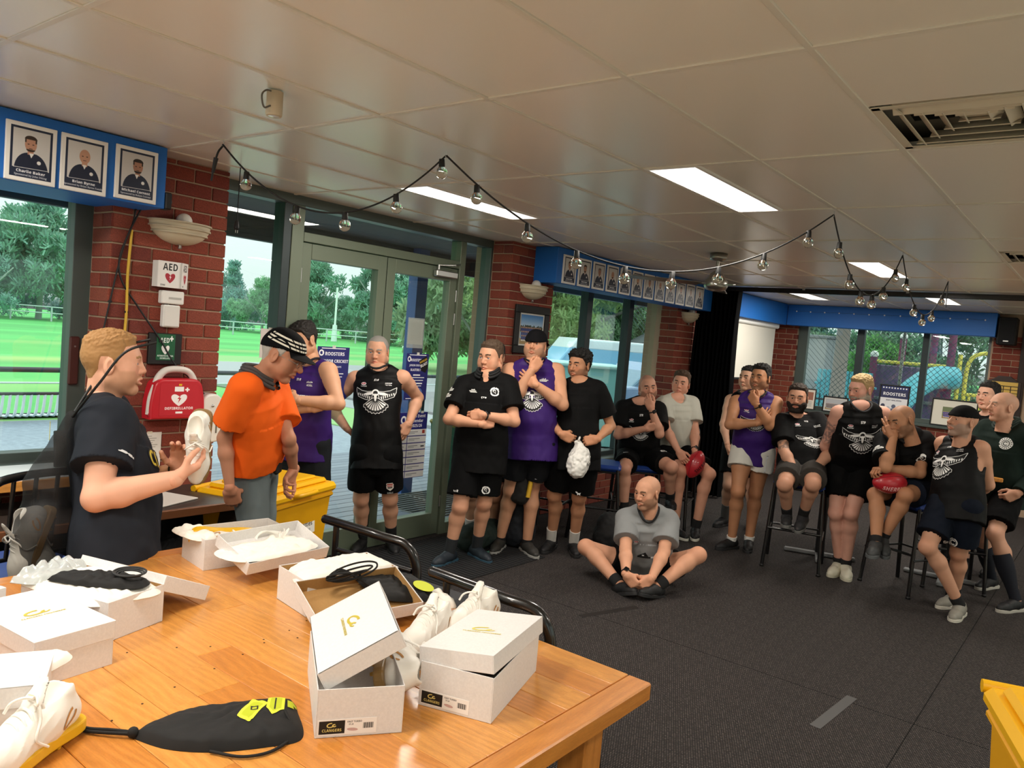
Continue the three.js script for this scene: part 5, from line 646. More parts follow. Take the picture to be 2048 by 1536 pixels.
    const sh2 = K.clone().sub(A).normalize(), ht = so.sock ?? 0.05; if (ht > 0) { const gs = [], r0 = 0.041 * lm, top = A.clone().addScaledVector(sh2, ht), pts = []; const nS = ht > 0.2 ? 8 : 3; for (let i = 0; i < nS; i++) { const u0 = i / nS, u1 = (i + 1) / nS, rad = (u) => r0 + (ht > 0.2 ? 0.022 * lm * sm01(0.2, 0.75, u * ht / 0.36) : 0.004 * u); gs.push(rod(A.clone().lerp(top, u0), A.clone().lerp(top, u1), rad(u0), rad(u1), 14)); } add(t, 'sock', merge(gs), M(so.sockC ?? 0x161618, 0.9)); }
  });
  if (o.watch) for (const w of o.watch) { const [E, W] = w === 'R' ? [RE, RW] : [LE, LW], ax = W.clone().sub(E).normalize(), c = W.clone().addScaledVector(ax, -0.025); const g = new THREE.TorusGeometry(0.033 * s, 0.006, 6, 20).applyQuaternion(new THREE.Quaternion().setFromUnitVectors(V(0, 0, 1), ax)).translate(c.x, c.y, c.z); const wm = add(t, 'wrist_band', g, mBlack); const face = fwd.clone().multiplyScalar(0.7).add(V(0, 0.7, 0)); face.addScaledVector(ax, -face.dot(ax)).normalize(); add(wm, 'watch_face', cb(0.034, 0.012, 0.034, 0.004).clone().applyQuaternion(new THREE.Quaternion().setFromUnitVectors(V(0, 1, 0), face)).translate(c.x + face.x * 0.037, c.y + face.y * 0.037, c.z + face.z * 0.037), mBlackGloss); }
  t.userData.HM = undefined; delete t.userData.HM;
  return { t, HM, head: H0, put, C, P, e, shL, fwd, fwdH, RW, LW, RF, LF, RS, LS, RE, LE, RK, LK, RA, LA, base, s, mat: { mTop, mBot }, shirt, shorts, shirtG };
}
// ================= printed marks on clothing =================
const print = (w, h, draw, o = {}) => new THREE.MeshStandardMaterial({ map: CT(w, h, (x) => { x.clearRect(0, 0, w, h); draw(x, w, h); }), transparent: true, alphaTest: 0.45, roughness: 0.7, ...o });
function drawBird(x, w, h, c1 = '#f2f2f0', c0 = '#0b0b0c') {
  x.lineJoin = 'round'; x.lineWidth = w * 0.012;
  const P = (pts) => { x.beginPath(); pts.forEach((p, i) => x[i ? 'lineTo' : 'moveTo'](p[0] * w, p[1] * h)); x.closePath(); };
  for (const s of [-1, 1]) { const X = (u) => 0.5 + s * u;
    x.strokeStyle = c1; x.fillStyle = c0; P([[X(0.05), 0.2], [X(0.2), 0.2], [X(0.34), 0.16], [X(0.48), 0.04], [X(0.47), 0.2], [X(0.42), 0.36], [X(0.26), 0.46], [X(0.1), 0.5]]); x.fill(); x.stroke();
    x.fillStyle = c1; P([[X(0.07), 0.22], [X(0.2), 0.23], [X(0.31), 0.29], [X(0.2), 0.33], [X(0.09), 0.31]]); x.fill();
    for (let i = 0; i < 7; i++) { const u = 0.12 + i * 0.047; P([[X(u), 0.37 - i * 0.022], [X(u + 0.026), 0.36 - i * 0.022], [X(u + 0.03), 0.46 - i * 0.026], [X(u + 0.01), 0.47 - i * 0.026]]); x.fill(); } }
  x.strokeStyle = c1; x.fillStyle = c0; const tail = []; for (let i = 0; i <= 18; i++) { const a = -1.15 + i / 18 * 2.3, r = (i % 2 ? 0.5 : 0.46); tail.push([0.5 + Math.sin(a) * r * 0.68, 0.45 + Math.cos(a) * r]); } P([[0.44, 0.42], ...tail, [0.56, 0.42]]); x.fill(); x.stroke();
  x.fillStyle = c1; for (let i = 0; i < 9; i++) { const a = -1.02 + i / 8 * 2.04; P([[0.5 + Math.sin(a) * 0.07, 0.45 + Math.cos(a) * 0.1], [0.5 + Math.sin(a - 0.09) * 0.27, 0.45 + Math.cos(a - 0.09) * 0.39], [0.5 + Math.sin(a + 0.09) * 0.27, 0.45 + Math.cos(a + 0.09) * 0.39]]); x.fill(); }
  x.beginPath(); x.arc(0.5 * w, 0.24 * h, 0.085 * w, 0, 6.3); x.fill(); x.fillStyle = c0; x.beginPath(); x.arc(0.5 * w, 0.25 * h, 0.055 * w, 0, 6.3); x.fill(); x.fillStyle = c1; P([[0.46, 0.28], [0.54, 0.28], [0.52, 0.5], [0.5, 0.54], [0.48, 0.5]]); x.fill();
}
const MK = {
  bird: print(512, 384, (x, w, h) => drawBird(x, w, h)), birdPurple: print(512, 384, (x, w, h) => drawBird(x, w, h, '#f4f4f4', '#101014')),
  str: print(128, 48, (x) => { x.fillStyle = '#f2f2f2'; x.font = 'bold italic 44px sans-serif'; x.textAlign = 'center'; x.fillText('STR', 64, 40); }),
  league: print(128, 96, (x) => { x.fillStyle = '#f4f4f4'; x.beginPath(); x.ellipse(64, 32, 42, 24, 0, 0, 6.3); x.fill(); x.fillStyle = '#b3223c'; x.beginPath(); x.ellipse(64, 28, 34, 15, 0, 0, 6.3); x.fill(); x.fillStyle = '#fff'; x.font = 'bold 22px sans-serif'; x.textAlign = 'center'; x.fillText('AFL', 64, 36); x.font = 'bold 24px sans-serif'; x.fillText('MASTERS', 64, 82); }),
  sponsor: print(128, 64, (x) => { x.fillStyle = '#e8e8e8'; x.font = 'bold 25px sans-serif'; x.textAlign = 'center'; x.fillText('GREEN', 52, 26); x.fillText('MACHINE', 64, 54); x.fillRect(96, 8, 20, 14); }),
  bar: print(128, 64, (x) => { x.fillStyle = '#ecece8'; x.fillRect(4, 30, 120, 28); x.fillRect(34, 4, 58, 20); x.fillStyle = '#222'; for (let i = 0; i < 9; i++) x.fillRect(12 + i * 12, 38, 8, 11); }),
  roundel: print(128, 128, (x) => { x.fillStyle = '#f0f0ee'; x.beginPath(); x.arc(64, 64, 60, 0, 6.3); x.fill(); x.fillStyle = '#0c0c0e'; x.beginPath(); x.arc(64, 66, 40, 0, 6.3); x.fill(); x.fillStyle = '#f0f0ee'; x.beginPath(); x.arc(58, 52, 20, 0, 6.3); x.fill(); x.beginPath(); x.moveTo(50, 56); x.lineTo(72, 56); x.lineTo(80, 96); x.closePath(); x.fill(); x.fillStyle = '#0c0c0e'; x.beginPath(); x.arc(62, 58, 11, 0, 6.3); x.fill(); }),
  ring: print(128, 128, (x) => { x.strokeStyle = '#eef0ee'; x.lineWidth = 24; x.beginPath(); x.arc(64, 64, 48, 0, 6.3); x.stroke(); x.fillStyle = '#eef0ee'; x.beginPath(); x.arc(64, 64, 30, 0, 6.3); x.fill(); x.strokeStyle = '#16241f'; x.lineWidth = 8; x.beginPath(); x.arc(64, 64, 18, 0.7, 5.6); x.stroke(); for (let i = 0; i < 16; i++) { x.save(); x.translate(64, 64); x.rotate(i * 0.393); x.fillStyle = '#16241f'; x.fillRect(-3, -54, 6, 11); x.restore(); } }),
  shield: print(96, 160, (x) => { x.fillStyle = '#f2ece4'; x.beginPath(); x.moveTo(6, 10); x.lineTo(90, 10); x.lineTo(86, 80); x.lineTo(48, 112); x.lineTo(10, 80); x.closePath(); x.fill(); x.fillStyle = '#b5382c'; x.fillRect(16, 20, 64, 16); x.fillRect(18, 44, 60, 12); x.fillStyle = '#33251f'; x.fillRect(22, 62, 52, 16); x.fillStyle = '#c9c9c6'; x.font = 'bold 24px sans-serif'; x.textAlign = 'center'; x.fillText('EJNLC', 48, 146); }),
  cat: print(128, 96, (x) => { x.fillStyle = '#fff'; x.beginPath(); x.moveTo(14, 18); x.quadraticCurveTo(40, 8, 58, 34); x.quadraticCurveTo(84, 40, 112, 18); x.lineTo(104, 36); x.quadraticCurveTo(98, 58, 112, 86); x.lineTo(100, 84); x.quadraticCurveTo(88, 62, 76, 58); x.lineTo(58, 84); x.lineTo(50, 80); x.quadraticCurveTo(58, 58, 40, 46); x.quadraticCurveTo(20, 40, 14, 18); x.fill(); }),
  swoosh: print(128, 64, (x) => { x.fillStyle = '#f2f2f2'; x.beginPath(); x.moveTo(6, 38); x.quadraticCurveTo(18, 70, 122, 10); x.quadraticCurveTo(40, 40, 26, 34); x.quadraticCurveTo(16, 30, 22, 14); x.quadraticCurveTo(8, 26, 6, 38); x.fill(); }),
  badge: print(128, 128, (x) => { x.strokeStyle = '#ececea'; x.lineWidth = 9; x.beginPath(); x.arc(64, 56, 46, 0, 6.3); x.stroke(); x.lineWidth = 12; x.beginPath(); x.arc(64, 56, 24, 0.7, 5.6); x.stroke(); for (let i = 0; i < 18; i++) { x.save(); x.translate(64, 56); x.rotate(i * 0.349); x.fillStyle = '#ececea'; x.fillRect(-3, -40, 5, 8); x.restore(); } }),
  clan: print(512, 128, (x) => { x.font = 'bold 104px sans-serif'; x.textAlign = 'left'; x.lineWidth = 16; x.strokeStyle = '#1a1a12'; x.strokeText('CLANGERS', 8, 100); x.fillStyle = '#e6d24a'; x.fillText('CLANGERS', 8, 100); }),
  stripe: print(64, 16, (x) => { x.fillStyle = '#dfe3e6'; x.fillRect(2, 3, 60, 10); }), by: print(128, 96, (x) => { x.fillStyle = '#202024'; x.font = 'bold 70px sans-serif'; x.fillText('BV', 14, 70); }), greyBird: print(256, 96, (x) => { x.fillStyle = '#141416'; x.beginPath(); x.moveTo(20, 60); x.lineTo(90, 10); x.lineTo(120, 60); x.fill(); x.fillRect(20, 62, 220, 16); x.fillStyle = '#f4f4f4'; x.fillRect(60, 40, 20, 14); x.fillRect(140, 58, 60, 20); }),
  dMark: print(256, 96, (x) => { x.strokeStyle = '#f2f2f2'; x.lineWidth = 16; x.beginPath(); x.moveTo(20, 16); x.lineTo(150, 16); x.quadraticCurveTo(210, 20, 216, 90); x.stroke(); x.beginPath(); x.moveTo(60, 90); x.lineTo(66, 46); x.lineTo(130, 46); x.stroke(); }),
  white: M(0xe9e9e6, 0.7), capText: print(128, 64, (x) => { x.fillStyle = '#e8e4d4'; for (let j = 0; j < 3; j++) for (let i = 0; i < 7; i++) x.fillRect(10 + i * 16, 8 + j * 19, 11 + (i * 7 + j) % 5, 10); }),
};
const singletLogos = (b = MK.bird, dy = 0) => [[b, -0.155, 0.155, -0.325 + dy, -0.1 + dy], [MK.str, -0.032, 0.032, -0.068, -0.044], [MK.league, -0.122, -0.062, -0.115, -0.07], [MK.sponsor, 0.062, 0.122, -0.104, -0.072]];
const FIST = { curl: [1.15, 1.2, 1.2, 1.15], thumb: 0.5, thumbCurl: 0.75 }, RELAX = { curl: [0.35, 0.42, 0.48, 0.52] }, FLAT = { curl: [0.12, 0.14, 0.16, 0.2], spread: 0.1 }, GRIP = { curl: [0.75, 0.8, 0.85, 0.85], thumb: 0.6, thumbCurl: 0.5 };
const blackSinglet = { c: 0x070708, hem: -0.13, grow: 0.012, neck: 'crew', rough: 0.6, name: 'singlet', trim: 0x141417 }, purpleSinglet = { c: 0x3a2068, hem: -0.12, grow: 0.012, rough: 0.5, name: 'singlet', trim: 0x15121c }, blackShorts = { c: 0x070708, len: 0.7 };
const people = {};
people.p1 = makePerson('p1', 'fair short-haired man in a dark navy t-shirt holding up a white boot', { skin: 0xe2aa8e, face: 'talk', hair: 'textured', hairCol: 0xa67c4c, browCol: 0xa88158, eyes: 'blue', stubble: 0xb98a68, cell: 0.0085, arm: 1.22, width: 1.1, belly: 0.45, neck: 1.12,
  top: { c: 0x20242c, sleeve: 0.62, hem: -0.16, grow: 0.02, hang: 1.2, logos: [[MK.clan, -0.2, 0.2, -0.26, -0.16]], sleeveLogos: [[MK.stripe, -1, -0.045, 0.045, -0.165, -0.148]] }, bottom: { c: 0x15171b, len: 0.75 }, rh: { p: [0.55, 0.8, 0], g: { curl: [0.3, 0.32, 0.36, 0.42], thumb: 0.6, thumbCurl: 0.1 } }, lh: { p: [-0.8, 0.45, -0.1], g: { curl: [0.2, 0.24, 0.3, 0.36], thumb: 0.2, thumbCurl: 0 } }, watch: ['L'] });
people.p2 = makePerson('p2', 'elderly man in a black cap and an orange polo with jeans by the yellow bin', { skin: 0xc58a6c, face: 'old', hair: 'buzz', hairCol: 0xb9b3aa, browCol: 0xa59a8e, cap: { c: 0x0a0a0c, text: MK.capText }, glasses: 1, arm: 0.86, belly: 0.45, leg: 0.92, cell: 0.0095,
  top: { c: 0xff6a1c, sleeve: 0.72, hem: 0.06, grow: 0.024, hang: 1.6, collar: 0x4a4645, fold: 0.009, name: 'polo_shirt' }, bottom: { c: 0x6c7678, len: 1.98, grow: 0.012, name: 'jeans', rough: 0.95 }, rh: { p: [0.8, 0, -0.5], g: RELAX }, lh: { p: [-0.3, -0.3, 0.9], g: RELAX } });
people.p3 = makePerson('p3', 'dark-haired man in a purple singlet with folded arms behind the elderly man', { skin: 0xd3a07f, face: 'mid', hair: 'short', hairCol: 0x1b1512, arm: 1.12, belly: 0.6, width: 1.06, top: { ...purpleSinglet, logos: [[MK.str, -0.03, 0.03, -0.085, -0.06], [MK.league, -0.125, -0.06, -0.125, -0.08], [MK.sponsor, 0.05, 0.1, -0.12, -0.07], [MK.dMark, -0.02, 0.14, -0.23, -0.17]] }, bottom: { c: 0x1f2226, len: 0.8, flare: 0.115, logos: [[MK.str, 1, -0.03, 0.03, -0.3, -0.26]] }, rh: { p: [0, 0, -1], g: GRIP }, lh: { p: [0, 0, -1], g: GRIP }, shoes: { sock: 0.12 } });
people.p4 = makePerson('p4', 'grey crew-cut man in a black singlet standing with hands on hips', { skin: 0xd5a083, face: 'wide', hair: 'buzz', hairCol: 0x8d8882, scalp: 0x77726c, eyes: 'blue', arm: 1.12, belly: 0.3, width: 1.02, top: { ...blackSinglet, logos: singletLogos() }, bottom: { ...blackShorts, len: 0.74, logos: [[MK.shield, 1, -0.03, 0.035, -0.3, -0.19]] }, rh: { p: [0.75, -0.3, -0.55], g: FLAT }, lh: { p: [-0.75, -0.3, -0.55], g: FLAT }, shoes: { sock: 0.15 } });
people.p5 = makePerson('p5', 'man in a black polo with folded arms in front of the tall purple singlet', { skin: 0xd79f80, face: 'wide', hair: 'textured', hairCol: 0x4f3d2d, eyes: 'blue', arm: 1.08, belly: 0.75, width: 1.1, look: -0.3, top: { c: 0x070708, sleeve: 0.66, hem: -0.16, grow: 0.018, hang: 1.4, collar: 0x0c0c0f, neck: 'v', name: 'polo_shirt', logos: [[MK.bar, -0.115, -0.045, -0.12, -0.085], [MK.roundel, 0.05, 0.125, -0.135, -0.06], [MK.str, -0.03, 0.045, -0.165, -0.14]], sleeveLogos: [[MK.bar, -1, -0.05, 0.05, -0.13, -0.08], [MK.bar, -1, -0.055, 0.055, -0.19, -0.14]] }, bottom: { ...blackShorts, len: 0.8, flare: 0.115, logos: [[MK.roundel, 1, -0.02, 0.05, -0.3, -0.23], [MK.str, -1, -0.07, 0.0, -0.34, -0.31]] }, rh: { p: [0, 0, -1], g: GRIP }, lh: { p: [0, -0.2, -1], g: RELAX }, watch: ['L'], shoes: { c: 0x18222c, sole: 0x27495c, sock: 0.12, sockC: 0x24282c } });
people.p6 = makePerson('p6', 'tall man in a purple singlet and backward cap with a fist under his chin', { skin: 0xd49c7b, face: 'wide', stubble: 0x8f705a, hairCol: 0x3a2b20, cap: { back: 1, c: 0x111114 }, arm: 1.16, belly: 0.8, width: 1.1, top: { ...purpleSinglet, hem: -0.14, logos: [[MK.birdPurple, -0.15, 0.13, -0.38, -0.17], [MK.bar, 0.04, 0.12, -0.125, -0.09]] }, bottom: { c: 0x17181b, len: 0.72, logos: [[MK.swoosh, 1, 0.02, 0.06, -0.28, -0.26]] }, rh: { p: [0.1, 0.5, -0.85], g: FIST }, lh: { p: [0.1, 0.1, -1], g: FLAT }, shoes: { c: 0x2c2b28, sole: 0x9c9c98, lace: 0x777777, sock: 0.03 } });
people.p7 = makePerson('p7', 'curly dark-haired man in a plain black t-shirt holding a white bag', { skin: 0xc58e6c, face: 'lean', hair: 'curly', hairCol: 0x120e0c, stubble: 0x6f5444, arm: 1.0, top: { c: 0x070708, sleeve: 0.7, hem: -0.14, grow: 0.018, hang: 1.2 }, bottom: { c: 0x070708, len: 0.82, flare: 0.11, logos: [[MK.cat, 1, -0.02, 0.04, -0.33, -0.28]] }, rh: { p: [0.4, -0.2, -0.85], g: GRIP }, lh: { p: [-0.4, -0.2, -0.85], g: GRIP }, shoes: { sock: 0.13, sockC: 0xd8d6d0 } });
people.p8 = makePerson('p8', 'seated shaven-headed man in a black t-shirt with a hand over his mouth', { skin: 0xc8937a, face: 'wide', scalp: 0x5f5048, scalpAmt: 0.35, stubble: 0x564438, hairCol: 0x2c211b, arm: 1.08, belly: 0.9, width: 1.08, top: { c: 0x070708, sleeve: 0.72, hem: -0.08, grow: 0.018, logos: [[MK.str, -0.03, 0.03, -0.07, -0.045], [MK.league, -0.12, -0.06, -0.13, -0.085], [MK.bird, -0.12, 0.12, -0.3, -0.15]] }, bottom: { ...blackShorts, len: 0.74, logos: [[MK.swoosh, -1, -0.04, 0.02, -0.3, -0.27], [MK.roundel, 1, -0.04, 0.03, -0.3, -0.24]] }, rh: { p: [0, 0, -1], g: GRIP }, lh: { p: [0.1, 0.2, -1], g: { curl: [0.5, 0.6, 0.75, 0.85] } }, watch: ['L'], shoes: { sock: 0.1 } });
people.p9 = makePerson('p9', 'seated man in a pale grey-white t-shirt holding a red football', { skin: 0xd39a80, face: 'mid', hair: 'swept', hairCol: 0x4a3828, arm: 1.08, width: 1.04, top: { c: 0xbdbcb0, sleeve: 0.68, hem: -0.08, grow: 0.018, fold: 0.009, neck: 'deep' }, bottom: { ...blackShorts, len: 0.76 }, rh: { p: [0.8, -0.55, -0.1], g: { curl: [0.4, 0.4, 0.4, 0.42], spread: 0.12 } }, lh: { p: [-0.9, -0.3, 0], g: { curl: [0.4, 0.4, 0.4, 0.42] } }, watch: ['L'], shoes: { sole: 0xd9d8cc, sock: 0.09, lace: 0xc8c4a0 } });
people.p10 = makePerson('p10', 'bald man in a grey t-shirt sitting cross-legged on the carpet', { skin: 0xd9a081, face: 'mid', scalp: 0xa98570, scalpAmt: 0.22, stubble: 0x80644e, browCol: 0x6f5440, arm: 1.1, width: 1.08, belly: 0.5, cell: 0.01, top: { c: 0x8c8e8f, sleeve: 0.72, hem: -0.02, grow: 0.018, fold: 0.009, neck: 'v', trim: 0x0d0d10, logos: [[MK.league, -0.115, -0.06, -0.17, -0.12], [MK.by, 0.06, 0.12, -0.17, -0.115], [MK.greyBird, -0.09, 0.12, -0.29, -0.22]] }, bottom: { ...blackShorts, len: 0.5 }, rh: { p: [0.5, -0.5, -0.5], g: GRIP }, lh: { p: [-0.5, -0.5, -0.5], g: GRIP }, watch: ['R'], shoes: { sock: 0.07, size: 0.98 } });
people.p11 = makePerson('p11', 'dark-haired man in a black singlet half hidden behind the man in white shorts', { skin: 0xd0a185, face: 'lean', hair: 'short', hairCol: 0x16110f, top: { ...blackSinglet }, bottom: blackShorts, rh: { p: [1, 0, 0], g: RELAX }, lh: { p: [-1, 0, 0], g: RELAX }, shoes: { sock: 0.2, sockC: 0x5a5a58 } });
people.p12 = makePerson('p12', 'dark-haired man in a purple singlet and white shorts with a hand on his chin', { skin: 0xb8825f, face: 'mid', hair: 'swept', hairCol: 0x120e0d, stubble: 0x6a5040, arm: 1.14, belly: 0.6, width: 1.06, leg: 1.04, top: { ...purpleSinglet, logos: [[MK.birdPurple, -0.15, 0.12, -0.28, -0.14], [MK.league, -0.12, -0.06, -0.12, -0.075], [MK.bar, 0.06, 0.12, -0.12, -0.08]] }, bottom: { c: 0xdcdad2, len: 0.42, flare: 0.12, fold: 0.01, logos: [[MK.stripe, 1, 0.05, 0.066, -0.2, 0.05]] }, rh: { p: [0, 0.1, -1], g: FLAT }, lh: { p: [0.1, 0.4, -0.9], g: { curl: [0.8, 0.9, 0.95, 1] } }, watch: ['L'], shoes: { sock: 0.04, sockC: 0xe6e6e2 } });
people.p13 = makePerson('p13', 'bearded man in a black t-shirt seated on a bar stool with clasped hands', { skin: 0xc8957a, face: 'mid', hair: 'short', hairCol: 0x2e2219, beard: { top: -0.028, t: 0.006, c: 0x1f1712 }, stubble: 0x3a2a20, tattoo: 'R', arm: 1.12, width: 1.06, top: { c: 0x070708, sleeve: 0.72, hem: -0.08, grow: 0.018, logos: [[MK.str, -0.03, 0.03, -0.095, -0.07], [MK.league, -0.11, -0.055, -0.15, -0.105], [MK.sponsor, 0.05, 0.11, -0.14, -0.11], [MK.bird, -0.13, 0.13, -0.35, -0.22]] }, bottom: { c: 0x3b3835, len: 0.72 }, rh: { p: [0.7, 0, -0.6], g: GRIP }, lh: { p: [-0.7, 0, -0.6], g: GRIP }, shoes: { c: 0x2a2a2c, sole: 0x6b6b68, sock: 0.1 } });
people.p14 = makePerson('p14', 'fair grey-bearded man in a black singlet with beige knee bands and white runners', { skin: 0xd6a08c, face: 'mid', hair: 'textured', hairCol: 0xa88d62, browCol: 0x9a7f5c, beard: { top: -0.045, t: 0.003, c: 0xa39a8c }, stubble: 0xa09486, tattoo: 'R', arm: 1.1, belly: 0.55, width: 1.12, top: { ...blackSinglet, logos: singletLogos() }, bottom: { ...blackShorts, len: 0.68 }, rh: { p: [1, 0, 0], g: RELAX }, lh: { p: [-1, 0, 0], g: RELAX }, shoes: { c: 0xd9d4c0, sole: 0xc2bda8, lace: 0xe8e4d4, sock: 0.07, size: 1.08 } });
people.p15 = makePerson('p15', 'seated bald man in a black polo resting his cheek on his hand', { skin: 0xb68261, face: 'mid', scalp: 0x6f5340, scalpAmt: 0.35, stubble: 0x6a5242, browCol: 0x3a2a20, arm: 1.1, width: 1.06, belly: 0.4, top: { c: 0x070708, sleeve: 0.7, hem: -0.06, grow: 0.018, collar: 0x0c0c0f, neck: 'v', name: 'polo_shirt', logos: [[MK.roundel, 0.03, 0.09, -0.14, -0.07], [MK.str, -0.04, 0.02, -0.2, -0.175]], sleeveLogos: [[MK.bar, 1, -0.05, 0.05, -0.17, -0.1], [MK.bar, -1, -0.05, 0.05, -0.17, -0.12]] }, bottom: { c: 0x131a28, len: 0.7 }, rh: { p: [0.35, 0.1, -0.9], g: FLAT }, lh: { p: [0, -1, 0.1], g: GRIP }, shoes: { c: 0x37393a, sole: 0x55585a, sock: 0.05, size: 1.08 } });
people.p16 = makePerson('p16', 'grey-bearded man in a black beanie and singlet leaning with crossed ankles', { skin: 0xc79478, face: 'old', browCol: 0x5a4c40, cap: { beanie: 1, c: 0x0a0a0b }, stubble: 0x8a8078, arm: 1.16, width: 1.06, top: { ...blackSinglet, logos: singletLogos() }, bottom: { c: 0x0e1420, len: 0.74, flare: 0.112, logos: [[MK.badge, 1, -0.035, 0.045, -0.3, -0.21], [MK.swoosh, 1, -0.03, 0.04, -0.345, -0.315]] }, rh: { p: [0, 0, -1], g: RELAX }, lh: { p: [0, 0, -1], g: RELAX }, shoes: { c: 0x8b877d, sole: 0xcfcabd, lace: 0xa9a498, sock: 0.08, size: 1.06 } });
people.p17 = makePerson('p17', 'dark-haired man in a black t-shirt at the back beside the honour board', { skin: 0xd9a890, face: 'mid', hair: 'short', hairCol: 0x15110f, top: { c: 0x070708, sleeve: 0.65, hem: -0.12 }, bottom: blackShorts, rh: { p: [1, 0, 0], g: RELAX }, lh: { p: [-1, 0, 0], g: RELAX } });
people.p18 = makePerson('p18', 'bald man in a dark green zip jacket and long navy socks at the right edge', { skin: 0xcf9d83, face: 'old', scalp: 0xa08a7a, scalpAmt: 0.25, browCol: 0x8a7868, hairCol: 0x9a8f86, arm: 1.05, width: 1.06, top: { c: 0x16241f, sleeve: 1.95, hem: -0.12, grow: 0.024, hang: 1.4, neck: 'v', collar: 0x1a2a24, fold: 0.009, name: 'jacket', logos: [[MK.ring, 0.04, 0.14, -0.15, -0.05], [MK.str, -0.02, 0.03, -0.03, -0.01]] }, bottom: { ...blackShorts, len: 0.78, flare: 0.11 }, rh: { p: [1, 0, 0], g: RELAX }, lh: { p: [-0.8, 0, -0.5], g: { curl: [0.7, 0.8, 0.85, 0.85] } }, shoes: { c: 0x141416, sole: 0xb8b4aa, sock: 0.36, sockC: 0x10131f } });
people.p19 = makePerson('p19', 'man almost wholly hidden behind the black polo, only a white-socked foot and dark hair showing', { skin: 0xd0a083, face: 'mid', hair: 'short', hairCol: 0x1b1411, top: { c: 0x070708, hem: -0.1, name: 'singlet' }, bottom: blackShorts, shoes: { sock: 0.13, sockC: 0xdcdcd8 } });
// ================= the wooden table and what lies on it =================
const TY = 0.872;
const woodTex = [0, 1, 2].map((k) => CT(512, 128, (x, w, h) => { const im = x.createImageData(w, h), d = im.data; for (let j = 0; j < h; j++) for (let i = 0; i < w; i++) { const u = i / w * 6, v = j / h; const ring = Math.sin((v * (7 + k * 2) + 1.6 * noise.noise(u * 0.45, v * 2.2, k * 7) + 0.25 * noise.noise(u * 2, v * 9, k)) * 6.283), fine = noise.noise(u * 3, v * 70, k + 3), fl = noise.noise(u * 12, v * 120, k + 9); const q = 0.93 + 0.025 * ring + 0.06 * fine + 0.04 * fl + (rnd() - 0.5) * 0.04; const o = (j * w + i) * 4; d[o] = Math.min(255, 232 * q); d[o + 1] = Math.min(255, 178 * q * (0.99 + 0.012 * ring)); d[o + 2] = Math.min(255, 104 * q * (0.97 + 0.03 * ring)); d[o + 3] = 255; } x.putImageData(im, 0, 0); }, { repeat: [1.1, 4] }));
const woodMats = []; for (const t of woodTex) for (const c of [0xf8e0bc, 0xecc9a0, 0xffe8c8]) woodMats.push(M(c, 0.28, { map: t, clearcoat: 0.35, clearcoatRoughness: 0.22 }));
{
  const t = thing('wooden_table', 'large honey-coloured plank table with a thick end board', 'table', [0, 0, 0]); const xa = 0.3, xb = 1.945, za = -2.8, zb = -0.935, th = 0.05;
  let x = xb, i = 0; while (x > xa + 0.02) { const w = Math.min(0.093 + (i % 3) * 0.011, x - xa), z0 = za + 0.075, z1 = zb - 0.075, cut = [0.62, 0.35, 0.8, 0.5][i % 4]; for (const [a, b] of [[z0, z0 + (z1 - z0) * cut], [z0 + (z1 - z0) * cut, z1]]) add(t, 'plank', uvOff(cb(w - 0.0012, th, b - a - 0.0012, 0.0016), rr(0, 3), rr(0, 1)), woodMats[Math.floor(rnd() * 9)], [x - w / 2, TY - th / 2 + rr(-0.0003, 0.0003), (a + b) / 2]); x -= w; i++; }
  for (const z of [za + 0.0375, zb - 0.0375]) add(t, 'end_board', uvOff(cb(xb - xa, th, 0.073, 0.004), rr(0, 2), 0.3), woodMats[4], [(xa + xb) / 2, TY - th / 2, z]);
  const mL = woodMats[1]; for (const [lx, lz] of [[xa + 0.12, za + 0.14], [xb - 0.12, za + 0.14], [xa + 0.12, zb - 0.14], [xb - 0.12, zb - 0.14]]) add(t, 'leg', cb(0.09, TY - th, 0.09, 0.006), mL, [lx, (TY - th) / 2, lz]);
  for (const z of [za + 0.14, zb - 0.14]) add(t, 'apron', cb(xb - xa - 0.33, 0.09, 0.03), mL, [(xa + xb) / 2, TY - th - 0.05, z]); for (const lx of [xa + 0.12, xb - 0.12]) add(t, 'apron', cb(0.03, 0.09, zb - za - 0.37), mL, [lx, TY - th - 0.05, (za + zb) / 2]);
  const mN = M(0x3a2413, 0.9); for (let k = 0; k < 26; k++) add(t, 'nail_hole', at(new THREE.CylinderGeometry(0.0028, 0.0028, 0.0006, 8), xa + 0.3 + (k % 13) * 0.1 + rr(-0.02, 0.02), TY + 0.0003, k < 13 ? -1.62 - (k % 13) * 0.03 : -2.2 + (k % 13) * 0.05), mN);
}
const paperTex = speckle(128, 128, [240, 240, 240], 10, 9, { repeat: [3, 3] });
const mCard = M(0xf1eeec, 0.55, { map: paperTex }), mKraft = M(0xb98d54, 0.8, { map: paperTex }), mTissue = M(0xf4f0e6, 0.7, { side: THREE.DoubleSide });
const goldLogo = print(256, 128, (x) => { x.strokeStyle = '#d8c84e'; x.lineWidth = 15; x.beginPath(); x.ellipse(108, 48, 54, 26, -0.2, 0.6, 5.3); x.stroke(); x.lineWidth = 11; x.beginPath(); x.ellipse(160, 56, 22, 13, -0.3, 0.2, 5.0); x.stroke(); x.font = 'bold 22px sans-serif'; x.textAlign = 'center'; x.fillStyle = '#d8c84e'; x.fillText('CLANGERS FOOTWEAR', 128, 112); }, { metalness: 0.3, roughness: 0.4 });
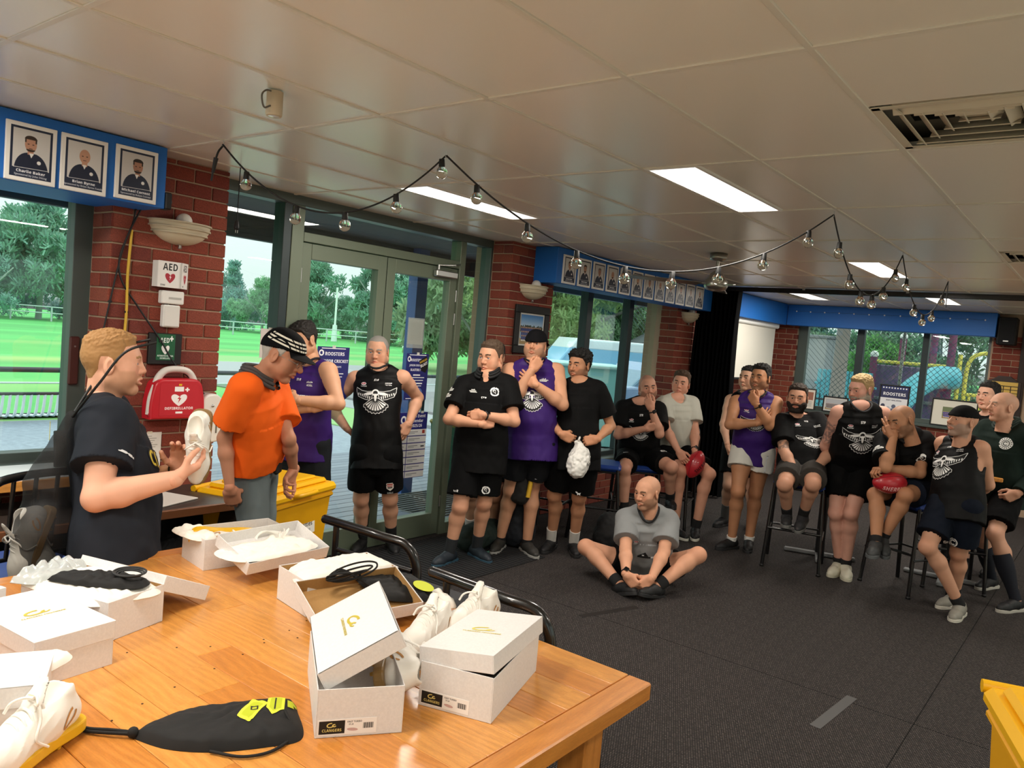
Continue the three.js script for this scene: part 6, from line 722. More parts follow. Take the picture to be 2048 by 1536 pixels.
const boxLabel = CT(256, 72, (x) => { x.fillStyle = '#f3f0ec'; x.fillRect(0, 0, 256, 72); x.fillStyle = '#14120f'; x.fillRect(4, 6, 112, 60); x.strokeStyle = '#e4d27a'; x.lineWidth = 5; x.beginPath(); x.ellipse(54, 26, 15, 9, -0.2, 0.6, 5.3); x.stroke(); x.beginPath(); x.ellipse(70, 28, 7, 5, 0, 0.2, 5.4); x.stroke(); x.fillStyle = '#e4d27a'; x.font = 'bold 17px sans-serif'; x.textAlign = 'center'; x.fillText('CLANGERS', 60, 56); x.fillStyle = '#333'; x.font = 'bold 11px sans-serif'; x.textAlign = 'left'; x.fillText('FAST TURBO', 126, 18); x.fillText('11.0', 132, 30); x.fillStyle = '#c9a8a4'; x.beginPath(); x.ellipse(150, 50, 24, 7, 0.1, 0, 6.3); x.fill(); x.fillStyle = '#222'; for (let i = 0; i < 14; i++) x.fillRect(196 + i * 3.3, 22, 1 + (i * 7) % 3, 26); });
const BW = 0.195, BLn = 0.34, BH = 0.112, LH0 = 0.045, ct0 = 0.0025;
function tray(parent, name, w, l, h, mOut, mIn) { // open tray, opening up, base at y = 0
  const g = new THREE.Group(); g.name = name; parent.add(g);
  add(g, 'base', cb(w, ct0, l, 0.0008), mOut, [0, ct0 / 2, 0]); for (const s of [-1, 1]) { add(g, 'side', cb(ct0, h, l, 0.0008), mOut, [s * (w - ct0) / 2, h / 2, 0]); add(g, 'end', cb(w - 2 * ct0, h, ct0, 0.0008), mOut, [0, h / 2, s * (l - ct0) / 2]); }
  if (mIn) { add(g, 'lining', cb(w - 3 * ct0, 0.001, l - 3 * ct0, 0.0003), mIn, [0, ct0 + 0.0008, 0]); for (const s of [-1, 1]) { add(g, 'lining', cb(0.001, h - 0.004, l - 3 * ct0, 0.0003), mIn, [s * (w / 2 - ct0 - 0.0008), h / 2, 0]); add(g, 'lining', cb(w - 3 * ct0, h - 0.004, 0.001, 0.0003), mIn, [0, h / 2, s * (l / 2 - ct0 - 0.0008)]); } }
  return g;
}
function shoeBox(label, x, z, ry, o = {}) {
  const t = thing('shoe_box', label, 'shoe box', [x, TY, z], ry); tray(t, 'box_body', BW, BLn, BH, mCard, o.kraft ? mKraft : null);
  if (o.lid) { const l = tray(t, 'lid', BW + 0.006, BLn + 0.006, LH0, mCard, o.kraft || o.lidKraft ? mKraft : null); if (!o.lid.open) { const lg = add(l, 'logo', plane(0.12, 0.06).clone().rotateX(Math.PI / 2), goldLogo, [0, -0.0008, 0], [0, o.logoTurn ?? 0, 0]); lg.scale.y = 1; } l.position.set(...(o.lid.p ?? [0, BH + 0.004, 0])); l.rotation.set(...(o.lid.r ?? [Math.PI, 0, 0]), o.lid.order ?? 'XYZ'); }
  if (o.label) sheet(t, 'size_label', 0.13, 0.036, 0.0006, boxLabel, [-BW / 2 + 0.071, 0.024, BLn / 2 + 0.0005]);
  return t;
}
function cloth(label, name, cat, outline, h, mat, pos, ry, o = {}) { // puffy fabric: an outline (x, z) filled with a domed, creased sheet of given height
  const t = o.parent ?? thing(name, label, cat, pos, ry), sh = new THREE.SplineCurve([...outline, outline[0]].map((p) => new THREE.Vector2(...p))).getPoints(o.seg ?? 90), P = [], I = [], c = [0, 0]; for (const p of outline) { c[0] += p[0] / outline.length; c[1] += p[1] / outline.length; } const R = 14, n = sh.length - 1;
  for (const top of [1, 0]) for (let r = 0; r <= R; r++) for (let i = 0; i < n; i++) { const u = r / R, x = c[0] + (sh[i].x - c[0]) * u, z = c[1] + (sh[i].y - c[1]) * u, d = Math.sqrt(Math.max(0, 1 - u ** (o.flat ?? 3))), cr = (o.crease ?? 0.006) * (noise.noise(x * 22 + 3, z * 22, 1 + (o.seed ?? 0)) + 0.6 * noise.noise(x * 50, z * 34, 5 + (o.seed ?? 0))) * (0.25 + d); P.push(x, top ? 0.001 + h * d + Math.abs(cr) * 1.0 : 0.0005, z); }
  const w = n, off = (R + 1) * n; for (let r = 0; r < R; r++) for (let i = 0; i < n; i++) { const a = r * w + i, b = r * w + (i + 1) % n, a2 = a + w, b2 = b + w; I.push(a, b2, b, a, a2, b2); I.push(a + off, b + off, b2 + off, a + off, b2 + off, a2 + off); } for (let i = 0; i < n; i++) { const a = R * w + i, b = R * w + (i + 1) % n; I.push(a, b + off, b, a, a + off, b + off); }
  const g = new THREE.BufferGeometry(); g.setAttribute('position', new THREE.Float32BufferAttribute(P, 3)); g.setIndex(I); g.computeVertexNormals(); if (o.turnOut !== false) { const a = g.attributes.normal; if (a.getY(1) < 0) { const ix = g.index.array; for (let i = 0; i < ix.length; i += 3) { const q = ix[i]; ix[i] = ix[i + 1]; ix[i + 1] = q; } g.computeVertexNormals(); } }
  add(t, o.part ?? 'fabric', g, mat); return t;
}
// ---- white football boots ----
const mBoot = M(0xf3f0e8, 0.42, { clearcoat: 0.2, clearcoatRoughness: 0.4 }), mBootIn = M(0xb9c0c2, 0.8), mGold = M(0xb68a3c, 0.35, { metalness: 0.5 }), mSoleB = M(0x8a6a3a, 0.4), mYellow = M(0xe8b51c, 0.4);
const BOOT = (() => {
  const b = shoeGeo({ cell: 0.0034, high: 0.095 }); const p = b.upper.attributes.position, n = b.upper.attributes.normal; for (let i = 0; i < p.count; i++) { const z = p.getZ(i), y = p.getY(i); if (z > 0.0 && z < 0.15 && y < 0.085) { const r = 0.0011 * Math.max(0, Math.sin((z * 0.8 + y * 1.3) * 210)) * sm01(0.0, 0.03, z) * sm01(0.15, 0.12, z); p.setXYZ(i, p.getX(i) + n.getX(i) * r, y + n.getY(i) * r, z + n.getZ(i) * r); } } b.upper.computeVertexNormals();
  const tongue = (() => { const F = field([{ p: [cone(V(0, 0.098, 0.03), V(0, 0.128, 0.004), 0.018, 0.02, 0.02), cone(V(0, 0.085, 0.06), V(0, 0.1, 0.03), 0.014, 0.018, 0.02)] }], { clip: [(x, y, z) => Math.abs(x) - 0.026, (x, y, z) => 0.006 - ((y - 0.09) * 0.55 + (z - 0.035) * 0.83) - 0.0, (x, y, z) => ((y - 0.09) * 0.55 + (z - 0.035) * 0.83) - 0.016] }); return polygonise(F, V(-0.04, 0.06, -0.03), V(0.04, 0.16, 0.09), 0.0034); })();
  const laces = [0, 1, 2, 3, 4, 5].map((i) => { const z = 0.035 + i * 0.0165, y = 0.1 - i * 0.0068; return tube([[-0.03, y - 0.018, z - 0.002], [-0.012, y + 0.004, z], [0.012, y + 0.004, z + 0.006], [0.03, y - 0.018, z + 0.012]], 0.0034, 12, 6); });
  laces.push(tube([[-0.026, 0.088, 0.03], [-0.02, 0.106, 0.035], [0, 0.112, 0.04], [0.026, 0.108, 0.05], [0.04, 0.085, 0.06], [0.046, 0.055, 0.075], [0.052, 0.03, 0.05]], 0.003, 26, 6), tube([[0.024, 0.088, 0.03], [0.016, 0.11, 0.036], [-0.004, 0.12, 0.05], [-0.024, 0.112, 0.064], [-0.034, 0.092, 0.07]], 0.003, 24, 6), tube([[0, 0.108, 0.04], [0.02, 0.128, 0.05], [0.034, 0.118, 0.062], [0.014, 0.108, 0.046]], 0.0028, 20, 6));
  const studs = [[-0.024, -0.055], [0.022, -0.055], [-0.026, -0.01], [0.026, -0.01], [-0.03, 0.08], [0.03, 0.085], [-0.03, 0.115], [0.032, 0.12], [-0.02, 0.15], [0.02, 0.155], [0.002, 0.175]].map(([x, z]) => at(new THREE.CylinderGeometry(0.006, 0.0042, 0.011, 10), x, -0.005, z));
  return { ...b, tongue, laces, studs };
})();
function boot(label, pos, rotOrQ, o = {}) {
  const t = thing('football_boot', label, 'boot', pos); if (rotOrQ.isQuaternion) t.quaternion.copy(rotOrQ); else t.rotation.set(...rotOrQ, 'YXZ');
  const mU = o.grey ? M(0xa8a6a0, 0.6) : mBoot; add(t, 'upper', BOOT.upper, mU); add(t, 'tongue', BOOT.tongue, mU); const so = add(t, 'sole_plate', BOOT.sole, o.yellow ? mYellow : mSoleB); for (const s of BOOT.studs) add(so, 'stud', s, o.yellow ? mYellow : mGold); for (const l of BOOT.laces) add(t, 'lace', l, mU);
  const lg = subset(BOOT.upper, (p, n) => n.x > 0.4 && p.z < 0.012 && p.z > -0.05 && p.y > 0.03 && p.y < 0.08, (p, n) => { p.addScaledVector(n, 0.0012); return [(0.012 - p.z) / 0.062, (p.y - 0.025) / 0.06]; }), lg2 = subset(BOOT.upper, (p, n) => n.x < -0.4 && p.z < 0.012 && p.z > -0.05 && p.y > 0.03 && p.y < 0.08, (p, n) => { p.addScaledVector(n, 0.0012); return [(p.z + 0.05) / 0.062, (p.y - 0.025) / 0.06]; }); const mk = boot.logo ??= print(96, 96, (x) => { x.strokeStyle = '#c08a4a'; x.lineWidth = 9; x.beginPath(); x.ellipse(48, 48, 36, 16, -0.7, 0.5, 5.6); x.stroke(); }); add(t, 'logo', lg, mk); add(t, 'logo', lg2, mk);
  const tl = add(t, 'tongue_logo', plane(0.026, 0.016), goldLogo, [0, 0.122, 0.031], [-0.98, 0, 0]); return t;
}
const STUD = 0.0115;
shoeBox('closed white shoe box with a gold logo, front left on the table', 0.825, -2.115, 0.108, { lid: {}, logoTurn: 0 });
shoeBox('white shoe box with its lid propped up steeply over a boot, nearest the camera', 1.266, -1.405, -0.602, { label: 1, lid: { p: [-0.012, BH + 0.076, -0.02], r: [Math.PI, 0, -0.5] }, logoTurn: 1.57 });
shoeBox('white shoe box with a slightly raised lid by the table corner', 1.565, -1.24, -1.259, { label: 1, lid: { p: [-0.004, BH + 0.038, -0.006], r: [Math.PI - 0.03, 0.03, -0.11] } });
shoeBox('open white shoe box with its brown-lined lid hanging off the side and tissue inside', 1.031, -2.283, 0.291, { kraft: 1, lid: { open: 1, p: [0.185, 0.05, -0.01], r: [0, 0, -0.42] } });
shoeBox('open white shoe box at the far table corner holding an upturned boot', 1.683, -2.568, -1.7, { lidKraft: 0, lid: { open: 1, p: [0.215, 0.075, -0.03], r: [0, 0.16, -0.3] } });
shoeBox('open brown-lined white shoe box in the middle of the far table edge', 1.693, -1.985, -1.72, { kraft: 1, lid: { open: 1, p: [0.2, 0.055, 0.05], r: [0.03, -0.12, -0.3] } });
shoeBox('white shoe box cut off at the left edge with tissue spilling from under the lid', 0.555, -1.83, 1.1, { lid: { p: [0, BH + 0.02, 0], r: [Math.PI, 0, 0.05] } });
shoeBox('closed white shoe box half hidden behind the closed gold-logo box', 0.69, -2.5, 0.25, { lid: {} });
// boots
boot('white boot with yellow sole standing at the left edge of the table', [0.665, TY + STUD, -1.655], [0, -1.06 - 0.02, 0], { yellow: 1 });
boot('white boot standing on studs between the two nearest boxes, gold mark by its heel', [1.665, TY + STUD, -1.515], [0, -1.27, 0]);
boot('white boot behind the raised-lid box by the table corner', [1.86, TY + STUD, -1.5], [0, -1.5, 0]);
boot('boot with gold studs lying inside the propped-lid box', [1.335, TY + 0.055, -1.39], [0.0, 2.3, 1.35]);
boot('upturned white boot with yellow sole lying in the far corner box', [1.61, TY + 0.085, -2.62], [0.15, 1.35, 2.0], { yellow: 1 });
boot('white boot half wrapped in tissue in the far corner box', [1.74, TY + 0.06, -2.52], [0.1, 1.45, 1.2]);
// tissue paper
const tiss = (label, out, h, pos, ry, s = 0) => cloth(label, 'tissue_paper', 'tissue paper', out, h, mTissue, pos, ry, { crease: 0.016, seed: s, flat: 5 });
tiss('white tissue paper and wrap filling the brown-lined left box', [[-0.1, -0.165], [0.085, -0.16], [0.088, 0.16], [-0.03, 0.165], [-0.12, 0.1]], 0.02, [1.031, TY + BH - 0.018, -2.283], 0.291, 1);
tiss('white tissue paper in the tray of the far corner box', [[-0.085, -0.16], [0.085, -0.15], [0.088, 0.15], [-0.08, 0.16]], 0.012, [1.665, TY + 0.088, -2.345], -1.54, 2);
tiss('white tissue hanging over the left wall of the far corner box', [[-0.09, -0.06], [0.06, -0.05], [0.07, 0.03], [-0.1, 0.05]], 0.012, [1.53, TY + BH - 0.012, -2.6], -1.7, 3);
tiss('white cloth boot bag lying in the middle far box', [[-0.085, -0.165], [0.0, -0.19], [0.08, -0.15], [0.085, 0.15], [-0.02, 0.165], [-0.088, 0.12]], 0.03, [1.693, TY + BH - 0.022, -1.985], -1.72, 4);
tiss('white tissue paper spilling from the left edge box', [[-0.12, -0.05], [0.12, -0.04], [0.13, 0.03], [-0.11, 0.05]], 0.018, [0.635, TY + BH - 0.004, -1.79], 0.3, 5);
const plasticW = cloth('clear plastic wrapping at the back of the left open box', 'plastic_wrap', 'wrapping', [[-0.1, -0.03], [0.04, -0.05], [0.12, -0.02], [0.1, 0.04], [-0.06, 0.05]], 0.025, M(0xdfe4e4, 0.15, { transmission: 0.4, thickness: 0 }), [0.96, TY + BH - 0.004, -2.42], 0.4, { crease: 0.022 });
tiss('crumpled white silk wrap beside the middle far box', [[-0.03, -0.12], [0.03, -0.11], [0.04, 0.1], [-0.02, 0.13]], 0.03, [1.86, TY + 0.02, -1.78], 0.3, 8);
// black drawstring bags
const mBagB = M(0x0d0c0c, 0.8, { sheen: 0.2 }), mNeon = M(0xc8d21e, 0.6);
const neon = print(256, 160, (x) => { x.lineWidth = 12; x.strokeStyle = '#d7e03a'; x.fillStyle = '#b9c41c'; x.beginPath(); x.moveTo(20, 120); x.lineTo(70, 40); x.lineTo(120, 60); x.lineTo(90, 110); x.lineTo(60, 150); x.closePath(); x.fill(); x.stroke(); x.beginPath(); x.moveTo(140, 14); x.lineTo(196, 10); x.lineTo(190, 90); x.lineTo(150, 110); x.lineTo(130, 80); x.closePath(); x.fill(); x.stroke(); x.strokeStyle = '#111'; x.lineWidth = 6; x.strokeRect(66, 78, 24, 18); x.beginPath(); x.moveTo(164, 20); x.lineTo(158, 90); x.stroke(); x.fillStyle = '#b9c41c'; x.fillRect(210, 30, 40, 40); });
const bagOut = [[-0.175, 0.005], [-0.14, -0.04], [-0.07, -0.085], [0.03, -0.1], [0.15, -0.115], [0.172, -0.06], [0.178, 0.055], [0.1, 0.08], [-0.01, 0.085], [-0.1, 0.06]];
{ const b = cloth('flat black drawstring boot bag with neon yellow print at the table front', 'drawstring_bag', 'bag', bagOut, 0.03, mBagB, [0.955, TY, -1.485], -0.62, { crease: 0.006, flat: 4 });
  const src = b.children[0].geometry; add(b, 'print', subset(src, (p, n) => n.y > 0.2 && p.x > 0.03 && p.x < 0.172 && p.z > -0.11 && p.z < 0.03, (p, n) => { p.y += 0.0016; return [(p.x - 0.03) / 0.142, (0.03 - p.z) / 0.14]; }), neon);
  add(b, 'cord', tube([[-0.17, 0.01, 0.0], [-0.22, 0.008, -0.02], [-0.27, 0.007, -0.035], [-0.31, 0.014, -0.05], [-0.36, 0.008, -0.06], [-0.42, 0.007, -0.075], [-0.48, 0.03, -0.08]], 0.0042, 40, 6), mBagB); add(b, 'cord', tube([[-0.17, 0.012, 0.01], [-0.23, 0.009, -0.008], [-0.28, 0.007, -0.03], [-0.315, 0.016, -0.054]], 0.0042, 30, 6), mBagB); add(b, 'cord', tube([[-0.01, 0.006, 0.09], [0.06, 0.006, 0.12], [0.12, 0.005, 0.1], [0.16, 0.01, 0.04], [0.14, 0.036, -0.01]], 0.0036, 40, 6), mBagB); add(b, 'knot', new THREE.SphereGeometry(0.012, 10, 8), mBagB, [-0.172, 0.012, 0.004]); }
{ const b = cloth('folded black drawstring bag lying in the left open box', 'drawstring_bag', 'bag', [[-0.08, -0.13], [-0.02, -0.14], [0.05, 0.0], [0.065, 0.1], [0.0, 0.12], [-0.06, 0.0]], 0.018, mBagB, [1.045, TY + BH + 0.008, -2.245], 0.32, { crease: 0.012 }); for (let k = 0; k < 3; k++) { const pts = []; for (let i = 0; i < 16; i++) { const a = i / 16 * 6.283; pts.push([0.03 + Math.cos(a) * (0.03 + k * 0.006), 0.026 + k * 0.003, 0.06 + Math.sin(a) * (0.035 + k * 0.005)]); } add(b, 'cord', tube(pts, 0.003, 40, 5, true), M(0x2a2a2b, 0.7)); } }
{ const b = cloth('black drawstring bag with a neon ball print draped over the middle tray', 'drawstring_bag', 'bag', [[-0.1, -0.06], [0.0, -0.085], [0.13, -0.08], [0.15, 0.04], [0.09, 0.085], [-0.07, 0.06]], 0.02, mBagB, [1.745, TY + 0.075, -1.79], -0.2, { crease: 0.009 }); b.rotation.z = -0.1; b.rotation.x = 0.22;
  add(b, 'ball_print', at(new THREE.CylinderGeometry(0.036, 0.036, 0.001, 24), 0.105, 0.027, 0.03), mNeon); for (let k = 0; k < 4; k++) { const pts = []; for (let i = 0; i < 14; i++) { const a = i / 14 * 6.283 + k; pts.push([-0.17 + Math.cos(a) * (0.055 + k * 0.008) + k * 0.01, 0.03 + 0.028 * Math.sin(a * 1 + k * 0.6) + 0.006 * k, -0.03 + Math.sin(a) * 0.03]); } add(b, 'cord', tube(pts, 0.0032, 50, 5, true), mBagB); } for (let k = 0; k < 3; k++) add(b, 'cord', tube([[-0.09, 0.02, -0.02 + k * 0.02], [-0.13, 0.035, -0.03 + k * 0.012], [-0.19, 0.05, -0.04 + k * 0.01], [-0.22, 0.03, -0.02]], 0.0032, 20, 5), mBagB); }
// ---- chairs at the table: black tubular arm hoops ----
function hoopChair(label, x, z, ry) {
  const t = thing('tub_chair', label, 'chair', [x, 0, z], ry, 'tubular chairs at the wooden table'); const m = M(0x0e0e10, 0.28, { clearcoat: 0.5 });
  add(t, 'arm_hoop', tube([[0.26, 0.955, 0.24], [0.26, 0.955, 0.08], [0.25, 0.95, -0.08], [0.215, 0.93, -0.19], [0.2, 0.86, -0.235], [0.2, 0.6, -0.24]], 0.019, 60, 12), m); add(t, 'lower_hoop', tube([[0.255, 0.84, 0.17], [0.245, 0.84, 0.0], [0.205, 0.83, -0.22]], 0.011, 30, 8), m);
  add(t, 'upright', rod([0.26, 0.5, 0.17], [0.26, 0.95, 0.17], 0.013), m); add(t, 'end_cap', new THREE.SphereGeometry(0.0195, 12, 8), m, [0.26, 0.955, 0.24]); for (const s of [-1, 1]) { add(t, 'leg', rod([s * 0.27, 0, 0.2], [s * 0.24, 0.58, 0.17], 0.014), m); add(t, 'leg', rod([s * 0.22, 0, -0.24], [s * 0.2, 0.58, -0.18], 0.014), m); }
  add(t, 'seat', cb(0.48, 0.06, 0.44, 0.025), M(0x15171c, 0.6), [0, 0.6, 0]); add(t, 'foot_rail', tube([[-0.255, 0.28, 0.185], [0.255, 0.28, 0.185], [0.21, 0.28, -0.21], [-0.21, 0.28, -0.21]], 0.009, 40, 6, true), m); return t;
}
hoopChair('black tubular chair at the far table edge by the black singlet man', 2.39, -2.37, Math.PI + 0.05);
hoopChair('black tubular chair behind the white boots at the table', 2.225, -1.57, Math.PI - 0.02);
// ================= things on the walls and ceiling =================
const PZ = FZ + 0.004; // face of the bricks
function portrait(i, name, sub, dark) { // printed portrait card: white border, dark inner frame, a man in a navy polo
  return CT(168, 212, (x, w, h) => { x.fillStyle = '#f1efe9'; x.fillRect(0, 0, w, h); x.fillStyle = '#1e2940'; x.fillRect(14, 14, w - 28, h - 28); x.fillStyle = ['#cfcdc9', '#d4d2ce', '#c9c7c4'][i % 3]; x.fillRect(22, 22, w - 44, h - 70);
    const cx = 84 + (i % 3 - 1) * 3, sk = ['#b98a72', '#c3957b', '#a97b64'][i % 3], hair = ['#3a2c22', '#6d6560', '#241b16', '#4d3a28'][i % 4]; x.fillStyle = '#1a2238'; x.beginPath(); x.moveTo(28, 166); x.quadraticCurveTo(34, 116, 68, 106); x.lineTo(100, 106); x.quadraticCurveTo(134, 116, 142, 166); x.closePath(); x.fill(); x.fillStyle = sk; x.fillRect(cx - 10, 92, 20, 20); x.beginPath(); x.ellipse(cx, 74, 20, 27, 0, 0, 6.3); x.fill(); if (i % 5 !== 1) { x.fillStyle = hair; x.beginPath(); x.ellipse(cx, 56, 21, 14, 0, Math.PI, 6.3); x.fill(); x.fillRect(cx - 20, 54, 5, 14); x.fillRect(cx + 15, 54, 5, 14); } if (i % 2 === 0) { x.fillStyle = hair; x.beginPath(); x.ellipse(cx, 92, 15, 9, 0, 0, Math.PI); x.fill(); } x.fillStyle = '#2a1d18'; x.fillRect(cx - 11, 72, 6, 3); x.fillRect(cx + 5, 72, 6, 3); x.fillRect(cx - 6, 88, 12, 2); x.fillStyle = '#e8e6e2'; x.beginPath(); x.moveTo(76, 106); x.lineTo(84, 124); x.lineTo(92, 106); x.fill(); x.beginPath(); x.arc(110, 136, 7, 0, 6.3); x.fill(); x.strokeStyle = '#e8e6e2'; x.lineWidth = 2; x.beginPath(); x.moveTo(26, 164); x.lineTo(142, 160); x.stroke();
    x.fillStyle = '#1e2940'; x.fillRect(18, 166, w - 36, 30); x.fillStyle = '#fff'; x.textAlign = 'center'; x.font = 'bold 15px sans-serif'; x.fillText(name, 84, 180); x.font = '9px serif'; x.fillText(sub, 84, 192); });
}
const mNavyEdge = M(0xe9e7e0, 0.6);
const VZf = -4.09;
[['Charlie Baker', 'Sponsored by John Utting', 1.457, 2.452, 'bearded smiling man'], ['Brian Byrne', 'Sponsored by Brian Byrne Family', 1.692, 2.452, 'bald man with folded arms'], ['Michael Corrent', 'Sponsored by Robyn Corrent', 1.948, 2.46, 'dark-haired man']].forEach(([n, s, x, y, d], i) => { const t = thing('portrait_sign', `portrait sign of a ${d}, ${['first', 'second', 'third'][i]} above the left window`, 'portrait sign', [x, y, VZf + 0.006]); add(t, 'backing', cb(0.216, 0.268, 0.01, 0.002), mNavyEdge); sheet(t, 'print', 0.212, 0.264, 0.0015, portrait(i, n, s), [0, 0, 0.006], null, { rough: 0.35 }); });
const nth = ['first', 'second', 'third', 'fourth', 'fifth', 'sixth', 'seventh', 'eighth', 'ninth', 'tenth', 'eleventh', 'last'];
const smallPortraits = [3, 4, 5, 6].map((i) => M(0xffffff, 0.45, { map: portrait(i, ['Jason Cole', 'Mark Reid', 'Sam Hall', 'Tom Lane'][i - 3], 'Sponsored by Friends') }));
for (let i = 0; i < 12; i++) { const t = thing('portrait_sign', `small framed portrait sign, ${nth[i]} of the row on the far blue box`, 'portrait sign', [5.94 + i * 0.254, 2.448, VZf + 0.006]); add(t, 'backing', cb(0.216, 0.262, 0.01, 0.002), mNavyEdge); sheet(t, 'print', 0.212, 0.258, 0.0015, smallPortraits[i % 4], [0, 0, 0.006]); }
{ const t = thing('junction_box', 'small black plug box at the end of the left blue valance', 'plug', [2.13, 2.36, VZf - 0.03]); add(t, 'case', cb(0.035, 0.09, 0.07, 0.006), mBlack); add(t, 'socket', at(new THREE.CylinderGeometry(0.014, 0.014, 0.02, 12), 0.018, 0, 0, 0, 0, Math.PI / 2), mGrey); }
// sconces
function sconce(label, x, y) { const t = thing('wall_sconce', label, 'sconce', [x, y, PZ], 0); const mS = M(0xd8cdb2, 0.55, { transmission: 0.15, thickness: 0 });
  const P = []; for (let k = 0; k < 4; k++) { const r0 = 0.185 - k * 0.018, y0 = 0.045 - k * 0.03; P.push(at(new THREE.SphereGeometry(1, 28, 6, 0, Math.PI, Math.PI / 2, 0.5 + k * 0.05), 0, 0, 0).scale(r0, 0.115 - k * 0.006, 0.13 - k * 0.01).translate(0, y0 + 0.02 - k * -0.0, 0)); }
  const bowl = new THREE.SphereGeometry(1, 32, 14, 0, Math.PI, Math.PI / 2, Math.PI / 2); bowl.scale(0.18, 0.125, 0.125); add(t, 'bowl', bowl, M(0xd8cdb2, 0.55, { side: THREE.DoubleSide })); for (const k of [0, 1, 2]) { const r = new THREE.TorusGeometry(1, 0.02, 6, 32, Math.PI); r.rotateX(Math.PI / 2); r.scale(0.18 * Math.sqrt(1 - (k * 0.24) ** 2) + 0.006, 0.3, 0.125 * Math.sqrt(1 - (k * 0.24) ** 2) + 0.006); r.translate(0, -k * 0.03, 0); add(t, 'rib', r, mS); } add(t, 'finial', lathe([[0.0001, -0.022], [0.012, -0.014], [0.008, 0], [0.014, 0.006]], 12), mSteel, [0, -0.128, 0.02]); add(t, 'bulb', new THREE.SphereGeometry(0.045, 16, 10), M(0xf2efe6, 0.3), [0.0, 0.012, 0.05]); add(t, 'back_plate', cb(0.1, 0.08, 0.012, 0.003), mCream, [0, -0.03, 0.004]); return t; }
sconce('cream shell wall sconce on the near brick pier', 2.335, 2.28); sconce('cream shell wall sconce on the second brick pier above the picture', 5.74, 2.27); sconce('cream shell wall sconce beside the black curtain', 9.02, 2.27);
// AED things on the near pier
const heart = (x, cx, cy, r) => { x.beginPath(); x.moveTo(cx, cy + r); x.bezierCurveTo(cx - r * 1.9, cy - r * 0.2, cx - r * 0.9, cy - r * 1.3, cx, cy - r * 0.4); x.bezierCurveTo(cx + r * 0.9, cy - r * 1.3, cx + r * 1.9, cy - r * 0.2, cx, cy + r); x.fill(); }, bolt = (x, cx, cy, r) => { x.beginPath(); x.moveTo(cx + r * 0.25, cy - r * 0.6); x.lineTo(cx - r * 0.3, cy + 0.05 * r); x.lineTo(cx, cy + 0.05 * r); x.lineTo(cx - r * 0.15, cy + r * 0.75); x.lineTo(cx + r * 0.35, cy - r * 0.1); x.lineTo(cx + r * 0.05, cy - r * 0.1); x.closePath(); x.fill(); };
{ const tex = CT(160, 140, (x) => { x.fillStyle = '#f2f1ee'; x.fillRect(0, 0, 160, 140); x.fillStyle = '#111'; x.font = 'bold 52px sans-serif'; x.textAlign = 'center'; x.fillText('AED', 80, 48); x.fillStyle = '#b01f33'; heart(x, 80, 86, 30); x.fillStyle = '#fff'; bolt(x, 80, 84, 24); x.fillStyle = '#222'; x.font = 'bold 12px sans-serif'; x.fillText('ZONE', 34, 132); });
  const t = thing('aed_sign', 'white folded wall sign reading AED above a red heart', 'sign', [2.29, 1.98, PZ]); sheet(t, 'front_panel', 0.152, 0.148, 0.002, tex, [-0.024, 0, 0.06], [0, 0.1, 0]); sheet(t, 'side_panel', 0.09, 0.148, 0.002, tex, [0.078, 0, 0.032], [0, 0.72, 0]); add(t, 'back', cb(0.18, 0.14, 0.003, 0.001), mWhite, [0, 0, 0.002]); add(t, 'fold', cb(0.004, 0.146, 0.06, 0.001), mWhite, [-0.098, 0, 0.034]); }
{ const t = thing('alarm_box', 'small horizontal white box under the AED sign', 'box', [2.3, 1.852, PZ + 0.022]); add(t, 'case', cb(0.135, 0.075, 0.044, 0.006), mWhite); add(t, 'label', cb(0.075, 0.012, 0.002, 0.0005), M(0xb9b9b4, 0.6), [0.012, -0.004, 0.0225]); const u = thing('alarm_box', 'upright white box below the small horizontal white box', 'box', [2.3, 1.745, PZ + 0.02]); add(u, 'case', cb(0.1, 0.128, 0.04, 0.006), mWhite); add(u, 'cover', cb(0.088, 0.116, 0.004, 0.002), M(0xe4e3de, 0.5), [0, 0, 0.021]); }
{ const tex = CT(128, 128, (x) => { x.fillStyle = '#0d5a37'; x.fillRect(0, 0, 128, 128); x.fillStyle = '#fff'; x.font = 'bold 34px sans-serif'; x.textAlign = 'center'; x.fillText('AED', 56, 42); x.fillRect(98, 8, 8, 26); x.fillRect(89, 17, 26, 8); heart(x, 62, 74, 26); x.fillStyle = '#0d5a37'; bolt(x, 62, 72, 22); x.fillStyle = '#fff'; x.font = 'bold 10px sans-serif'; x.fillText('AUTOMATED EXTERNAL', 64, 110); x.fillText('DEFIBRILLATOR', 64, 122); });
  const t = thing('first_aid_sign', 'green AED first aid sign in a wide black frame', 'sign', [2.283, 1.555, PZ + 0.012]); add(t, 'frame', cb(0.195, 0.18, 0.024, 0.004), mBlack); sheet(t, 'print', 0.11, 0.15, 0.002, tex, [0.0, 0.01, 0.0125]); }
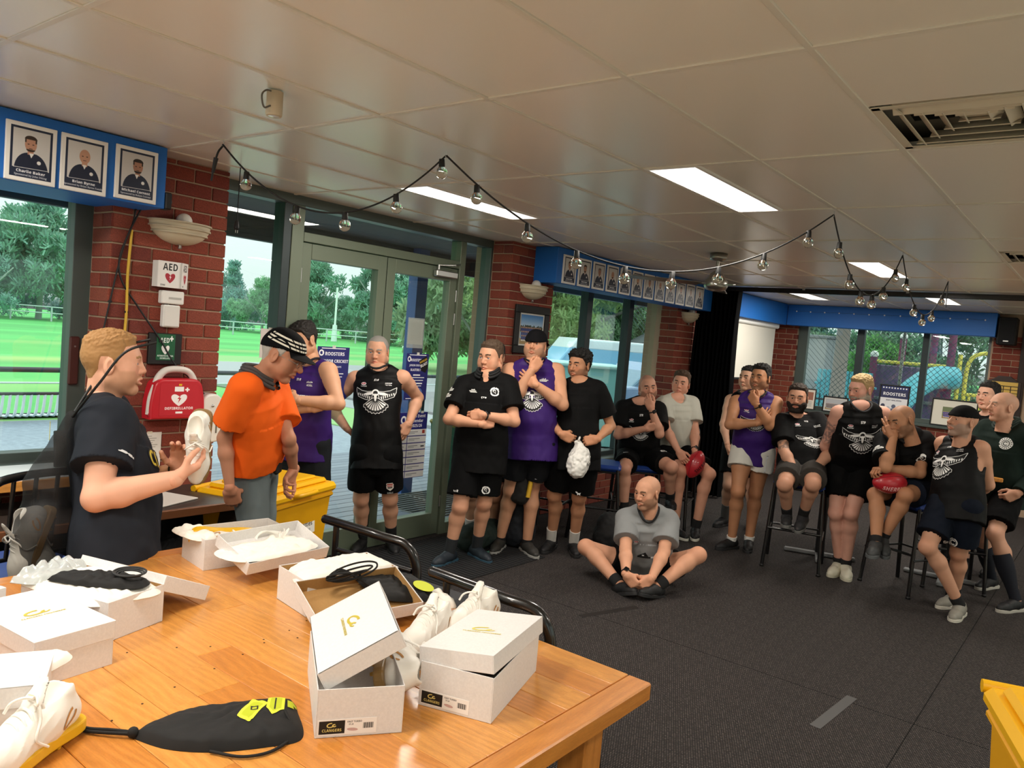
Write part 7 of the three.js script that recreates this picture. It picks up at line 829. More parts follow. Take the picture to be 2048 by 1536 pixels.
{ const tex = CT(256, 224, (x) => { x.fillStyle = '#c5202f'; x.fillRect(0, 0, 256, 224); x.fillStyle = '#fff'; x.fillRect(92, 22, 60, 34); x.fillRect(170, 28, 10, 30); x.fillRect(160, 38, 30, 10); heart(x, 124, 110, 48); x.fillStyle = '#c5202f'; bolt(x, 124, 106, 40); x.fillStyle = '#fff'; x.font = 'bold 25px sans-serif'; x.textAlign = 'center'; x.fillText('DEFIBRILLATOR', 126, 182); x.fillRect(104, 196, 46, 14); x.fillStyle = '#e8b820'; x.fillRect(118, 2, 20, 14); });
  const t = thing('defibrillator', 'red and white defibrillator case with a carry handle on the brick pier', 'defibrillator', [2.335, 1.3, PZ]); const s = new THREE.Shape(); s.moveTo(-0.15, -0.13); s.lineTo(0.15, -0.13); s.quadraticCurveTo(0.158, -0.05, 0.13, 0.05); s.quadraticCurveTo(0.118, 0.075, 0.09, 0.078); s.lineTo(-0.09, 0.078); s.quadraticCurveTo(-0.118, 0.075, -0.13, 0.05); s.quadraticCurveTo(-0.158, -0.05, -0.15, -0.13); add(t, 'case', new THREE.ExtrudeGeometry(s, { depth: 0.085, bevelEnabled: true, bevelSize: 0.012, bevelThickness: 0.012, bevelSegments: 3 }).translate(0, 0, 0.012), M(0xc5202f, 0.35));
  sheet(t, 'print', 0.235, 0.185, 0.001, tex, [0.004, -0.028, 0.1098]); add(t, 'carry_handle', tube([[-0.125, 0.03, 0.06], [-0.1, 0.1, 0.06], [-0.06, 0.135, 0.06], [0.06, 0.135, 0.06], [0.1, 0.1, 0.06], [0.125, 0.03, 0.06]], 0.02, 40, 10), M(0xdad6cf, 0.4)); add(t, 'trim', tube([[-0.128, 0.05, 0.075], [-0.15, -0.02, 0.075], [-0.158, -0.115, 0.075]], 0.017, 20, 8), M(0xdad6cf, 0.4)); add(t, 'latch', new THREE.SphereGeometry(0.024, 14, 10), M(0xa91a27, 0.35), [-0.145, -0.115, 0.08]); }
{ const t = thing('sanitiser_dispenser', 'tall rounded white soap dispenser beside the red defibrillator', 'dispenser', [2.555, 1.16, PZ]); const s = new THREE.Shape(); s.absarc(0, 0.065, 0.066, 0, Math.PI, false); s.lineTo(-0.07, -0.13); s.quadraticCurveTo(0, -0.155, 0.07, -0.13); s.closePath(); add(t, 'housing', new THREE.ExtrudeGeometry(s, { depth: 0.07, bevelEnabled: true, bevelSize: 0.012, bevelThickness: 0.018, bevelSegments: 4, curveSegments: 20 }).translate(0, 0, 0.012), M(0xeceae4, 0.2, { clearcoat: 1 })); add(t, 'level_window', cb(0.008, 0.15, 0.004, 0.001), M(0x6a6458, 0.3), [0.03, -0.02, 0.101]); add(t, 'lock', new THREE.SphereGeometry(0.009, 10, 8), mSteel, [0, 0.07, 0.1]); add(t, 'nozzle', lathe([[0.001, -0.03], [0.012, -0.03], [0.014, 0], [0.001, 0]], 12), mGrey, [0, -0.145, 0.06]); }
{ const t = thing('notice_sheet', 'white paper notice taped on the bricks behind the presenter', 'paper', [2.23, 0.97, PZ + 0.001]); sheet(t, 'sheet', 0.14, 0.2, 0.0006, CT(64, 96, (x) => { x.fillStyle = '#ece9e2'; x.fillRect(0, 0, 64, 96); x.fillStyle = '#99958c'; for (let i = 0; i < 12; i++) x.fillRect(8, 10 + i * 6, 30 + (i * 13) % 18, 1.5); }), [0, 0, 0.001]); add(t, 'tape', cb(0.03, 0.012, 0.0006, 0.0002), M(0xded7c0, 0.4), [0, 0.1, 0.0016]); }
{ const mk = (n, l, pts, r, c) => { const t = thing(n, l, 'cable', pts[0].map((v) => v)); const o = V(...pts[0]); add(t, 'sheath', tube(pts.map((p) => V(...p).sub(o)), r, 60, 6), M(c, 0.6)); add(t, 'clip', cb(0.02, 0.012, 0.01, 0.002), mBlack, V(...pts[Math.floor(pts.length / 2)]).sub(o).toArray()); };
  mk('power_cable', 'black cable crossing down-left over the bricks to the window', [[2.07, 2.33, PZ + 0.03], [2.06, 2.24, PZ + 0.02], [2.02, 2.1, PZ + 0.012], [1.99, 1.95, PZ + 0.01], [1.965, 1.8, PZ + 0.008], [1.92, 1.55, PZ + 0.01], [1.84, 1.2, PZ + 0.015], [1.82, 0.95, PZ + 0.01]], 0.005, 0x121214);
  mk('power_cable', 'black cable running down past the green sign to the defibrillator', [[2.1, 2.33, PZ + 0.03], [2.04, 2.18, PZ + 0.02], [2.0, 2.02, PZ + 0.012], [2.02, 1.92, PZ + 0.01], [2.12, 1.78, PZ + 0.01], [2.25, 1.6, PZ + 0.03], [2.33, 1.47, PZ + 0.05], [2.45, 1.37, PZ + 0.06], [2.6, 1.23, PZ + 0.03], [2.68, 1.215, PZ + 0.02]], 0.005, 0x121214);
  mk('power_cable', 'yellow cable hanging straight down the near brick pier', [[2.06, 2.2, PZ + 0.012], [2.055, 2.1, PZ + 0.012], [2.05, 1.95, PZ + 0.012], [2.055, 1.75, PZ + 0.01], [2.05, 1.6, PZ + 0.012], [2.05, 1.2, PZ + 0.01]], 0.0075, 0xd9b23a); }
{ const t = thing('switch_plate', 'dark maroon rounded switch plate on the left window frame', 'switch', [1.895, 1.455, GZ + 0.06]); add(t, 'plate', cb(0.055, 0.27, 0.018, 0.008), M(0x4a2420, 0.5)); add(t, 'screw', at(new THREE.CylinderGeometry(0.005, 0.005, 0.004, 10), 0, 0.08, 0.01, Math.PI / 2), mSteel); }
{ const t = thing('plug_lead', 'black plug dangling from a lead by the near pier corner', 'plug', [2.56, CY, -4.12]); add(t, 'lead', rod([0, 0, 0], [0.0, -0.3, 0], 0.003), mBlack); add(t, 'plug_body', lathe([[0.004, 0], [0.011, -0.01], [0.016, -0.045], [0.012, -0.06], [0.001, -0.06]], 12), mBlack, [0, -0.3, 0]); for (const s of [-1, 1]) add(t, 'pin', cb(0.002, 0.016, 0.005, 0.0005), mSteel, [s * 0.006, -0.368, 0]); }
// framed team photograph on the second pier
function teamPhoto(sky, band, n) { return CT(256, 200, (x, w, h) => { x.fillStyle = sky; x.fillRect(0, 0, w, h); const g = x.createLinearGradient(0, 0, 0, h * 0.5); g.addColorStop(0, '#3b78b8'); g.addColorStop(1, '#cfe0ec'); if (n === 0) { x.fillStyle = g; x.fillRect(0, 0, w, h * 0.5); x.fillStyle = '#2b3a30'; for (let i = 0; i < 40; i++) x.fillRect(i * 7, h * 0.34 + rnd() * 14, 9, h * 0.2); } x.fillStyle = '#a58c62'; x.fillRect(0, h * 0.8, w, h * 0.2); for (let r = 0; r < 3; r++) for (let i = 0; i < 13; i++) { const px = 16 + i * 18 + r * 4, py = h * (0.44 + r * 0.14); x.fillStyle = '#c49a80'; x.beginPath(); x.arc(px, py, 6, 0, 6.3); x.fill(); x.fillStyle = band; x.fillRect(px - 8, py + 5, 16, 22); x.fillStyle = r === 2 ? '#e6e4dc' : '#26262c'; x.fillRect(px - 7, py + 26, 14, 10); } }); }
function framed(label, pos, ry, w, h, tex, o = {}) { const t = thing('picture_frame', label, 'picture', pos, ry); if (o.lean) t.rotation.set(o.lean, ry, 0, 'YXZ'); const b = o.b ?? 0.06, m = o.mf ?? mBlack; add(t, 'backing', cb(w - 0.004, h - 0.004, 0.008, 0.002), M(0x3b342c, 0.9)); for (const s of [-1, 1]) { add(t, 'frame_rail', cb(w, b, 0.022, 0.004), m, [0, s * (h - b) / 2, 0.009]); add(t, 'frame_stile', cb(b, h - 2 * b, 0.022, 0.004), m, [s * (w - b) / 2, 0, 0.009]); } if (o.mat) add(t, 'mount', cb(w - 2 * b, h - 2 * b, 0.003, 0.0006), M(o.mat, 0.8), [0, 0, 0.006]); sheet(t, 'print', o.pw ?? w - 2 * b, o.ph ?? h - 2 * b, 0.002, tex, [0, o.py ?? 0, 0.0085]); return t; }
framed('black-framed team photograph hanging on the second brick pier', [5.765, 1.87, PZ + 0.01], 0, 0.52, 0.44, teamPhoto('#8fb2d0', '#33407e', 0), { b: 0.07, mat: 0xd8d8d4, pw: 0.34, ph: 0.27 });
// ---- posters on the glass doors ----
const poster = (lines, o = {}) => CT(192, 250, (x, w, h) => { x.fillStyle = '#25286f'; x.fillRect(0, 0, w, h); x.fillStyle = '#fff'; x.textAlign = 'center'; x.fillRect(24, 6, 144, 4); x.beginPath(); x.arc(24, 30, 15, 0, 6.3); x.fill(); x.fillStyle = '#25286f'; x.beginPath(); x.arc(24, 30, 8, 0.6, 5.4); x.fill(); x.fillStyle = '#fff'; for (const [s, y, f] of lines) { x.font = `bold ${f}px sans-serif`; x.fillText(s, o.cx ?? 104, y); } for (let i = 0; i < 9; i++) { const y = 112 + i * 15; if (o.pic && y > 176) break; x.fillRect(96 - (30 + (i * 37) % 44), y, 60 + ((i * 37) % 44) * 2 > 160 ? 160 : 2 * (30 + (i * 37) % 44), i % 3 ? 4 : 7); } if (o.pic) { x.fillStyle = '#5b78b8'; x.beginPath(); x.ellipse(110, 210, 44, 28, 0, 0, 6.3); x.fill(); x.fillStyle = '#18183c'; x.fillRect(100, 190, 16, 44); x.fillStyle = '#fff'; x.fillRect(16, 240, 160, 4); x.save(); x.translate(152, 54); x.rotate(-0.35); x.fillStyle = '#111'; x.beginPath(); x.moveTo(-34, -30); x.lineTo(34, -34); x.lineTo(30, 30); x.lineTo(0, 52); x.lineTo(-32, 28); x.closePath(); x.fill(); x.fillStyle = '#f2c23a'; x.font = 'bold 15px sans-serif'; x.fillText('WOOLIES', 0, -12); x.fillStyle = '#fff'; x.font = 'bold 22px sans-serif'; x.fillText('BLAST', 0, 12); x.restore(); } });
const DZ = GZ + 0.006;
{ const t = thing('door_poster', 'navy ROOSTERS JUNIOR CRICKET poster on the left glass door', 'poster', [3.745, 1.41, DZ]); sheet(t, 'sheet', 0.3, 0.39, 0.0012, poster([['ROOSTERS', 42, 24], ['JUNIOR CRICKET', 76, 21], ['GIRLS AND BOYS', 100, 11]]), [0, 0, 0]); add(t, 'tape', cb(0.03, 0.02, 0.0008, 0.0002), M(0xd8d8d0, 0.4), [0, 0.195, 0.001]); }
{ const t = thing('door_poster', 'navy ROOSTERS JUNIOR BLASTERS poster on the right glass door', 'poster', [4.63, 1.39, DZ]); sheet(t, 'sheet', 0.26, 0.39, 0.0012, poster([['ROOSTERS', 42, 19], ['JUNIOR CRICKET', 68, 14], ['BLASTERS !', 94, 17]], { cx: 84, pic: 1 }), [0, 0, 0]); add(t, 'tape', cb(0.03, 0.02, 0.0008, 0.0002), M(0xd8d8d0, 0.4), [0, 0.195, 0.001]); }
{ const tex = CT(192, 300, (x, w, h) => { x.fillStyle = '#f2f2f0'; x.fillRect(0, 0, w, h); x.fillStyle = '#22257a'; x.fillRect(0, 0, w, 74); x.fillStyle = '#fff'; x.beginPath(); x.arc(30, 34, 19, 0, 6.3); x.fill(); x.fillStyle = '#22257a'; x.beginPath(); x.arc(30, 34, 10, 0.6, 5.4); x.fill(); x.fillStyle = '#fff'; x.font = 'bold 20px sans-serif'; x.textAlign = 'center'; x.fillText('Social Event', 120, 24); x.fillText('Calendar', 120, 46); x.fillText('2025/26', 120, 68); x.fillStyle = '#22257a'; for (let i = 0; i < 8; i++) x.fillRect(0, 74 + i * 32, w, 4); x.fillRect(60, 74, 4, 226); x.fillStyle = '#8d8d94'; for (let i = 0; i < 7; i++) { x.fillRect(10, 90 + i * 32, 34, 3); x.fillRect(72, 88 + i * 32, 60 + (i * 17) % 30, 3); x.fillRect(72, 95 + i * 32, 40, 2); } x.fillStyle = '#b3493c'; x.fillRect(162, 82, 18, 16); x.fillStyle = '#33333a'; x.fillRect(158, 154, 24, 6); });
  const t = thing('door_poster', 'white and blue Social Event Calendar poster low on the right glass door', 'poster', [4.635, 0.81, DZ]); sheet(t, 'sheet', 0.33, 0.56, 0.0012, tex, [0, 0, 0]); add(t, 'tape', cb(0.03, 0.02, 0.0008, 0.0002), M(0xd8d8d0, 0.4), [0.1, 0.28, 0.001]); }
{ const t = thing('door_notice', 'blank back of a taped paper notice high on the right glass door', 'paper', [4.58, 1.765, DZ]); sheet(t, 'sheet', 0.17, 0.21, 0.0012, CT(32, 48, (x) => { x.fillStyle = '#d2cfc4'; x.fillRect(0, 0, 32, 48); x.fillStyle = '#c6c2b6'; x.fillRect(4, 6, 24, 34); }), [0, 0, 0]); add(t, 'plastic_sleeve', cb(0.19, 0.25, 0.0008, 0.0002), M(0xe8ecea, 0.2, { transmission: 0.8, thickness: 0 }), [0, -0.01, 0.0014]); }
{ const t = thing('window_notice', 'faded pinkish notice on the left sidelight glass behind the cap', 'paper', [3.185, 1.605, DZ]); sheet(t, 'sheet', 0.15, 0.2, 0.0012, CT(48, 64, (x) => { x.fillStyle = '#d8cfca'; x.fillRect(0, 0, 48, 64); x.fillStyle = '#c98a86'; x.beginPath(); x.moveTo(10, 20); x.lineTo(26, 42); x.lineTo(30, 24); x.fill(); }), [0, 0, 0]); add(t, 'tape', cb(0.03, 0.02, 0.0008, 0.0002), M(0xd8d8d0, 0.4), [0, 0.1, 0.001]); }
// ---- ceiling: sensor, fan, string lights ----
{ const t = thing('ceiling_spotlight', 'beige cylinder ceiling spotlight with a loop of wire', 'spotlight', [1.74, CY, -2.6]); add(t, 'can', lathe([[0.001, 0], [0.03, 0], [0.031, -0.085], [0.026, -0.092], [0.001, -0.088]], 24), M(0xcdbfa4, 0.5)); add(t, 'lens', lathe([[0.001, -0.0935], [0.022, -0.091]], 20), M(0xf2f4f4, 0.1)); add(t, 'wire_loop', tube([[-0.02, -0.005, 0.01], [-0.05, -0.01, 0.02], [-0.075, -0.035, 0.03], [-0.06, -0.075, 0.025], [-0.028, -0.06, 0.015]], 0.0035, 30, 6), M(0x6b675e, 0.5)); }
{ const t = thing('ceiling_fan', 'brushed metal ceiling fan with thin blades near the curtain track', 'fan', [6.22, CY, -2.77]), mF = M(0x9c9a92, 0.3, { metalness: 0.9 }); add(t, 'canopy', lathe([[0.001, 0], [0.075, 0], [0.07, -0.05], [0.03, -0.06], [0.001, -0.06]], 24), mF); add(t, 'rod', rod([0, -0.05, 0], [0, -0.2, 0], 0.013), mF); add(t, 'motor', lathe([[0.001, -0.14], [0.03, -0.145], [0.055, -0.17], [0.075, -0.21], [0.095, -0.225], [0.1, -0.27], [0.085, -0.3], [0.03, -0.315], [0.001, -0.318]], 32), mF); for (let k = 0; k < 3; k++) { const a = 0.35 + k * 2.094, b = add(t, 'blade', cb(0.62, 0.008, 0.115, 0.003), mF, [Math.cos(a) * 0.46, -0.262, -Math.sin(a) * 0.46]); b.rotation.set(0.14, a, 0, 'YXZ'); add(b, 'blade_iron', cb(0.14, 0.012, 0.04, 0.003), mSteel, [-0.35, 0.004, 0]); } }
{ // festoon lights in four sagging swags
  const hooks = [[2.12, -3.58], [2.67, -2.59], [4.46, -1.34], [6.13, -1.33], [7.87, -1.31]].map(([x, z]) => V(x, CY - 0.02, z)), cnt = [5, 8, 6, 5], sag = [0.3, 0.42, 0.36, 0.36]; const t = thing('festoon_string', 'black festoon light cord sagging in swags across the ceiling', 'cord', [0, 0, 0]), mB2 = M(0x161616, 0.6); const glass = M(0xf4f4ec, 0.03, { transmission: 1, thickness: 0.002, ior: 1.35, side: THREE.DoubleSide });
  const bulbG = lathe([[0.001, -0.058], [0.012, -0.056], [0.024, -0.046], [0.0285, -0.03], [0.025, -0.014], [0.013, 0.0], [0.011, 0.008]], 20), capG = lathe([[0.001, 0.034], [0.013, 0.034], [0.015, 0.0], [0.012, -0.004]], 14), filG = tube([[-0.004, 0.002, 0], [-0.008, -0.028, 0], [0, -0.036, 0.004], [0.008, -0.028, 0], [0.004, 0.002, 0]], 0.0009, 16, 4); let no = 0, proto = null; const ord = ['near the first ceiling hook', 'over the glass doors', 'between the pier and the long light', 'beside the near end of the long light', 'at the second hook', 'just past the second hook', 'past the long ceiling light', 'over the tall purple singlet', 'over the curly-haired man', 'left of the ceiling fan', 'above the ceiling fan', 'right of the ceiling fan', 'close to the third hook', 'under the third hook', 'first below the third hook', 'second below the third hook', 'left of the far ceiling light', 'in front of the far ceiling light', 'at the fourth hook', 'just past the fourth hook', 'left end of the farthest swag', 'lowest of the farthest swag', 'right of the lowest in the farthest swag', 'last by the curtain track'];
  for (let k = 0; k < 4; k++) { const A = hooks[k], B = hooks[k + 1], f = (u) => A.clone().lerp(B, u).setY(A.y - sag[k] * 4 * u * (1 - u)), pts = []; for (let i = 0; i <= 14; i++) pts.push(f(i / 14)); add(t, 'cord_run', tube(pts, 0.0045, 50, 6), mB2); add(t, 'hook', tube([[A.x, CY, A.z], [A.x + 0.008, CY - 0.02, A.z], [A.x, CY - 0.03, A.z], [A.x - 0.006, CY - 0.022, A.z]], 0.002, 12, 5), mSteel);
    for (let i = 0; i < cnt[k]; i++) { const u = cnt[k] === 5 && k === 0 ? [0.12, 0.36, 0.58, 0.8, 0.985][i] : (i + 0.6) / (cnt[k] + 0.15), p = f(u); const b = thing('festoon_bulb', 'clear round festoon bulb ' + ord[no++], 'bulb', [p.x, p.y - 0.034, p.z], 0); b.userData.group = 'clear festoon bulbs hanging from the ceiling cord'; add(b, 'socket', capG, mB2); add(b, 'glass', bulbG, glass); add(b, 'filament', filG, M(0xd8c8a0, 0.4)); b.rotation.z = rr(-0.15, 0.15); } }
  add(t, 'tail', tube([[2.12, CY - 0.03, -3.58], [2.1, CY - 0.06, -3.58], [2.095, CY - 0.12, -3.6], [2.095, CY - 0.2, -3.62]], 0.005, 20, 6), mB2); add(t, 'connector', rod([2.096, CY - 0.09, -3.59], [2.095, CY - 0.16, -3.61], 0.012, 0.008, 10), mB2); add(t, 'end_tail', rod([7.87, CY - 0.02, -1.31], [7.9, CY - 0.25, -1.31], 0.004), mB2); }
// ---- curtain ----
{ const t = thing('stage_curtain', 'black floor-length curtain gathered at the wall end of its track', 'curtain', [9.2, 0, 0]), P = [], I = [], n = 150, m = 14; for (let j = 0; j <= m; j++) for (let i = 0; i <= n; i++) { const u = i / n, y = 2.6 - 2.58 * j / m, z = -4.33 + 0.56 * u + 0.01 * Math.sin(j * 0.7 + u * 9); P.push(0.055 * Math.sin(u * 70) + 0.02 * noise.noise(u * 14, j * 0.4, 2) + 0.03 * u, y, z); } for (let j = 0; j < m; j++) for (let i = 0; i < n; i++) { const a = j * (n + 1) + i; I.push(a, a + 1, a + n + 1, a + 1, a + n + 2, a + n + 1); } const g = new THREE.BufferGeometry(); g.setAttribute('position', new THREE.Float32BufferAttribute(P, 3)); g.setIndex(I); g.computeVertexNormals(); add(t, 'drape', g, M(0x0a0b0d, 0.95, { side: THREE.DoubleSide, specularIntensity: 0.2 })); for (let k = 0; k < 7; k++) add(t, 'glider', cb(0.02, 0.05, 0.01, 0.002), mGrey, [0.02, 2.6, -4.3 + k * 0.085]); }
// ---- projection screen, speaker, honour board, framed pictures on the far ledge ----
{ const t = thing('projection_screen', 'pulled-down white projection screen below the blue valance', 'screen', [10.95, 0, -4.2]); add(t, 'case', cb(1.7, 0.08, 0.08, 0.015), mWhite, [0, 2.29, 0]); add(t, 'sheet', cb(1.58, 0.78, 0.003, 0.001), M(0xe9e6da, 0.8), [0, 1.88, 0.0]); add(t, 'bottom_bar', cb(1.6, 0.03, 0.02, 0.005), mBlack, [0, 1.48, 0]); }
{ const t = thing('wall_speaker', 'black box loudspeaker mounted at the right end of the far valance', 'speaker', [XB - 0.14, 2.41, -1.24]); add(t, 'cabinet', cb(0.2, 0.36, 0.22, 0.015), mBlack); add(t, 'grille', cb(0.01, 0.32, 0.18, 0.004), M(0x17171a, 0.9), [-0.103, 0, 0]); add(t, 'badge', cb(0.004, 0.015, 0.06, 0.001), mSteel, [-0.109, -0.13, 0]); }
{ const t = thing('honour_board', 'shield-topped wooden honour board with rows of gold plates', 'honour board', [XB - 0.02, 1.62, -1.22], -Math.PI / 2), mW = M(0x2c170f, 0.4), mG = M(0xd8b45a, 0.35, { metalness: 0.3 }); const s = new THREE.Shape(); s.moveTo(-0.19, -0.2); s.lineTo(0.19, -0.2); s.lineTo(0.19, 0.13); s.quadraticCurveTo(0.12, 0.15, 0.07, 0.2); s.lineTo(-0.07, 0.2); s.quadraticCurveTo(-0.12, 0.15, -0.19, 0.13); s.closePath(); add(t, 'board', new THREE.ExtrudeGeometry(s, { depth: 0.015, bevelEnabled: true, bevelSize: 0.006, bevelThickness: 0.005, bevelSegments: 2 }), mW); add(t, 'title_plate', cb(0.32, 0.05, 0.004, 0.001), mG, [0, 0.105, 0.024]); for (let c = 0; c < 4; c++) for (let r = 0; r < 6; r++) add(t, 'name_plate', cb(0.072, 0.036, 0.004, 0.001), mG, [-0.123 + c * 0.082, 0.052 - r * 0.044, 0.024]); }
const ledX = XB - 0.02, ledY = 1.067;
framed('black-framed club poster reading ROOSTERS leaning on the far window ledge', [ledX, ledY + 0.25, -2.53], -Math.PI / 2, 0.4, 0.5, CT(192, 240, (x, w, h) => { x.fillStyle = '#e9e9ec'; x.fillRect(0, 0, w, h); x.fillStyle = '#23306a'; x.fillRect(0, 0, w, 26); x.fillStyle = '#fff'; for (let i = 0; i < 9; i++) x.fillRect(10 + i * 20, 8, 10, 10); x.fillStyle = '#2a2f57'; x.fillRect(0, 26, w, 62); x.fillStyle = '#fff'; x.font = 'bold 33px sans-serif'; x.textAlign = 'center'; x.fillText('ROOSTERS', 96, 70); x.fillStyle = '#9aa0ae'; for (let i = 0; i < 5; i++) { x.fillStyle = ['#3a3f58', '#b9bcc6', '#5b6078'][i % 3]; x.beginPath(); x.arc(24 + i * 38, 150 + (i % 2) * 18, 15, 0, 6.3); x.fill(); x.fillRect(6 + i * 38, 166 + (i % 2) * 18, 34, 44); } x.fillStyle = '#22263f'; x.font = 'bold 15px sans-serif'; x.fillText('EAST MALVERN', 96, 110); }), { lean: -0.08, b: 0.02, mf: M(0x16181f, 0.4) });
framed('black-framed team photo with a cream mount leaning on the far ledge behind the beanie', [ledX, ledY + 0.19, -1.76], -Math.PI / 2, 0.56, 0.38, teamPhoto('#6f7c58', '#3b3aa0', 1), { lean: -0.1, b: 0.018, mat: 0xe4e0d2, pw: 0.28, ph: 0.16 });
framed('small black-framed grey photograph on the far ledge behind the bearded man', [ledX, ledY + 0.12, -3.32], -Math.PI / 2, 0.36, 0.24, teamPhoto('#b9bcc0', '#6a6d74', 1), { lean: -0.1, b: 0.018, mat: 0xd4d4d0, pw: 0.28, ph: 0.16 });
framed('narrow framed certificate at the left end of the far ledge', [ledX, ledY + 0.16, -3.72], -Math.PI / 2, 0.22, 0.32, CT(64, 96, (x) => { x.fillStyle = '#efe9dc'; x.fillRect(0, 0, 64, 96); x.fillStyle = '#a8705c'; x.fillRect(8, 12, 48, 40); x.fillStyle = '#888'; for (let i = 0; i < 4; i++) x.fillRect(12, 60 + i * 7, 40, 2); }), { lean: -0.08, b: 0.015, mf: M(0x33302c, 0.5) });
// ================= furniture and belongings on the floor =================
const mTubeB = M(0x0d0d0f, 0.3, { clearcoat: 0.4 }), mVinyl = M(0x1b3f8e, 0.45);
function barChair(label, x, z, ry, h = 0.74, o = {}) { // black tubular bar chair with a slatted hoop back; front is +z
  const t = thing('bar_chair', label, 'chair', [x, 0, z], ry, 'black bar chairs with slatted backs'); const bh = h + (o.back ?? 0.36), w = 0.215;
  add(t, 'back_frame', tube([[-w - 0.02, 0, -0.24], [-w, h, -0.19], [-w, bh - 0.1, -0.22], [-w + 0.03, bh - 0.02, -0.23], [-w + 0.1, bh, -0.23], [w - 0.1, bh, -0.23], [w - 0.03, bh - 0.02, -0.23], [w, bh - 0.1, -0.22], [w, h, -0.19], [w + 0.02, 0, -0.24]], 0.0165, 110, 10), mTubeB);
  for (const s of [-1, 1]) { add(t, 'leg', rod([s * (w + 0.015), 0, 0.23], [s * (w - 0.02), h - 0.03, 0.17], 0.015), mTubeB); add(t, 'side_rail', rod([s * (w + 0.01), 0.3, 0.215], [s * (w + 0.008), 0.3, -0.22], 0.009), mTubeB); add(t, 'foot', lathe([[0.001, 0], [0.019, 0], [0.017, 0.02], [0.001, 0.02]], 12), mBlack, [s * (w + 0.015), 0, 0.23]); }
  add(t, 'foot_rail', rod([-w, 0.34, 0.21], [w, 0.34, 0.21], 0.011), mTubeB); add(t, 'rear_rail', rod([-w, 0.3, -0.22], [w, 0.3, -0.22], 0.009), mTubeB); add(t, 'seat', cb(0.42, 0.055, 0.41, 0.022), mVinyl, [0, h - 0.028, -0.005]); add(t, 'seat_frame', cb(0.4, 0.02, 0.39, 0.005), mTubeB, [0, h - 0.065, -0.005]); add(t, 'lower_back_rail', rod([-w, h + 0.08, -0.195], [w, h + 0.08, -0.195], 0.009), mTubeB); for (let k = 0; k < 4; k++) add(t, 'back_slat', rod([-0.12 + k * 0.08, h + 0.08, -0.195], [-0.12 + k * 0.08, bh - 0.005, -0.23], 0.0085), mTubeB); return t;
}
const faceOf = (p) => Math.atan2(p.fwdH.x, p.fwdH.z), seatAt = (k, label, h, back = 0.02, ry, o) => { const p = people[k], a = ry ?? faceOf(p), b = p.base; return barChair(label, b.x - Math.sin(a) * back, b.z - Math.cos(a) * back, a, h, o); };
seatAt('p13', 'black bar chair under the bearded man with clasped hands', 0.765, 0.0); seatAt('p15', 'black bar chair with a blue seat under the bald man in the polo', 0.745, 0.0, faceOf(people.p15) - 0.25);
seatAt('p8', 'black bar chair under the man covering his mouth', 0.655, 0.0); seatAt('p9', 'black bar chair under the man in the pale t-shirt', 0.69, 0.0);
barChair('empty black slat-back bar chair left of the man covering his mouth', 6.25, -3.75, 0.5, 0.7); barChair('second empty black bar chair against the wall behind the curly-haired man', 5.75, -4.02, 0.3, 0.7);
barChair('black bar chair with a blue seat at the left edge behind the presenter', 1.22, -3.42, 0.12 + Math.PI, 0.72, { back: 0.4 }); barChair('black bar chair tucked under the window counter at the far left', 0.75, -3.75, Math.PI - 0.1, 0.72, { back: 0.3 });
barChair('black bar chair in front of the beanie man, seen edge on', 7.55, -1.0, -1.2, 0.74);
// window counter at left, with a white top and a timber edge
{ const t = thing('window_counter', 'white-topped counter with a pale timber edge under the left window', 'counter', [0, 0, 0]); box(t, 'top', M(0xe6eaec, 0.25), X0 + 0.2, 1.86, 0.885, 0.915, -4.44, -4.05); box(t, 'edge_strip', woodMats[2], X0 + 0.2, 1.86, 0.868, 0.917, -4.05, -4.025); for (const x of [-1.5, 0.2, 1.7]) box(t, 'bracket', mBlack, x, x + 0.04, 0.55, 0.885, -4.44, -4.1); }
{ const t = thing('black_panel', 'dark rectangular panel standing on the counter behind the presenter', 'panel', [1.83, 0.916, -4.3]); add(t, 'board', cb(0.26, 0.19, 0.02, 0.004), M(0x2a3130, 0.6), [0, 0.098, 0], [-0.12, 0.1, 0]); add(t, 'stand', cb(0.14, 0.01, 0.09, 0.003), mBlack, [0, 0.005, 0]); }
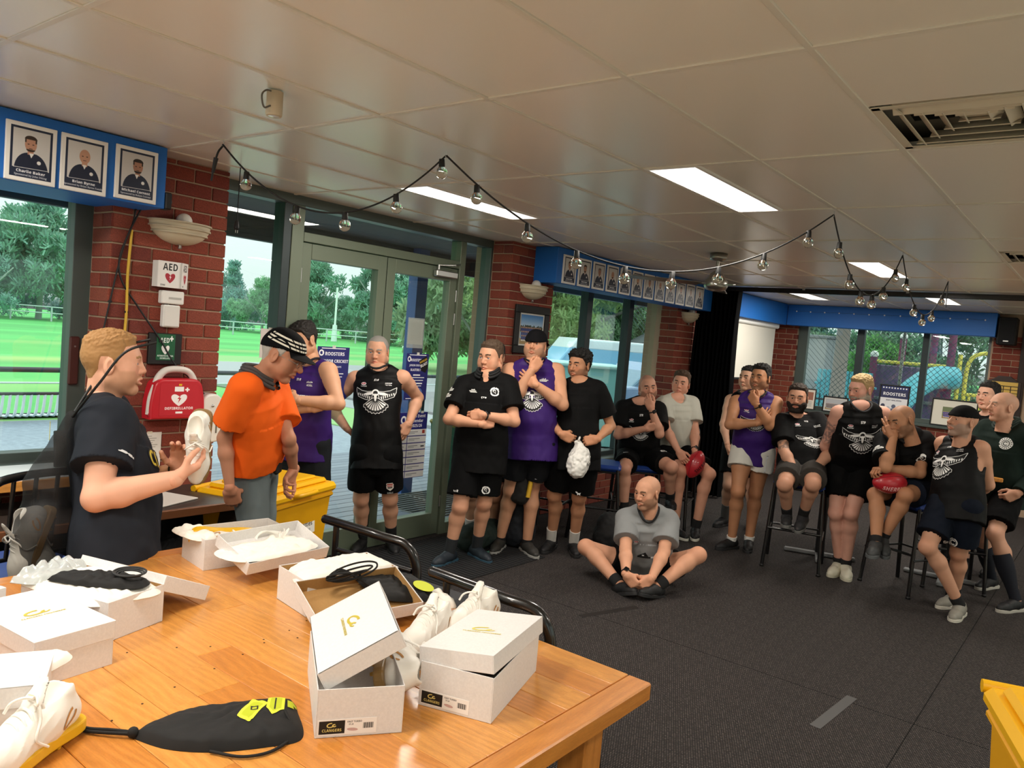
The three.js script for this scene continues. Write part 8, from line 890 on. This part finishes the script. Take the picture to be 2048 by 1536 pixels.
// dark sideboard below the defibrillator
{ const t = thing('sideboard', 'dark timber sideboard with open shelves below the near brick pier', 'sideboard', [1.84, 0, -4.06]); const mD = M(0x3c332e, 0.4), mE = M(0x7a4a28, 0.5); add(t, 'top', cb(1.36, 0.03, 0.52, 0.004), mD, [0, 0.735, 0]); add(t, 'edge_strip', cb(1.36, 0.045, 0.02, 0.003), mE, [0, 0.728, 0.27]); for (const s of [-1, 1]) add(t, 'side_panel', cb(0.025, 0.72, 0.5, 0.003), mD, [s * 0.66, 0.36, 0]); for (const y of [0.08, 0.42]) { add(t, 'shelf', cb(1.3, 0.022, 0.48, 0.003), mD, [0, y, 0]); add(t, 'edge_strip', cb(1.3, 0.03, 0.014, 0.002), mE, [0, y, 0.247]); } add(t, 'back_panel', cb(1.32, 0.7, 0.01), mBlack, [0, 0.36, -0.25]);
  const p = thing('paper_pad', 'white laminated sheet lying on the dark sideboard', 'paper', [2.12, 0.751, -4.0], 0.35); add(p, 'sheet', cb(0.34, 0.008, 0.24, 0.002), M(0xe8e4dc, 0.4), [0, 0.004, 0]); add(p, 'edge_binding', cb(0.34, 0.009, 0.012, 0.002), mGrey, [0, 0.0045, -0.115]);
  [[1.55, 0.431, 'brown'], [1.85, 0.431, 'grey'], [2.2, 0.431, 'black']].forEach(([x, y, c], i) => { const b = thing('storage_bag', `crumpled ${c} bag on the upper sideboard shelf`, 'bag', [x, y, -3.98]); cloth('', '', '', [[-0.12, -0.1], [0.11, -0.12], [0.13, 0.08], [-0.1, 0.11]], 0.11, M([0x4a3a2c, 0x56565a, 0x17171a][i], 0.8), null, 0, { parent: b, crease: 0.02, seed: i }); });
  [[1.6, 0.0915], [2.1, 0.0915]].forEach(([x, y], i) => { const b = thing('storage_bag', i ? 'dark sports bag on the bottom sideboard shelf' : 'grey folded cloth on the bottom sideboard shelf', 'bag', [x, y, -3.98]); cloth('', '', '', [[-0.14, -0.1], [0.13, -0.1], [0.15, 0.1], [-0.13, 0.11]], 0.13, M(i ? 0x141416 : 0x5d5852, 0.8), null, 0, { parent: b, crease: 0.02, seed: i + 5 }); }); }
// yellow bins
function bin(label, pos, ry, w, d, h, o = {}) { const t = thing('recycling_bin', label, 'bin', pos, ry), mY2 = M(0xf2b705, 0.4), mYb = M(0xeaa904, 0.45); const body = new THREE.CylinderGeometry(0.7071, 0.7071 * 0.8, 1, 4, 1); body.rotateY(Math.PI / 4); body.scale(w * 0.9, h - 0.09, d * 0.9); const bm = add(t, 'body', toCreasedNormals(body.toNonIndexed(), 0.3), mYb, [0, (h - 0.09) / 2, 0]); for (const [a, c2] of [[w * 0.9 + 0.03, d * 0.9 + 0.03]]) add(t, 'rim', cb(a, 0.035, c2, 0.012), mYb, [0, h - 0.1, 0]);
  const lid = add(t, 'lid', cb(w, 0.06, d, 0.02), mY2, [0, h - 0.055, 0]); add(lid, 'lid_panel', cb(w * 0.86, 0.035, d * 0.82, 0.016), mY2, [0, 0.04, 0]); add(lid, 'lid_rib', cb(w * 0.7, 0.022, d * 0.64, 0.01), mY2, [0, 0.062, 0]); add(lid, 'hand_grip', tube([[-w * 0.14, 0.0, d / 2 - 0.01], [-w * 0.12, 0.01, d / 2 + 0.025], [w * 0.12, 0.01, d / 2 + 0.025], [w * 0.14, 0.0, d / 2 - 0.01]], 0.014, 24, 8), mY2); add(lid, 'hinge_bar', rod([-w / 2, 0.02, -d / 2 - 0.01], [w / 2, 0.02, -d / 2 - 0.01], 0.02), mY2); for (const s of [-1, 1]) add(t, 'wheel', at(new THREE.CylinderGeometry(0.09, 0.09, 0.05, 20), s * w * 0.36, 0.09, -d * 0.42, 0, 0, Math.PI / 2), mBlack);
  if (o.front) sheet(t, 'label', 0.2, 0.1, 0.002, o.front, [0.08, h - 0.27, d * 0.43], [-0.06, 0, 0]); if (o.top) { const s = sheet(lid, 'lid_label', 0.2, 0.15, 0.002, o.top, [o.tx ?? 0, 0.0752, o.tz ?? 0], [-Math.PI / 2, 0, o.tr ?? 0]); } return t; }
bin('yellow-lidded recycling bin labelled Bottles under the elderly man\'s hand', [2.82, 0, -4.0], 0.32, 0.72, 0.5, 0.8, { front: CT(160, 80, (x) => { x.fillStyle = '#efece4'; x.fillRect(0, 0, 160, 80); x.fillStyle = '#222'; x.font = 'bold 30px sans-serif'; x.textAlign = 'center'; x.fillText('Bottles', 88, 42); x.font = '14px sans-serif'; x.fillText('& cans only', 88, 64); }) });
bin('yellow recycling bin cut off at the bottom right corner', [2.46, 0, 0.1], -1.25, 0.5, 0.56, 0.93, { top: CT(128, 96, (x) => { x.fillStyle = '#eceadf'; x.fillRect(0, 0, 128, 96); x.fillStyle = '#4f9a72'; x.beginPath(); x.ellipse(60, 16, 30, 9, 0, 0, 6.3); x.fill(); x.fillStyle = '#5a4a48'; x.font = 'bold 13px sans-serif'; x.textAlign = 'center'; x.fillText('RECYCLING', 60, 44); x.fillText('10c CONTAINERS', 64, 60); x.fillStyle = '#a8a49c'; x.fillRect(24, 68, 70, 4); x.fillRect(34, 78, 40, 4); }), tx: -0.05, tz: -0.06, tr: 1.57 });
// entrance mat and floor tape
{ const t = thing('door_mat', 'black ribbed entrance mat inside the glass doors', 'mat', [4.35, 0.001, -4.05], 0), mm = M(0x141416, 0.9); add(t, 'backing', cb(1.75, 0.008, 0.95, 0.003), mm, [0, 0.004, 0]); for (let i = 0; i < 42; i++) add(t, 'rib', cb(0.016, 0.006, 0.93, 0.002), M(0x1d1d20, 0.95), [-0.85 + i * 0.0415, 0.01, 0]); }
{ const t = thing('floor_tape', 'strip of grey gaffer tape stuck on the carpet', 'tape', [4.22, 0.001, -0.99], Math.PI / 2 - 0.08); add(t, 'strip', cb(0.055, 0.0012, 0.52, 0.0004), M(0x3f3e3e, 0.5), [0, 0.0006, 0]); const u = thing('floor_tape', 'strip of dark tape on the carpet left of the cross-legged man', 'tape', [4.55, 0.001, -2.55], 1.25); add(u, 'strip', cb(0.05, 0.0012, 0.5, 0.0004), M(0x1c1b1b, 0.5), [0, 0.0006, 0]); }
// bar table behind the seated bearded man
{ const t = thing('bar_table', 'pale timber bar table on a black pedestal behind the bearded man', 'table', [7.5, 0, -2.05], 0.3); add(t, 'top', cb(0.95, 0.035, 0.75, 0.006), woodMats[5], [0, 0.98, 0]); add(t, 'column', rod([0, 0.03, 0], [0, 0.96, 0], 0.04), mBlack); for (const a of [0, Math.PI / 2]) add(t, 'base_arm', cb(0.62, 0.03, 0.07, 0.008), mGrey, [0, 0.018, 0], [0, a, 0]); add(t, 'top_plate', cb(0.3, 0.012, 0.3), mBlack, [0, 0.956, 0]); }
{ const t = thing('bar_table', 'second pale bar table behind the beanie man', 'table', [7.7, 0, -1.05], 0.1); add(t, 'top', cb(0.8, 0.035, 0.7, 0.006), woodMats[5], [0, 0.98, 0]); add(t, 'column', rod([0, 0.03, 0], [0, 0.96, 0], 0.04), mBlack); for (const a of [0, Math.PI / 2]) add(t, 'base_arm', cb(0.62, 0.03, 0.07, 0.008), mGrey, [0, 0.018, 0], [0, a, 0]); add(t, 'top_plate', cb(0.3, 0.012, 0.3), mBlack, [0, 0.956, 0]); }
// folded trestle tables and stacked gear behind the hidden man
{ const t = thing('trestle_table', 'folded trestle table leaning by the black curtain', 'table', [9.75, 0, -3.85], 0.25); add(t, 'top', cb(0.05, 1.1, 0.7, 0.006), M(0x4a3a30, 0.6), [0, 0.56, 0], [0, 0, -0.1]); add(t, 'edge', cb(0.055, 1.1, 0.02, 0.003), M(0xb98f62, 0.5), [0, 0.56, 0.36], [0, 0, -0.1]); for (const z of [-0.25, 0.25]) add(t, 'leg', rod([0.08, 0.05, z], [0.02, 1.0, z], 0.014), mSteel); const u = thing('equipment_trolley', 'grey metal trolley below the projection screen', 'trolley', [10.3, 0, -3.95]); for (const y of [0.3, 0.75, 1.1]) add(u, 'shelf', cb(0.6, 0.03, 0.4, 0.006), M(0x8b8d8c, 0.4, { metalness: 0.5 }), [0, y, 0]); for (const [x, z] of [[-0.28, -0.18], [0.28, -0.18], [-0.28, 0.18], [0.28, 0.18]]) { add(u, 'post', rod([x, 0.08, z], [x, 1.3, z], 0.013), mSteel); add(u, 'caster', new THREE.SphereGeometry(0.04, 12, 8), mBlack, [x, 0.04, z]); } add(u, 'amplifier', cb(0.42, 0.12, 0.32, 0.01), mBlack, [0, 0.826, 0]); }
// bags against the wall
function softBag(name, label, pos, ry, P, mat) { const t = thing(name, label, 'bag', pos, ry); const F = field([{ p: P }], { disp: (x, y, z) => 0.012 * noise.noise(x * 11, y * 11, z * 11) + 0.006 * noise.noise(x * 26, y * 26, z * 26), clip: [(x, y, z) => 0.004 - y] }); const [lo, hi] = bounds(P, 0.05); lo.y = Math.max(lo.y, -0.02); add(t, 'body', polygonise(F, lo, hi, 0.014), mat); return t; }
{ const t = softBag('backpack', 'black and grey backpack slumped on the floor left of the cross-legged man', [5.98, 0, -3.42], 0.4, [cone(V(-0.13, 0.12, 0), V(0.16, 0.11, 0), 0.13, 0.12, 0.05), cone(V(-0.1, 0.24, -0.02), V(0.1, 0.22, 0), 0.09, 0.08, 0.06)], M(0x111113, 0.8)); add(t, 'side_panel', cb(0.22, 0.16, 0.02, 0.008), M(0x6f6d68, 0.7), [0.1, 0.2, 0.115], [-0.5, 0.2, -0.5]); for (let k = 0; k < 2; k++) add(t, 'strap', tube([[-0.18, 0.12, 0.12], [-0.15, 0.26, 0.12], [-0.02 + k * 0.06, 0.32, 0.08], [0.06 + k * 0.05, 0.24, 0.12], [0.04, 0.14, 0.13]], 0.012, 30, 6), M(k ? 0x9a9890 : 0x202022, 0.6)); }
{ const t = softBag('sports_bag', 'tall dark navy kit bag standing between two pairs of legs by the wall', [5.28, 0, -3.92], 0.2, [cone(V(0, 0.15, 0), V(0, 0.5, 0), 0.15, 0.12, 0.05)], M(0x0e141d, 0.8)); add(t, 'strap', tube([[-0.1, 0.2, 0.13], [-0.1, 0.55, 0.1], [0.0, 0.64, 0.06], [0.1, 0.55, 0.1], [0.1, 0.2, 0.13]], 0.012, 30, 6), mBlack); }
{ const t = softBag('sports_bag', 'dark green gym bag on the floor behind the tall man', [4.98, 0, -4.08], 0.1, [cone(V(-0.16, 0.11, 0), V(0.16, 0.11, 0), 0.12, 0.12, 0.05)], M(0x12241f, 0.8)); add(t, 'trim', tube([[-0.26, 0.02, 0.1], [0, 0.015, 0.16], [0.26, 0.02, 0.1]], 0.01, 20, 6), M(0x4f8a78, 0.6)); }
{ const t = softBag('sports_bag', 'black and yellow bag leaning behind the curly-haired man', [5.08, 0.35, -3.78], 0.1, [cone(V(0, 0.1, 0), V(0.03, 0.45, 0), 0.08, 0.06, 0.04)], M(0x141210, 0.8)); add(t, 'stripe', tube([[-0.02, 0.1, 0.085], [0.0, 0.25, 0.09], [0.035, 0.45, 0.07]], 0.02, 20, 8), M(0xd8ab28, 0.6)); t.position.y = 0.4; }
// ---- held things ----
function football(label, pos, dir, o = {}) { const t = thing('football', label, 'football', pos); const g = new THREE.SphereGeometry(1, 32, 24); const p = g.attributes.position; for (let i = 0; i < p.count; i++) { const y = p.getY(i), r = Math.pow(Math.max(0, 1 - y * y), 0.62), h = Math.hypot(p.getX(i), p.getZ(i)) || 1; p.setXYZ(i, p.getX(i) / h * r * 0.087, y * 0.142, p.getZ(i) / h * r * 0.087); } g.computeVertexNormals(); const up = V(...dir).normalize(); t.quaternion.setFromUnitVectors(V(0, 1, 0), up); const tex = CT(256, 256, (x, w, h) => { x.fillStyle = '#b3202c'; x.fillRect(0, 0, w, h); x.fillStyle = '#8d141f'; for (let i = 0; i < 4; i++) x.fillRect(i * 64, 0, 2, h); x.fillStyle = o.ink ?? '#f0c8c4'; x.save(); x.translate(o.tx ?? 70, 128); x.rotate(o.rot ?? -Math.PI / 2); x.textAlign = 'center'; x.font = 'bold 26px sans-serif'; x.fillText('SHERRIN', 0, -8); x.font = 'bold 15px sans-serif'; x.fillText('KANGAROO BRAND', 0, 18); x.restore(); }); add(t, 'leather', g, M(0xffffff, 0.35, { map: tex, clearcoat: 0.3 })); for (let k = 0; k < 4; k++) { const pts = []; for (let i = 0; i <= 16; i++) { const y = -0.985 + i / 16 * 1.97, a = k * Math.PI / 2 + 0.02, r = Math.pow(1 - y * y, 0.62) * 0.0875; pts.push([Math.cos(a) * r, y * 0.142, Math.sin(a) * r]); } add(t, 'seam', tube(pts, 0.0012, 30, 4), M(0x7d121b, 0.6)); } for (let k = 0; k < 6; k++) add(t, 'lace', rod([0.083, -0.03 + k * 0.012, -0.012], [0.083, -0.03 + k * 0.012, 0.012], 0.0028), mWhite); return t; }
{ const p = people.p9, m = p.RF.clone().add(p.LF).multiplyScalar(0.5).add(p.base); football('red football resting in the hands of the man in the pale t-shirt', [m.x, m.y - 0.0, m.z + 0.03], [0.35, 1, 0.2], { ink: '#1b0d0e', rot: -1.2 }); }
{ const p = people.p15, m = p.LF.clone().add(p.LW).multiplyScalar(0.5).add(p.base), d = p.LE.clone().sub(p.LF).setY(0).normalize(); football('red football on the thighs of the bald man in the polo', [m.x + d.x * 0.09, m.y - 0.105, m.z + d.z * 0.09], [d.x, 0.05, d.z]); }
{ const p = people.p7, m = p.RF.clone().add(p.LF).multiplyScalar(0.5).add(p.base); const P = [cone(V(0, 0.0, 0), V(0.0, -0.06, 0.02), 0.03, 0.07, 0.04), cone(V(-0.05, -0.15, 0.02), V(0.07, -0.13, 0.02), 0.085, 0.08, 0.05), cone(V(-0.09, -0.2, 0.02), V(-0.02, -0.2, 0.02), 0.06, 0.06, 0.04)]; const t = thing('plastic_bag', 'white printed plastic bag hanging from the clasped hands of the curly-haired man', 'bag', [m.x, m.y - 0.01, m.z + 0.01], 0.45); const F = field([{ p: P }], { disp: (x, y, z) => 0.014 * noise.noise(x * 16, y * 16, z * 16) + 0.008 * noise.noise(x * 38, y * 38, z * 38) }); const [lo, hi] = bounds(P, 0.03), g = polygonise(F, lo, hi, 0.008); add(t, 'body', g, M(0xe4e3de, 0.45)); const pm = print(256, 128, (x) => { x.fillStyle = '#55534f'; x.save(); x.rotate(-0.1); x.font = 'bold 30px sans-serif'; x.fillText('Rosemaria Bag', 14, 80); x.font = '22px sans-serif'; x.fillText('27', 110, 116); x.restore(); }); add(t, 'print', subset(g, (q, n) => n.z > 0.25 && q.x > -0.11 && q.x < 0.13 && q.y > -0.23 && q.y < -0.06, (q, n) => { q.addScaledVector(n, 0.0016); return [(q.x + 0.11) / 0.24, (q.y + 0.23) / 0.17]; }), pm); add(t, 'handle', tube([[0, 0.01, 0], [-0.02, 0.04, 0.01], [0.01, 0.05, 0.01], [0.02, 0.02, 0]], 0.008, 20, 6), M(0xe4e3de, 0.45)); }
{ // boot held up by the presenter, toe down, laces to the left
  const q = new THREE.Quaternion().setFromRotationMatrix(new THREE.Matrix4().makeBasis(V(0.55, -0.12, 0.83).normalize(), V(-0.72, 0.28, 0.52).normalize(), V(-0.28, -0.95, 0.05).normalize())); const mm = new THREE.Matrix4(), z = V(-0.1, -0.97, 0.12).normalize(), y = V(-0.62, 0.2, 0.7); y.addScaledVector(z, -y.dot(z)).normalize(); mm.makeBasis(y.clone().cross(z), y, z); q.setFromRotationMatrix(mm); const p = people.p1, m = p.RF.clone().add(p.LF).multiplyScalar(0.5).add(p.base); boot('white boot held upright in the hands of the presenter', [m.x + 0.035, m.y + 0.11, m.z + 0.02], q); }
{ // sheer drawstring bag on the presenter's back with a pair of boots inside
  const p = people.p1, b = p.base, k = p.fwd.clone().negate(); const c = p.P.clone().lerp(p.C, 0.3).add(b).addScaledVector(k, 0.2); const t = thing('mesh_bag', 'sheer black drawstring bag on the presenter\'s back with boots showing through', 'bag', [c.x, c.y, c.z], Math.atan2(k.x, k.z)); const P = [cone(V(0, 0.36, -0.04), V(0, 0.1, 0.02), 0.02, 0.09, 0.05), cone(V(-0.06, -0.05, 0.03), V(0.06, -0.05, 0.03), 0.1, 0.1, 0.06), cone(V(-0.05, -0.16, 0.05), V(0.05, -0.16, 0.05), 0.075, 0.075, 0.05)]; const F = field([{ p: P }], { disp: (x, y, z) => 0.006 * noise.noise(x * 18, y * 18, z * 18) }); const [lo, hi] = bounds(P, 0.03); add(t, 'sheer_fabric', polygonise(F, lo, hi, 0.01), M(0x101012, 0.7, { transparent: true, opacity: 0.62, side: THREE.DoubleSide }));
  add(t, 'cord', tube([[0.02, 0.36, -0.04], [0.12, 0.5, -0.12], [0.14, 0.62, -0.2], [0.12, 0.66, -0.3]], 0.005, 30, 6), mBlack); add(t, 'cord', tube([[-0.02, 0.36, -0.04], [-0.12, 0.5, -0.12], [-0.14, 0.62, -0.2], [-0.12, 0.66, -0.3]], 0.005, 30, 6), mBlack); add(t, 'tag', cb(0.012, 0.07, 0.002, 0.0005), M(0xd8d46a, 0.6), [-0.03, 0.3, 0.03]);
  const y0 = V(k.x, 0, k.z), sd = V(0, 1, 0).cross(k).normalize(); boot('grey-white boot standing in the sheer bag', [c.x + k.x * 0.03 + sd.x * 0.04, c.y - 0.06, c.z + k.z * 0.03 + sd.z * 0.04], [1.2, Math.atan2(k.x, k.z) + 0.6, 0.2], { grey: 1 }); boot('grey-white boot at the bottom of the sheer bag', [c.x + k.x * 0.06 - sd.x * 0.05, c.y - 0.14, c.z + k.z * 0.06 - sd.z * 0.05], [0.5, Math.atan2(k.x, k.z) + 1.9, 0.4], { grey: 1 }); }
{ const p = people.p2, w = p.P.clone().addScaledVector(p.e, 0.1), b = p.base; const t = thing('phone_pouch', 'black phone pouch on the elderly man\'s belt', 'pouch', [b.x + w.x + p.fwdH.x * 0.13 + p.shL.x * -0.02, w.y - 0.03, b.z + w.z + p.fwdH.z * 0.13 + p.shL.z * -0.02], Math.atan2(p.fwdH.x, p.fwdH.z)); add(t, 'pouch', cb(0.08, 0.14, 0.03, 0.01), mBlack); add(t, 'flap', cb(0.082, 0.05, 0.034, 0.008), mBlackGloss, [0, 0.045, 0]); }
scene.traverse((o) => { if (o.isLight) o.castShadow = true; });
renderer.render(scene, camera);
